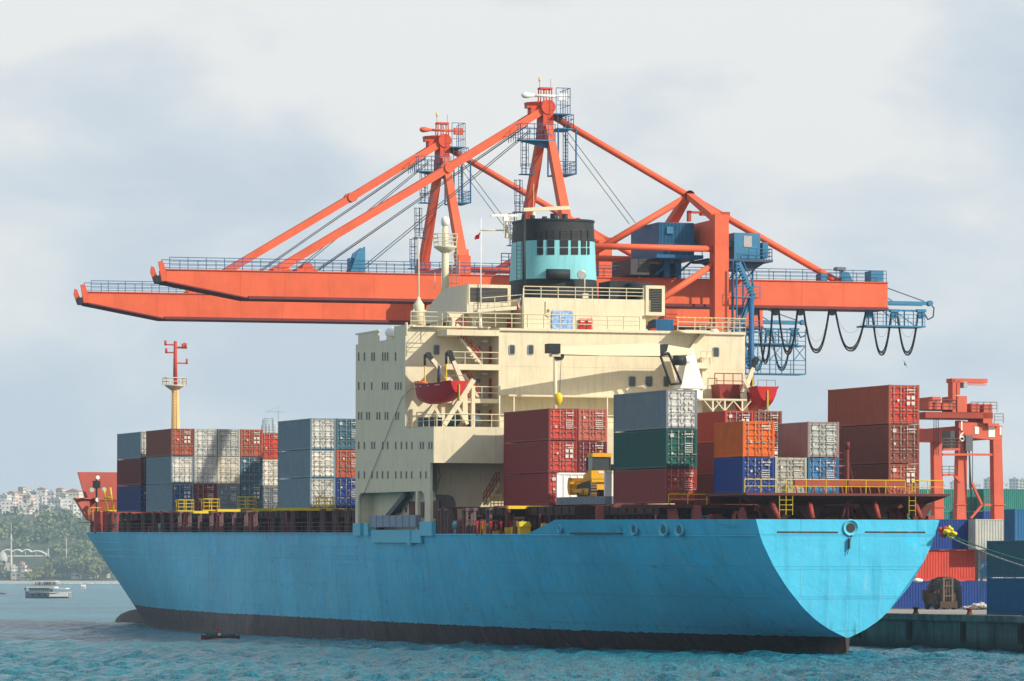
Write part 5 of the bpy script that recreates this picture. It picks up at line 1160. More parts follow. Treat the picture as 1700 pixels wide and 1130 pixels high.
for pts, h in (([(-3.4,-2.4,49.7),(.3,-2.4,49.7)],1.6),([(-3.4,1.6,49.7),(.3,1.6,49.7)],1.6),([(-3.4,-2.4,49.7),(-3.4,1.6,49.7)],1.6),([(.7,-2.2,46.4),(2.6,-2.2,46.4),(2.6,1.2,46.4)],1.2),([(.7,-2,51),(2.4,-2,51),(2.4,1.2,51)],1.4),([(.6,-1.8,52.5),(2.1,-1.8,52.5),(2.1,1.4,52.5)],2.6)): mb.rail(pts, h, .75, 3, .036)
for x in (.7,2.6): 
    for y in (-2.2,1.2): mb.tube((x,y,46.3),(x,y,51),.09,5)
mb.ladder((1.5,-2.1,46.4),(1.5,-2.1,51),.5,r=.04); mb.build('apex_railing', CBLUE, qc)
# cage ladders down the further leg
mb = MB()
for z in (46.6,42.9,39.6):
    k = (z+1.5-40.1)/(51.2-40.1); y = 7.4-6.45*k; xl = -1.35
    mb.box(xl-.5,y-.5,z,-.45,y+.5,z+.08); mb.ladder((xl,y,z),(xl,y,z+3.4),.45,r=.035)
    for zz_ in (.9,1.7,2.5,3.3): mb.path([(xl+.42*math.cos(g),y-.1-.42*math.sin(g),z+zz_) for g in (0,.8,1.57,2.35,3.14)], .03, 4)
    for g in (0,1.57,3.14): mb.tube((xl+.42*math.cos(g),y-.1-.42*math.sin(g),z+.8),(xl+.42*math.cos(g),y-.1-.42*math.sin(g),z+3.4),.03,4)
    mb.rail([(xl-.5,y-.5,z+.08),(-.45,y-.5,z+.08)],1.0,.5,2,.03)
mb.rail([(-3,5.4,37.6),(1,5.4,37.6)],1.1,.8,3,.05); mb.build('leg_ladder', CBLUE, qc)
# forestay, backstays
apx = Vector((0,0,53.0)); J = C1(744, 282); fe = C1(452, 452)
for y in (-.75,.75):
    Y = Vector((0,y,0)); mb = MB(); j = J+Y
    j1 = apx.lerp(fe, (apx-J).length/(apx-fe).length)
    mb.bar(apx+Vector((-.6,y,-.2)), j1+Y, .3, .75, (0,0,1)); mb.bar(j1+Y, fe+Y, .3, .75, (0,0,1)); mb.tube(j1+Y+Vector((0,-.3,0)), j1+Y+Vector((0,.3,0)), .55, 12); mb.build('forestay', ORANGE, qc)
mb = MB(); mb.prism([fe+Vector((-1.6,-1.2,-.7)), fe+Vector((1.9,-1.2,-.7)), fe+Vector((1.6,-1.2,.1)), fe+Vector((.6,-1.2,.5))], (0,2.4,0)); mb.tube(fe+Vector((1.2,-1.4,-.1)), fe+Vector((1.2,1.4,-.1)), .5, 12); mb.build('stay_bracket', ORANGE, qc)
mid = C1(1143, 325); rr_ = C1(1392, 468)
mb = MB(); mb.tube(apx+Vector((.5,0,-.4)), mid, .36, 12); mb.build('upper_backstay', ORANGE, qc)
mb = MB(); mb.tube(mid, rr_, .36, 12); mb.prism([rr_+Vector((-1.2,-.4,-.5)),rr_+Vector((1.3,-.4,-.5)),rr_+Vector((.1,-.4,.5))],(0,.8,0)); mb.build('lower_backstay', ORANGE, qc)
mb = MB(); mb.tube(mid, C1(980, 422), .36, 12); mb.build('inner_strut', ORANGE, qc)
for sy in (-1, 1): mb = MB(); mb.bar(mid+Vector((0,sy*.3,0)), Vector((15.9,sy*7.2,41.9)), .55, .8, (1,0,0), .75, 1.1); mb.tube(mid+Vector((0,-.5,0)),mid+Vector((0,.5,0)),.55,12); mb.build('rear_frame_leg', ORANGE, qc)
# hoist ropes
mb = MB()
for (xa,ya),(xb,yb),y in (((868,198),(440,453),-.5),((868,200),(444,453),.4),((866,203),(448,454),-.2),((875,205),(525,448),.3),((876,207),(530,448),-.4),((880,215),(596,448),.3),((882,217),(600,450),-.3),((876,208),(527,449),.9)):
    mb.tube(C1(xa,ya,y), C1(xb,yb,y), .042, 4)
for (xa,ya),(xb,yb) in (((932,205),(1055,370)),((934,222),(1045,372))): mb.tube(C1(xa,ya), C1(xb,yb), .035, 4)
mb.build('hoist_rope', ROPE, qc)
# boom fittings: sheave housing, blue sheave post
q = C1(508, 455); mb = MB(); mb.box(q.x-1.2,-.9,q.z-.3,q.x+1.0,.9,q.z+.5); mb.lathe([(.6,-.8),(.6,.8)],(q.x,0,q.z+.5),14,'y'); mb.build('sheave_housing', ORANGE2, boom)
q = C1(588, 458); q2 = C1(597, 410); mb = MB(); mb.prism([(q.x-.7,-1.0,35.8),(q.x+.9,-1.0,35.8),(q2.x+.3,-1.0,q2.z),(q2.x-.5,-1.0,q2.z-.6)],(0,.5,0)); mb.prism([(q.x-.7,.5,35.8),(q.x+.9,.5,35.8),(q2.x+.3,.5,q2.z),(q2.x-.5,.5,q2.z-.6)],(0,.5,0)); mb.box(q.x-.6,-.5,36,q.x+.7,.5,37.4); mb.build('sheave_post', CBLUE2, boom)
# machinery house: corrugated blue house on a platform
mh = empty('machinery_house', parent=qc)
q0 = C1(1093,420,-4); q1 = C1(1152,370,-4); mb = MB(); mb.box(q0.x,-4,q0.z-.2,q1.x,4.6,q1.z); mb.build('house_wall', CBLUE, mh)
mb = MB(); k = 26; C = corr(q1.x-q0.x, (q1.x-q0.x)/k, -.12, q0.x); m_ = len(C); mb.add([(x,-4.03+d,q0.z-.1) for x,d in C]+[(x,-4.03+d,q1.z-.05) for x,d in C], [(i,i+1,i+1+m_,i+m_) for i in range(m_-1)]); mb.build('corrugated_cladding', CBLUE2, mh)
mb = MB(); mb.box(q0.x+.8,-4.35,q0.z+2.0,q0.x+1.5,-4.15,q0.z+2.7); mb.build('vent_hood', CBLUE2, mh)
mb = MB(); mb.box(q0.x-.6,-5.2,q0.z-.55,q1.x+.6,5.2,q0.z-.2); mb.box(q0.x+1,-3,36,q0.x+1.6,-2.4,q0.z-.5); mb.box(q1.x-1.6,-3,36,q1.x-1,-2.4,q0.z-.5)
for i in range(4): x = q0.x+i*2.2; mb.bar((x,-3,36.2),(x+2,-3,q0.z-.5),.2,.2,(0,1,0))
mb.build('house_platform', CBLUE, mh)
mb = MB(); mb.rail([(q0.x-.5,-5.1,q0.z-.2),(q1.x+.5,-5.1,q0.z-.2)],1.1,1.2,3,.045); mb.build('house_railing', CBLUE, mh)
mb = MB(); mb.box(q0.x-2.8,-3.5,q0.z-2.2,q0.x-.8,2,q0.z-.6); mb.box(q1.x-2.5,-1.5,36,q1.x-.5,1.5,q0.z-.8); mb.lathe([(.7,-1.4),(.7,1.4)],(q0.x+.4,0,36.8),14,'y'); mb.box(q0.x+1,-1.2,36,q1.x-3,1.2,37.4); mb.build('hoist_machinery', plain('dark_machinery',(.04,.035,.04,1),.6), mh)
# red slewing jib bracket with hook near the backstay
q = C1(1190,354); mb = MB(); mb.box(q.x-1.8,-.4,q.z-.25,q.x+1.3,.4,q.z+.15); mb.box(q.x-3.2,-.3,q.z-.9,q.x-2.9,.3,q.z+.2); mb.box(q.x-3.2,-.3,q.z-.05,q.x-1.6,.3,q.z+.15); mb.tube((q.x,0,q.z-.4),(q.x,0,q.z-1.1),.42,10); mb.build('service_hoist', paint('hoist_red',(.40,.06,.03,1),.5), qc)
# electrical cabin on the landside
ec = empty('electrical_cabin', parent=qc); q0 = C1(1219,432,-5); q1 = C1(1262,387,-5); mb = MB(); mb.box(q0.x,-5,q0.z+.1,q1.x,-1.5,q1.z); mb.box(q0.x-1.2,-4.4,q0.z+1.4,q0.x,-2,q1.z-.8); mb.build('cabin_wall', CBLUE2, ec)
mb = MB(); mb.box(q0.x+1.0,-5.06,q0.z+1.4,q0.x+1.9,-4.98,q1.z-.3); mb.build('cabin_door', STEEL, ec)
mb = MB(); mb.box(q0.x-3.2,-5.8,q0.z-.15,q1.x+1.1,-1,q0.z+.1); mb.prism([(q0.x-2.4,-5,q0.z-.15),(q1.x+.6,-5,q0.z-.15),(q1.x-.6,-5,q0.z-.9),(q0.x-1,-5,q0.z-.9)],(0,3.4,0)); mb.build('cabin_platform', plain('platform_dark_blue',(.02,.06,.12,1),.6), ec)
mb = MB(); mb.rail([(q1.x-1.5,-5.75,q0.z+.1),(q1.x+1,-5.75,q0.z+.1),(q1.x+1,-1,q0.z+.1)],1.1,.8,3,.045); mb.box(q1.x+.2,-5.2,q0.z+.3,q1.x+.8,-3.5,q0.z+1.9); mb.build('cabin_railing', CBLUE2, ec)
mb = MB()
for x in (17.6, 18.8, q0.x+1.2, q1.x-.6): mb.tube((x,-4.4,q0.z-.2 if x > 22 else 33.2),(x,-4.4,q0.z-.8 if x < 22 else 36),.11,5)
for i in range(3): mb.tube((q0.x+.2+i*.9,-3,36),(q0.x+1.3+i*.9,-3,q0.z-.6),.07,4)
mb.bar((17.2,-8.6,30),(17.2,-8.6,37.4),.2,.2); mb.build('cabin_trestle', CBLUE, ec)
for z0, z1, x0, x1 in ((33.7,37.2,19.3,17.6),(30.2,33.6,17.6,19.0),(26.6,30.0,19.0,17.6)):   # zig-zag stairs beside the landside leg
    mb = MB()
    for y in (-9.4,-8.6): mb.bar((x0,y,z0),(x1,y,z1),.08,.3,(0,0,1)); mb.tube((x0,y,z0+1),(x1,y,z1+1),.05,4)
    for i in range(12): t_ = i/12; mb.box(x0+(x1-x0)*t_-.12,-9.4,z0+(z1-z0)*t_-.02,x0+(x1-x0)*t_+.12,-8.6,z0+(z1-z0)*t_+.03)
    mb.box(17.0,-9.6,z0-.1,19.8,-8.3,z0); mb.rail([(17.0,-9.6,z0),(19.8,-9.6,z0)],1.05,.9,3,.04); mb.build('zigzag_stairs', CBLUE2, qc)
mb = MB(); mb.tube((18.9,-9.5,20),(18.9,-9.5,33.6),.28,8); mb.tube((17.3,-9.5,20),(17.3,-9.5,37),.1,6); mb.build('stair_post', CBLUE, qc)
mb = MB(); mb.box(q0.x-12.5,-8,31.2,q0.x-8.5,-4,31.35); mb.rail([(q0.x-12.5,-8,31.35),(q0.x-8.5,-8,31.35)],1.1,.8,3,.05); mb.rail([(q0.x-12.5,-8,33.4),(q0.x-8.5,-8,33.4)],1.1,.8,3,.05); mb.box(q0.x-12.3,-6,28.5,q0.x-10,-4.4,31); mb.build('trolley_cab', CBLUE2, qc)
# festoon trolley track extension and hanging cable loops
fx = empty('festoon_extension', parent=qc); q = C1(1537,507)
mb = MB(); mb.bar((37,-1.0,34.0),(q.x,-1.0,34.0),.3,.35); mb.bar((33,-1.0,33.2),(q.x-.4,-1.0,33.2),.2,.2); mb.tube((q.x,-1.3,34),(q.x,-.7,34),.3,10); mb.bar((37,1.0,34.0),(q.x,1.0,34.0),.25,.3); mb.build('festoon_rail', CBLUE2, fx)
mb = MB(); mb.tube((37,-1,35.6),(q.x-.6,-1,34.2),.05,4); mb.tube((37,1,35.2),(q.x-3,1,34.1),.05,4); mb.build('tie_rope', ROPE, fx)
mb = MB(); z = C1(1430,541).z; x0 = C1(1430,541).x; mb.box(x0,-1.4,z-.1,q.x-.6,1.4,z+.05)
for i in range(7): x = x0+.3+(q.x-1.2-x0)*i/6; mb.tube((x,-1.2,z),(x,-1.2,33.2),.05 if i%2 else .09,4)
mb.tube((x0+1,-1.2,z+2.2),(x0+4,-1.2,z),.05,4); mb.tube((x0+3.2,-1.2,33.2),(x0+5.6,-1.2,z),.05,4); mb.rail([(x0,-1.4,z+.05),(q.x-.7,-1.4,z+.05)],1.15,1.0,3,.035); mb.build('festoon_gangway', CBLUE2, fx)
hang = [1228.5,1254,1287.5,1329,1381.5,1443,1484.5,1529]; dips = [590,587,592,586,583,581,588,588]
hb_ = [588, 602, 587, 584, 581, 588, 588]
for i, px in enumerate(hang):
    p0 = C1(px,513 if i < 5 else 518,-1.0); mb = MB(); mb.box(p0.x-.5,-1.25,p0.z,p0.x+.5,-.75,p0.z+.3); mb.lathe([(.42,-.15),(.42,.15)],(p0.x,-1.0,p0.z-.25),12,'y'); mb.build('cable_trolley', CBLUE2 if i > 4 else plain('dark_trolley_%d'%i,(.05,.07,.08,1)), fx)
    if i < len(hang)-1:
        p1 = C1(hang[i+1],514 if i < 4 else 519,-1.0); zd = C1(px,hb_[i]).z
        for dz, dy, rad in ((0,0,.085),(.35,.12,.07),(.2,-.12,.07),(1.9 if i > 3 else 1.2,.0,.012)):
            mb = MB(); N = 18; pts = []
            for k in range(N+1):
                u = k/N*2-1; w = abs(u)**2.4; xx = p0.x+.35+(p1.x-p0.x-.7)*(k/N); sag = (1-w)
                pts.append((xx+.25*math.copysign(min(1,abs(u))**6*.6,-u)*0, -1.0+dy, p0.z-.1+(zd+dz-p0.z)*sag))
            mb.path(pts, rad, 6); mb.build('festoon_cable', RUBBER if rad > .02 else ROPE, fx)
mb = MB(); mb.path([(q.x+.1,-1,34),(q.x+.5,-1,33.5),(q.x+.4,-1,32.6),(q.x-.2,-1,32.3),(q.x-.6,-1,33)],.07,5); mb.build('cable_end', RUBBER, fx)
# rear platform fittings on the girder end
mb = MB(); x = C1(1455,460).x; mb.box(x-1.0,-1,top(36)+.1,x+.4,.8,top(36)+1.3); mb.prism([(x-4.3,-1,top(36)+.1),(x-3,-1,top(36)+.1),(x-3.5,-1,top(36)+1.1),(x-4.3,-1,top(36)+1.2)],(0,.2,0)); mb.box(x-6.6,-1,top(36)+.1,x-5.9,.5,top(36)+.9); mb.build('girder_end_cabinet', CBLUE2, qc)
mb = MB(); mb.box(x-4.9,-1.2,top(36)+1.25,x-3.9,-.2,top(36)+1.6); mb.tube((x-4.4,-.8,top(36)),(x-4.4,-.8,top(36)+1.3),.07,5); mb.build('floodlight', plain('lamp_grey',(.12,.12,.12,1)), qc)
bpy.context.view_layer.update()
q2c = copy_tree(qc, None, MQ@T(CT-.55, S1+35.24, .35))
tag(q2c, 'further orange gantry crane with all-orange sight arm, lower boom reaching farthest left', 'gantry crane', 'ship-to-shore gantry cranes')
for o in bpy.data.objects:
    if o.name.startswith('sight_arm') and o.parent == q2c:
        ch = ALLKIDS(o)[0]; ch.data = ch.data.copy(); ch.data.materials[0] = ORANGE
# truss gangway hanging lower on the further crane
mb = MB(); 
def C2(px,py,y=0): q = Q(px,py,s=S1+35.24+y); return Vector((q.x-CT+.55,y,q.z-.35))
za, zb2_, zc = C2(1300,574).z, C2(1300,621).z, C2(1300,548).z; x0, x1 = C2(1232,600).x, C2(1331,600).x
for z in (za, zb2_): mb.box(x0,-1.2,z-.08,x1,1.2,z+.05); mb.rail([(x0,-1.2,z),(x1,-1.2,z)],1.5,1.6,3,.045)
for i in range(6):
    x = x0+(x1-x0)*i/5; mb.tube((x,-1.2,zb2_),(x,-1.2,33.2 if i in (0,5) else za),.07,5)
    if i < 5 and i%2 == 0: xn = x0+(x1-x0)*(i+1)/5; mb.tube((x,-1.2,zb2_+1.5),(xn,-1.2,za),.05,4); mb.tube((xn,-1.2,zb2_+1.5),(x,-1.2,za),.05,4)
mb.build('lower_gangway', CBLUE2, q2c)

# ------------------------------------------------------------------ yard gantry crane with number 16
YD = 436.0
def Y1(px, py, Y=YD): return MQI@Wd(px, py, Y)
pA = Y1(1596, 700); rt = empty('yard_crane', MQ@T(pA.x, pA.y, 0), 'orange yard gantry crane numbered 16 standing among the stacked containers on the quay', 'yard crane')
k = YD/F; Wx = (1655-1596)*k/math.cos(TH); zt = Y1(1596,698).z; zbm = Y1(1596,726).z; yF = 15.5
for (x, y) in ((0,0),(Wx,0),(0,yF),(Wx,yF)):
    sg = -1 if x == 0 else 1
    mb = MB(); mb.bar((x+sg*.35,y,ZQ+1.2),(x,y,zbm+.3),1.15,1.1,(0,1,0),.95,.95)
    for z in (6,9.5,13): mb.box(x-.62+sg*.2,y-.6,z,x+.62+sg*.2,y+.6,z+.12)
    mb.build('leg', ORANGE3 if y else ORANGE3, rt)
    mb = MB(); mb.box(x-1.2,y-.5,ZQ+.5,x+1.2,y+.5,ZQ+1.2); mb.lathe([(.55,-.25),(.55,.25)],(x-.7,y,ZQ+.55),14,'y'); mb.lathe([(.55,-.25),(.55,.25)],(x+.7,y,ZQ+.55),14,'y'); mb.build('wheel_bogie', RUBBER, rt)
for y in (0, yF):
    mb = MB(); mb.prism([(-.5,y-.5,zbm+1.0),(.5,y-.5,zbm),(Wx+.5,y-.5,zbm-.3 if y == 0 else zbm),(Wx+.5,y-.5,zt-.5),(-.5,y-.5,zt)],(0,1,0)); mb.build('end_beam', ORANGE3, rt)
    if y == 0:
        text_mesh('1', 1.35, T(-.30,-.80,zt-.62)@RX, MARKW, rt, 'number'); text_mesh('6', 1.35, T(-.26,-.80,zt-1.72)@RX, MARKW, rt, 'number')
        mb = MB()
        for x0,x1_,z0,z1_ in ((Wx*.33,Wx*.33+.45,zbm+.35,zbm+1.1),(Wx*.82-.35,Wx*.82+.35,zbm+.05,zbm+1.3),(Wx+.2,Wx+.4,zbm+.3,zbm+1.1)): mb.box(x0,-.56,z0,x1_,-.52,z1_)
        mb.build('white_panel', MARKW, rt)
for x in (0, Wx): mb = MB(); mb.box(x-.4,-.4,zbm-.1,x+.4,yF+.4,zt-.55); mb.box(x-.25,0,8.6,x+.25,yF,8.8); mb.build('main_girder', ORANGE3, rt)
def rb(x0,y0,x1,y1,Y0=YD-1,d=3,nm='trolley_part',mt=ORANGE3):
    p, q_ = Y1(x0,y1,Y0), Y1(x1,y0,Y0); mb = MB(); mb.box(p.x-pA.x,-1,p.z,q_.x-pA.x,d,q_.z); return mb.build(nm, mt, rt)
rb(1528,684,1655,694,d=4,nm='trolley_frame',mt=paint('trolley_maroon',(.30,.05,.035,1),.55,.15,.2)); rb(1588,657,1606,686,nm='machinery_box'); rb(1541,659,1557,680,nm='machinery_box',mt=ORANGE3); rb(1534,667,1545,680,nm='machinery_box'); rb(1615,669,1630,683,nm='machinery_box'); rb(1637,670,1654,702,nm='machinery_box'); rb(1560,669,1583,680,nm='machinery_box')
rb(1579,630,1585.5,686,d=.2,nm='jib_mast'); rb(1587,632,1593,655,d=0,nm='jib_mast'); rb(1578,628,1645,635,d=.5,nm='service_jib',mt=ORANGE3); rb(1600,633,1607,643,d=.3,nm='hoist_unit',mt=STEEL); rb(1610,637.5,1643,639,d=-.8,nm='hoist_rail',mt=ORANGE3)
rb(1604,722,1617,748,d=1.2,nm='operator_cab',mt=plain('cab_grey',(.10,.10,.11,1),.4)); rb(1575,715,1583,744,d=1.2,nm='electric_cabinet',mt=plain('cabinet_dark',(.05,.06,.06,1),.4)); rb(1646,702,1667,707,d=1.5,nm='side_platform')
mb = MB()
for xa,xb,yy in ((1552,1587,744),(1552,1578,790),(1631,1646,839),(1630,1655,683),(1528,1580,680),(1650,1667,702),(1606,1630,683)):
    p, q_ = Y1(xa,yy), Y1(xb,yy); mb.rail([(p.x-pA.x,-1.1,p.z),(q_.x-pA.x,-1.1,p.z)], .95, .7, 3, .035)
mb.build('crane_railing', plain('rail_grey_red',(.16,.10,.09,1)), rt)
mb = MB()
for (xa,ya),(xb,yb) in (((1575,788),(1588,801)),((1608,800),(1628,838)),((1607,860),(1628,838)),((1628,838),(1647,838)),((1554,789),(1576,788)),((1554,747),(1586,746)),((1554,755),(1647,754.5))):
    p, q_ = Y1(xa,ya), Y1(xb,yb); mb.bar((p.x-pA.x,-.9,p.z),(q_.x-pA.x,-.9,q_.z),.3,.22)
mb.build('access_stairs', ORANGE3, rt)
mb = MB()
for px in (1626,1632,1559,1563,1567): p = Y1(px,693); p2 = Y1(px,810 if px > 1600 else 755); mb.tube((p.x-pA.x,2,p.z),(p2.x-pA.x,2,p2.z),.04,4)
p = Y1(1603,728); p2 = Y1(1610,860); mb.tube((p.x-pA.x,-.9,p.z),(p2.x-pA.x,-.9,p2.z),.1,6); mb.build('crane_rope', ROPE, rt)

# ------------------------------------------------------------------ containers on the quay
GQ = 'containers stacked on the quay'
RZ = Matrix.Rotation(PI/2, 4, 'Z')
def qcont(px, pyb, Y, L_, H_, level_z, side, label, along='b', end=None):
    """px: left edge of the seen side at depth Y; long axis across (b) or along the quay (a)"""
    p = Y1(px, pyb, Y); M = MQ@T(p.x, p.y, level_z)
    if along == 'b': M = MQ@T(p.x+L_, p.y, level_z)@RZ    # its long wall faces the stern side of the yard
    else: M = MQ@T(p.x, p.y-L_, level_z)
    return container(M, L_, H_, side, end or side, label, False, GQ)
Yn = 337.0
z = ZQ
for H_, sd, lb in ((HC_,'blue','dark blue container on the quay edge at right, underneath another'),(HC_,'steel','dark teal blue container at right, on top of the quay edge stack')):
    qcont(1638, 1020, Yn, F40, H_, z, sd, lb, 'a'); z += H_+.02
Yq = 402.0
qcont(1482, 1010, Yq, F20, ST, ZQ, 'royal', 'blue container on the quay beside the stern tip, left of the forklift'); qcont(1594, 1010, Yq, F20, ST, ZQ, 'royal', 'blue container on the quay, right of the forklift')
qcont(1520, 1010, Yq+.6, F20, HC_, ZQ+ST+.02, 'bred', 'bright red corrugated container on the quay, second level, behind the forklift'); qcont(1624, 1010, Yq+4, F20, HC_, ZQ+ST+.02, 'grey', 'grey container on the quay, half hidden behind the dark blue stack')
qcont(1517, 1010, Yq+.3, F20, HC_, ZQ+ST+HC_+.04, 'royal', 'blue container on the quay, third level, right behind the mooring rope'); qcont(1619.5, 1010, Yq+.3, F20, HC_, ZQ+ST+HC_+.04, 'grey', 'silver grey corrugated container on the quay, third level')
qcont(1685, 1010, Yq-12, F20, HC_, ZQ+ST*2+.6+.5, 'blue', 'faded blue container at the right picture edge above the silver grey one')
qcont(1685, 1010, Yq-12, F20, HC_, ZQ+ST+.3, 'slate', 'grey blue container at the right picture edge under the faded blue one'); qcont(1685, 1010, Yq-12, F20, ST, ZQ, 'slate', 'grey container at the right picture edge on the ground')
Yg = 560.0; tops = Y1(1600,811,Yg).z
for lv in range(5):
    z = tops-HC_*(lv+1)-.02*lv
    for j, px in enumerate((1480,1633)):
        sd = ['teal','teal','rust','teal','blue'][lv] if j == 0 else ['teal','royal','royal','blue','rust'][lv]
        qcont(px, 950, Yg, F40, HC_, z, sd, ['teal green','teal green','rusty red','sea green','blue'][lv]+' container in the far yard wall behind the yard crane legs, %s row down' % ['first','second','third','fourth','fifth'][lv] if j == 0 else ['teal green','deep navy','navy','blue','red'][lv]+' container in the far yard wall right of the yard crane, %s row down' % ['first','second','third','fourth','fifth'][lv])
    if lv < 2: qcont(1326, 950, Yg, F40, HC_, z, 'teal', 'teal container in the far yard wall hidden behind the stern stacks, %s row' % ['first','second'][lv])

# forklift, tarp heap, rubble, white sacks, blue frame
p = Y1(1575, 1008, 388); fl = empty('forklift', MQ@T(p.x, p.y, ZQ), 'rusty heavy forklift with tall mast parked before the blue containers on the quay', 'forklift')
RUSTY = paint('rusty_brown', (.075,.05,.042,1), .7, .25, .5); 
mb = MB(); mb.box(-.95,.6,.5,.95,3.4,1.5); mb.prism([(-.95,3.4,.5),(-.95,3.9,.9),(-.95,3.9,1.8),(-.95,2.6,1.8),(-.95,2.6,.5)],(1.9,0,0)); mb.build('chassis', RUSTY, fl)
mb = MB()
for x in (-.85,.85):
    for y in (.9,2.1): mb.tube((x*.9,y,1.5),(x*.85,y,2.7),.06,6)
mb.box(-.85,.8,2.65,.85,2.2,2.75); mb.build('cab_guard', DARK, fl)
for x in (-.95,.75):
    for y, r_ in ((.9,.48),(3.0,.4)): mb = MB(); mb.lathe([(r_*.5,x-.02),(r_,x+.02),(r_,x+.24),(r_*.5,x+.28)],(0,y,r_),16,'x'); mb.build('wheel', RUBBER, fl)
mb = MB()
for x in (-.42,.42): mb.box(x-.09,.1,.1,x+.09,.3,2.9); mb.box(x-.16 if x<0 else x+.02,.3,.1,x-.02 if x<0 else x+.16,.45,2.7)
for z in (.3,1.2,2.1,2.8): mb.box(-.5,.12,z,.5,.28,z+.1)
for x in (-.12,.12): mb.tube((x,.2,.2),(x,.2,2.6),.05,6)
mb.build('mast', paint('mast_rust',(.14,.10,.08,1),.65,.2,.5), fl)
mb = MB(); mb.box(-.85,-.05,.15,.85,.08,.75)
for x in (-.55,.4): mb.prism([(x,-.05,.1),(x,-1.2,.06),(x,-1.2,.1),(x,-.05,.2)],(.16,0,0))
mb.build('fork_carriage', RUSTY, fl)
p = Y1(1568, 1008, 396); mb = MB(); N = 20; vs = []; M_ = 9; r_ = random.Random(9)
for j in range(M_+1):
    for i in range(N): g = 2*PI*i/N; u = j/M_; rr2 = math.cos(u*PI/2)**.6; vs.append((1.7*rr2*math.cos(g)*r_.uniform(.93,1.05), 1.5*rr2*math.sin(g)*r_.uniform(.93,1.05), 1.4+1.55*math.sin(u*PI/2)*r_.uniform(.97,1.03)-(1.2 if j == 0 else 0)))
mb.add(vs, [(j*N+i,j*N+(i+1)%N,(j+1)*N+(i+1)%N,(j+1)*N+i) for j in range(M_) for i in range(N)]); o = mb.build('tarpaulin_heap', plain('black_tarpaulin',(.03,.035,.035,1),.7,0,.2), M=MQ@T(p.x,p.y,ZQ)); tag(o, 'big black tarpaulin draped over a heap behind the forklift on the quay', 'tarpaulin')
mb = MB(); r_ = random.Random(4)
for i in range(60): x, y = r_.gauss(0,.6), r_.gauss(0,.4); s_ = r_.uniform(.12,.32); mb.ball((x,y,.1+max(0,.5-abs(x)*.3)*r_.random()), s_, s_*.8, s_*.6, 6, 4)
p = Y1(1626, 1010, 386); o = mb.build('rubble_pile', plain('pale_rubble',(.42,.40,.37,1),.9,0,.3,6), M=MQ@T(p.x,p.y,ZQ)); tag(o, 'pile of pale rubble on the quay between forklift and dark blue stack', 'rubble pile')
p = Y1(1523, 960, 400); mb = MB(); mb.ball((0,0,.06),.40,.35,.22,12,7); mb.ball((.3,.1,.04),.3,.3,.18,10,6); o = mb.build('white_sack', WHITE, M=MQ@T(p.x,p.y,ZQ+ST)); tag(o, 'white sack lying on a blue container beside the red one', 'sack')
p = Y1(1633, 975, 392); fr2 = MB()
for x in (0,.9): fr2.bar((x,0,0),(x+.3,0,4.6),.18,.18,(0,1,0))
fr2.box(0,-.1,2.0,1.2,.1,2.2); fr2.box(.1,-.1,4.4,1.3,.1,4.6); fr2.prism([(0,-.1,3.6),(1.2,-.1,4.4),(1.2,-.1,3.3),(.2,-.1,2.8)],(0,.2,0)); o = fr2.build('steel_frame', CBLUE2, M=MQ@T(p.x-.4,p.y,ZQ)); tag(o, 'bright blue steel frame standing behind the dark blue quay stack', 'frame')
# mooring ropes with chafing cover
rp = empty('mooring_rope', MS, 'pair of mooring ropes from stern corner to quay, with red and yellow cover', 'mooring rope')
A_ = S(1563, 882, s=-13.8); Bm = MSI@(MQ@Vector((33, -34, ZQ+.2))); B_ = S(1760, 944, s=A_.y-16)
def rope(pa, pb, sag, r_, mt, nm):
    mb = MB(); N = 24; pts = []
    for i in range(N+1): u = i/N; pts.append(pa.lerp(pb,u)-Vector((0,0,sag*4*u*(1-u))))
    mb.path(pts, r_, 6); return mb.build(nm, mt, rp), pts
GR = plain('green_rope',(.02,.17,.12,1),.8); _, pts = rope(A_, B_, .25, .045, GR, 'rope'); rope(A_+Vector((0,0,-.12)), B_+Vector((0,.3,-.45)), .28, .045, plain('pale_rope',(.32,.29,.24,1),.9), 'rope')
def bundle(c, col, seed, nm, s_=.3):
    mb = MB(); r_ = random.Random(seed)
    for i in range(16): mb.ball(c+Vector((r_.gauss(0,.15),r_.gauss(0,.12),r_.gauss(0,.14))), s_*r_.uniform(.4,.75), s_*r_.uniform(.4,.75), s_*r_.uniform(.4,.75), 8, 5)
    mb.build(nm, col, rp)
bundle(S(1569,884,s=A_.y-.6), paint('chafe_red',(.45,.06,.03,1),.7), 3, 'red_cover'); bundle(S(1577,884,s=A_.y-1.1), paint('chafe_yellow',(.78,.62,.04,1),.7), 5, 'yellow_cover', .34)

# ------------------------------------------------------------------ small craft
def hull_shape(mb, L_, B_, H_, sheer=.25, tr=.7):
    st_ = 11; N = 9; G = []
    for j in range(st_):
        u = j/(st_-1); w = B_/2*min(1, (tr+(1-tr)*min(1,u*3)))*(1-max(0,(u-.5)/.5)**2.2); zs = H_*(1+sheer*abs(u-.35)**1.5*2)
        for i in range(N): v = i/(N-1)*2-1; G.append((w*math.copysign(abs(v)**.6, v) if v else 0, (u-.5)*L_, -.25+(zs+.25)*abs(v)**2.5))
    mb.add(G, [(j*N+i, j*N+i+1, (j+1)*N+i+1, (j+1)*N+i) for j in range(st_-1) for i in range(N-1)], True); mb.add(G[:N], [tuple(range(N))])
    mb.add([G[j*N] for j in range(st_)]+[G[j*N+N-1] for j in range(st_-1,-1,-1)], [tuple(range(2*st_))]); return mb
def onwater(px, py): Y = HC*F/(py-YH); return Wd(px, py, Y)
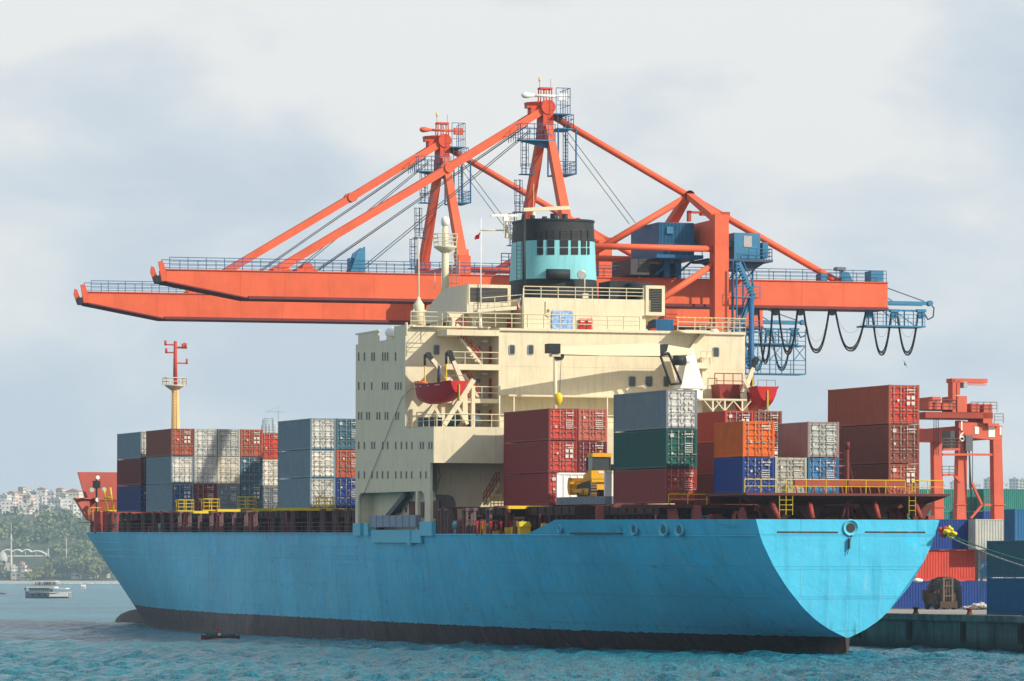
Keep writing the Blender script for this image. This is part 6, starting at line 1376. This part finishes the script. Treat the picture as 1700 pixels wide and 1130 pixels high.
p = onwater(365, 1061); fb = empty('fishing_boat', Matrix.Translation((p.x,p.y,0))@Matrix.Rotation(math.radians(82),4,'Z'), 'small dark open fishing boat with a red flag floating before the ship hull', 'boat')
hull_shape(MB(), 3.5, 1.25, .32).build('boat_hull', paint('dark_red_hull',(.14,.03,.025,1),.5), fb)
mb = MB(); mb.box(-.5,.2,.25,.5,1.2,.62); mb.box(-.45,-1.3,.25,.45,-.2,.5); mb.build('canopy', plain('teal_canvas',(.04,.10,.10,1),.8), fb)
mb = MB(); mb.box(-.2,-.1,.3,.3,.15,.55); mb.build('white_crate', WHITE, fb)
mb = MB(); mb.tube((0,.1,.3),(0,.1,1.1),.02,5); mb.box(-.01,.1,.8,.01,.35,1.05); mb.tube((0,-1.4,.3),(0,-1.4,.8),.02,5); mb.build('flagstaff', REDP, fb)
p = onwater(79, 992.5); fy = empty('ferry', Matrix.Translation((p.x,p.y,0))@Matrix.Rotation(math.radians(78),4,'Z')@Matrix.Diagonal((1,1,1.3,1)), 'two decked white tour ferry crossing the strait at left', 'ferry')
kf = p.y/F; Lf = 76*kf/math.sin(math.radians(78)); PA = paint('ferry_white',(.74,.73,.70,1),.5,.05,.1); PB = paint('ferry_grey',(.20,.25,.28,1),.5,.1,.1)
hull_shape(MB(), Lf, Lf*.30, 1.05, .35, .85).build('ferry_hull', PB, fy)
y0 = -Lf/2
mb = MB(); mb.box(-Lf*.14,y0+.1,.3,Lf*.14,y0+Lf*.42,1.25); mb.build('stern_bulwark', PA, fy)
mb = MB(); mb.box(-Lf*.13,y0+Lf*.05,1.9,Lf*.13,y0+Lf*.42,2.1); mb.box(-Lf*.14,y0+Lf*.3,2.15,Lf*.14,y0+Lf*.92,2.35); mb.box(-Lf*.14,y0+Lf*.28,3.45,Lf*.14,y0+Lf*.8,3.58); mb.build('awning_deck', PA, fy)
mb = MB(); mb.box(-Lf*.12,y0+Lf*.42,1.0,Lf*.12,y0+Lf*.88,2.15); mb.build('saloon', PB, fy)
mb = MB()
for i in range(9): mb.box(-Lf*.123,y0+Lf*(.45+.047*i),1.45,Lf*.123,y0+Lf*(.47+.047*i),1.95)
mb.build('saloon_window', GLASS, fy)
mb = MB()
for i in range(12):
    for sx in (-1,1): y = y0+Lf*(.06+.075*i); mb.tube((sx*Lf*.13,y,1.25 if i < 5 else 2.3),(sx*Lf*.13,y,1.95 if i < 5 else 3.5),.035,4)
for sx in (-1,1): mb.rail([(sx*Lf*.135,y0+Lf*.3,2.35),(sx*Lf*.135,y0+Lf*.9,2.35)],.6,.5,2,.03)
mb.build('stanchion', plain('ferry_stanchion',(.25,.26,.27,1)), fy)
mb = MB(); r_ = random.Random(1)
for i in range(22): x, y = r_.uniform(-.9,.9), y0+Lf*r_.uniform(.34,.78); mb.ball((x,y,2.95),.14,.14,.3,6,4); mb.ball((x,y,3.28),.09,.09,.1,6,4)
mb.build('passenger_crowd', plain('crowd_dark',(.07,.07,.08,1)), fy)['kind'] = 'stuff'
mb = MB(); mb.tube((0,y0+Lf*.98,1.2),(0,y0+Lf*1.02,2.2),.05,5); mb.ball((0,y0+Lf*1.0,1.9),.22); mb.build('bow_post', DARK, fy)
for sx in (-1, 1):
    for t_ in (.5,.64,.78): mb = MB(); mb.lathe([(.12,-.08),(.26,0),(.12,.08)],(sx*Lf*.148,y0+Lf*t_,.75),10,'x'); mb.build('tyre_fender', RUBBER, fy)
p = onwater(4, 986); o = MB(); hull_shape(o, 2.6, .9, .35); o = o.build('rowing_boat', paint('boat_red_brown',(.28,.08,.06,1),.5), M=Matrix.Translation((p.x,p.y,0))@Matrix.Rotation(1.4,4,'Z')); tag(o, 'tiny red brown rowing boat at the left picture edge', 'boat')
p = onwater(138, 976.8); sb = empty('motor_boat', Matrix.Translation((p.x,p.y,0))@Matrix.Rotation(1.5,4,'Z'), 'small white motor boat between ferry and ship bow near the shore', 'boat')
hull_shape(MB(), 9*p.y/F, 2*p.y/F*.8, 1.0).build('boat_hull', WHITE, sb); mb = MB(); mb.box(-.6,-1.2,.8,.6,1,2.0); mb.build('cabin', WHITE, sb)
# ------------------------------------------------------------------ far shore
KS = 3700.0
def hill_z(X, Y):
    d = Y-KS; z = float(np.interp(d, [0,25,60,120,220,330,450,700,1100], [1.2,2.5,5,14,36,54,62,72,78]))
    return z*(1+.10*math.sin(X*.011+1)+.06*math.sin(X*.031+Y*.01))
m, nt, p = newmat('hill_ground')
c = ramp(nt, noise(nt, .02, 5, .6), .35, .7, (.03,.05,.02,1), (.10,.10,.055,1)); nt.links.new(c, p.inputs['Base Color']); p.inputs['Roughness'].default_value = .9
xs = np.linspace(-1100, 250, 46); ys = [KS-3]+[KS+d for d in (0,15,40,80,120,170,220,270,330,400,500,700,1000,1500)]
V = [(x, y, -2 if j == 0 else hill_z(x, y)) for j, y in enumerate(ys) for x in xs]; nx = len(xs)
mb = MB(); mb.add(V, [(j*nx+i, j*nx+i+1, (j+1)*nx+i+1, (j+1)*nx+i) for j in range(len(ys)-1) for i in range(nx-1)], True); o = mb.build('far_hill', m); o['kind'] = 'structure'
mb = MB(); mb.box(-1100, KS-6, -2, 250, KS+8, 2.6); o = mb.build('shore_promenade', plain('promenade_stone',(.45,.43,.40,1),.8)); o['kind'] = 'structure'
# wooded slope: leaf clumps
def leaf_clumps(mb, c, rx, ry, rz, k, r_, size):
    for _ in range(k):
        while True:
            u = Vector((r_.uniform(-1,1), r_.uniform(-1,1), r_.uniform(-1,1)))
            if .35 < u.length < 1: break
        q = Vector((c[0]+u.x*rx, c[1]+u.y*ry, c[2]+u.z*rz)); s_ = size*r_.uniform(.5,1.3)
        d1 = Vector((r_.uniform(-1,1),r_.uniform(-1,1),r_.uniform(-.6,1))).normalized()*s_; d2 = d1.orthogonal().normalized()*s_*r_.uniform(.6,1); d2.rotate(Matrix.Rotation(r_.uniform(0,6.28),3,d1.normalized()))
        mb.add([q-d1, q+d2, q+d1, q-d2], [(0,1,2,3)])
def leafmat(name, A, B):
    m, nt, p = newmat(name); c = ramp(nt, noise(nt, .12, 4, .6), .3, .7, A, B); nt.links.new(c, p.inputs['Base Color']); p.inputs['Roughness'].default_value = .8; return m
LEAF = leafmat('woodland_leaves', (.045,.085,.03,1), (.17,.20,.075,1)); LEAF2 = leafmat('shore_leaves', (.09,.12,.04,1), (.24,.24,.09,1)); BARK = plain('bark',(.10,.08,.06,1),.9)
r_ = random.Random(11); mb = MB()
for i in range(640):
    X = r_.uniform(-480,-280) if i < 330 else r_.uniform(-800,-480) if i < 430 else r_.uniform(-280,140); Y = KS+r_.uniform(70,330)
    if 2 < 850+X/Y*F < 88 and Y < KS+190: continue
    if r_.random() < .3 and math.sin(X*.06+Y*.02) > .3: continue
    z = hill_z(X,Y); h = r_.uniform(6,13); w = r_.uniform(5,10)
    leaf_clumps(mb, (X,Y,z+h*.55), w, w, h*.6, 46, r_, 1.9)
o = mb.build('woodland', LEAF); o['kind'] = 'stuff'
for i in range(26):
    px = [34,42,50,58,66,74,85,96,112,120,128,136,146,155,165,176,188,28,8,2,92,104,141,160,60,72][i]; Y = KS+r_.uniform(18,60); w = r_.uniform(6,10); h = r_.uniform(14,22) if px > 82 else r_.uniform(7,10)
    t = empty('shore_tree', Matrix.Translation((X:=(px-850)/F*Y, Y, hill_z(X,Y))), 'green tree with rounded crown in the row along the far shore', 'tree', 'trees along the far shore')
    mb = MB(); mb.tube((0,0,-1),(0,0,h*.5),.5,6,.25)
    for g in range(3): mb.tube((0,0,h*.35),(2.2*math.cos(g*2.1),2.2*math.sin(g*2.1),h*.65),.22,5,.1)
    mb.build('trunk', BARK, t)
    mb = MB()
    for g in range(5): leaf_clumps(mb, (r_.uniform(-.5,.5)*w,r_.uniform(-.5,.5)*w,h*r_.uniform(.5,.8)), w*.55, w*.55, h*.26, 55, r_, 1.3)
    mb.build('crown', LEAF2, t)
# houses up on the hill, each its own
WALLS = [paint('far_wall_%d' % i, c+(1,), .7, .06, 0, grime=.1) for i, c in enumerate([(.72,.70,.66),(.62,.60,.57),(.50,.49,.48),(.66,.52,.45),(.56,.55,.55),(.70,.64,.52),(.40,.41,.43)])]
ROOFS = [plain('far_roof_tile',(.36,.16,.10,1),.8), plain('far_roof_flat',(.45,.44,.42,1),.8)]
WIN = plain('far_window',(.08,.09,.11,1),.3)
names = ['white','pale grey','grey','pinkish','light grey','cream','blue grey']
def far_house(px, pyt, pyb, w, Y, wi, red, idx, where, name='hillside_house', cat='house', group='houses on the far hill', kshape=1.0):
    kk = Y/F; c = Wd(px, pyb, Y); H_ = (pyb-pyt)*kk; Wm = w*kk; D_ = Wm*.8*kshape
    h = empty(name, Matrix.Translation(c)@Matrix.Rotation(math.radians([-24,-14,8,20,-30,12][idx%6]),4,'Z'), where, cat, group)
    mb = MB(); mb.box(-Wm/2,0,-16,Wm/2,D_,H_); mb.build('wall', WALLS[wi], h)
    mb = MB()
    if red: mb.prism([(-Wm/2-.4,-.5,H_),(Wm/2+.4,-.5,H_),(Wm/2-.5,D_/2,H_+Wm*.2),(-Wm/2+.5,D_/2,H_+Wm*.2)][:2]+[(0,-.5,H_+Wm*.22)], (0,D_+1,0))
    else: mb.box(-Wm/2-.3,-.3,H_,Wm/2+.3,D_+.3,H_+.5); mb.box(-Wm*.15,D_*.3,H_+.5,Wm*.2,D_*.6,H_+2.2)
    mb.build('roof', ROOFS[0 if red else 1], h)
    nf = max(2, int(H_/3.3)); nw = max(2, int(Wm/3.4))
    for f_ in range(nf):
        mb = MB(); z = H_-(f_+.75)*H_/nf
        for i in range(nw): x = -Wm/2+(i+.3)*Wm/nw; mb.box(x,-.08,z,x+Wm/nw*.5,.1,z+1.5)
        for i in range(3): y = D_*(i+.3)/3; mb.box(-Wm/2-.08,y,z,-Wm/2+.1,y+1.4,z+1.5); mb.box(Wm/2-.1,y,z,Wm/2+.08,y+1.4,z+1.5)
        mb.build('window_row', WIN, h)
hs = [(4,822,846,18,0,0),(18,818,842,15,0,1),(12,832,852,20,4,0),(30,819,842,15,3,1),(44,822,846,17,3,0),(37,836,858,14,2,0),(55,816,838,12,6,0),(68,812,826,16,0,1),(62,826,846,15,1,0),(76,824,848,14,4,0),(90,829,850,26,1,0),(84,838,858,16,2,0),(98,812,832,13,5,1),(120,816,832,24,5,1),(108,834,856,7,0,0),(112,828,850,14,4,0),(96,842,860,14,6,0),(128,836,856,13,0,0),(22,842,858,13,0,1),(42,846,858,16,0,1),(58,842,854,12,0,0),(8,846,858,10,1,0),(70,838,857,13,6,0),(135,830,850,12,4,0),(105,820,834,10,1,1),(84,816,830,12,4,0),(50,830,848,10,1,0),(26,828,846,9,5,0),(146,822,846,14,1,0),(158,826,848,14,4,0),(141,838,856,10,0,1),(170,832,852,14,0,0),(2,836,850,9,6,0),(64,850,860,12,3,1),(34,810,822,11,5,1),(48,812,826,9,1,0)]
ORD = ['first','second','third','fourth','fifth','sixth','seventh','eighth','ninth','tenth','eleventh','twelfth','thirteenth','fourteenth','fifteenth','sixteenth']
rowof = lambda h: 'crest row' if h[1] < 823 else 'lower row' if h[2] > 850 else 'middle row'
def nth(h): return ORD[sorted(x[0]+x[1]*.001 for x in hs if rowof(x) == rowof(h)).index(h[0]+h[1]*.001)]
for i, (px, t, b_, w, wi, rd) in enumerate(hs):
    far_house(px, t, b_, w, 4080+(858-b_)*9+((i*37)%23), wi, rd, i, '%s %s-roofed house, %s from the left, %s of the far hill' % (names[wi], 'red' if rd else 'flat', nth(hs[i]), rowof(hs[i])))
for i, (px, t, w, wi) in enumerate([(1560,803,14,2),(1582,800,10,4),(1604,806,18,4),(1623,803,12,6),(1640,795,15,5),(1667,802,14,4),(1683,795,16,2),(1697,796,10,5),(1546,806,10,4),(1528,806,14,2)]):
    far_house(px, t, 826, w, 4600+i*21, wi, 0, i, '%s tower block, %s from the left, beyond the container yard' % (names[wi], ORD[[2,3,4,5,6,7,8,9,1,0][i]]), 'tower_block', 'tower block', 'tower blocks beyond the yard', .6)
# waterfront: palace-like wall, small houses, mosque with minaret, stadium roof, mast
def wf(px, pyt, pyb, w, wi, red, i, lab, nm='waterfront_house'): far_house(px, pyt, pyb, w, KS+30+i*3, wi, red, i, lab, nm, 'house', 'houses along the far shore')
for i, (px, t, b_, w, wi, rd) in enumerate([(38,939,962,8,5,0),(30,950,966,24,5,0),(47,945,960,12,1,1),(24,941,952,10,4,0),(122,951,966,10,5,0),(134,955,966,9,0,0),(146,953,966,10,5,0),(158,956,966,8,0,0),(180,952,966,6,0,0),(8,953,966,18,2,0),(33,934,948,10,3,1)]):
    wf(px, t, b_, w, wi, rd, i, '%s %s roofed waterfront house, %s from the left below the shore trees' % (names[wi], 'red' if rd else 'flat', ORD[[5,3,6,2,7,8,9,10,0 if False else 10,0,4][i]] if i != 8 else 'last'))
mq = empty('mosque', Matrix.Translation(Wd(6, 966, KS+90)), 'stone mosque with a dome and tall slim minaret on the far shore', 'mosque')
kk = (KS+90)/F; ST_ = paint('mosque_stone',(.52,.48,.42,1),.7,.1,0); LD = plain('lead_dome',(.36,.37,.38,1),.6)
mb = MB(); mb.box(-14*kk,0,-10,9*kk,20*kk,32*kk); mb.box(-14*kk,-2,-10,22*kk,12*kk,12*kk); mb.build('wall', ST_, mq)
mb = MB(); mb.lathe([(10*kk,32*kk),(10.2*kk,37*kk),(9*kk,43*kk),(6*kk,48*kk),(2*kk,51*kk),(.3*kk,53*kk)],(-3*kk,10*kk,0),20); mb.build('dome', LD, mq)
mb = MB(); mb.lathe([(2.2*kk,-8*kk),(2.2*kk,40*kk),(1.5*kk,41*kk),(1.4*kk,70*kk),(2.1*kk,71.5*kk),(2.1*kk,73.5*kk),(1.2*kk,74*kk),(1.1*kk,84*kk),(1.2*kk,84*kk),(.1*kk,100*kk)],(12*kk,4*kk,0),12); mb.build('minaret', ST_, mq)
mb = MB()
for i in range(4): mb.prism([((-12+5*i)*kk,-.2,14*kk),((-9+5*i)*kk,-.2,14*kk),((-9+5*i)*kk,-.2,22*kk),((-10.5+5*i)*kk,-.2,24*kk),((-12+5*i)*kk,-.2,22*kk)],(0,.4,0))
mb.build('arched_window', WIN, mq)
sd = empty('stadium', Matrix.Translation(Wd(45, 930, KS+160)), 'grey stadium stand with white scalloped roof behind the minaret', 'stadium'); kk = (KS+160)/F
mb = MB(); mb.box(-40*kk,0,-6,33*kk,14*kk,9*kk); mb.build('stand_wall', WALLS[2], sd)
mb = MB()
for i in range(4):
    x0 = (-40+16*i)*kk; w = (15 if i < 3 else 24)*kk; N = 8; P_ = []
    for j in range(N+1): u = j/N; P_.append((x0+w*u, -1, (15+4*math.sin(u*PI)**.8-(5*u if i == 3 else 0))*kk))
    mb.prism(P_+[(q[0],q[1],q[2]-.9) for q in reversed(P_)], (0,16*kk,0))
mb.build('scalloped_roof', WHITE, sd)
mb = MB()
for i in range(5): x = (-38+17.5*i)*kk; mb.tube((x,-.5,8*kk),(x,-.5,15*kk),.25,5)
mb.tube((34*kk,0,-8*kk),(35*kk,0,20*kk),.5,5); mb.tube((37*kk,0,-8*kk),(35*kk,0,20*kk),.4,5); mb.build('stand_mast', WALLS[4], sd)
c = Wd(110, 962, KS+50); fo_ = empty('shore_flagpole', Matrix.Translation(c), 'very tall slim flagpole with a red flag low on it on the far shore', 'flagpole'); kk = (KS+50)/F
mb = MB(); mb.tube((0,0,-3),(0,0,70*kk),.38,6,.22); mb.build('pole', WALLS[4], fo_); mb = MB(); mb.box(-2*kk,0,23*kk,1.8*kk,.2,26*kk); mb.build('flag', REDP, fo_)
for i, px in enumerate((98,108,117,125,133,148,153,163,171,178,190,197)):
    Yb = KS-14-i%3*3; c = Wd(px, 967.4, Yb); kk = Yb/F; b2 = empty('moored_boat', Matrix.Translation((c.x,c.y,0))@Matrix.Rotation(1.5 if i%2 else -1.6,4,'Z'), 'tiny white boat moored in the row along the far promenade', 'boat', 'boats moored along the far promenade')
    hull_shape(MB(), (5+i%3*2)*kk, 1.8*kk, .9*kk).build('boat_hull', WHITE, b2); mb = MB(); mb.box(-.5*kk,-1.2*kk,.6*kk,.5*kk,.9*kk,1.9*kk); mb.build('cabin', WALLS[i%4], b2)
# unfinished high-rise with tower crane, far off in the haze
YT = 5600.0; kk = YT/F; tw = empty('unfinished_tower', Matrix.Translation(Wd(446, 960, YT)), 'pale unfinished round cornered high-rise in haze behind the forward containers', 'tower')
mb = MB(); H_ = (960-693)*kk; R_ = 13.2*kk
for i in range(62):
    z = H_-i*3.6; r2 = R_ if i > 2 else R_*(.72+.1*i); mb.lathe([(r2,z-.9),(r2,z)],(0,R_,0),20,'z',1,.8)
mb.build('floor_slab', paint('raw_concrete_pale',(.66,.66,.64,1),.8,.05,0), tw)
mb = MB(); mb.lathe([(R_*.88,0),(R_*.88,H_-2)],(0,R_,0),20,'z',1,.8); mb.build('core', plain('pale_blue_curtain',(.34,.38,.42,1),.5), tw)
mb = MB()
for g in range(14): mb.box(R_*.97*math.cos(g*PI/7)-.5,R_+R_*.78*math.sin(g*PI/7)-.5,0,R_*.97*math.cos(g*PI/7)+.5,R_+R_*.78*math.sin(g*PI/7)+.5,H_-9)
mb.build('column', WALLS[0], tw)
tk = empty('tower_crane', Matrix.Translation(Wd(462, 960, YT)), 'thin tower crane in haze beside the unfinished high-rise', 'tower crane')
mb = MB(); mb.box(-.8,-.8,0,.8,.8,(960-681)*kk); mb.build('crane_mast', WALLS[6], tk); mb = MB(); z = (960-684)*kk; mb.box(-22*kk,-.5,z,9*kk,.5,z+1.2); mb.tube((0,0,z+7),(-18*kk,0,z+1),.25,4); mb.tube((0,0,z+7),(8*kk,0,z+1),.25,4); mb.tube((0,0,z),(0,0,z+7),.4,5); mb.build('crane_jib', WALLS[6], tk)
# a gull in the sky
p = Wd(1502, 604, 300); o = MB(); o.add([(0,0,0),(.1,.05,0),(-.12,.0,.32),(-.02,.02,.05)],[(0,1,2),(0,2,3)]); o.add([(0,0,0),(.1,.05,0),(.2,.05,-.3)],[(0,1,2)]); o.ball((0,0,0),.05,.05,.12,6,4); o = o.build('gull', plain('gull_dark',(.06,.06,.06,1)), M=Matrix.Translation(p)); tag(o, 'single dark gull gliding in the sky above the brown containers', 'gull')
# ------------------------------------------------------------------ the air
mb = MB(); mb.box(-2200, -600, -21, 2200, 6200, 262); hz = mb.build('haze', None) if False else None
me = bpy.data.meshes.new('haze'); me.from_pydata(mb.v, [], mb.f); me.update()
m = bpy.data.materials.new('haze_air'); m.use_nodes = True; nt = m.node_tree; nt.nodes.clear()
out = nt.nodes.new('ShaderNodeOutputMaterial'); pv = nt.nodes.new('ShaderNodeVolumePrincipled'); pv.inputs['Density'].default_value = .000085; pv.inputs['Color'].default_value = (.64,.84,1,1); pv.inputs['Anisotropy'].default_value = .1
nt.links.new(pv.outputs[0], out.inputs['Volume']); me.materials.append(m); hz = bpy.data.objects.new('haze', me); COL.objects.link(hz); hz['kind'] = 'stuff'
SC.cycles.volume_bounces = 1
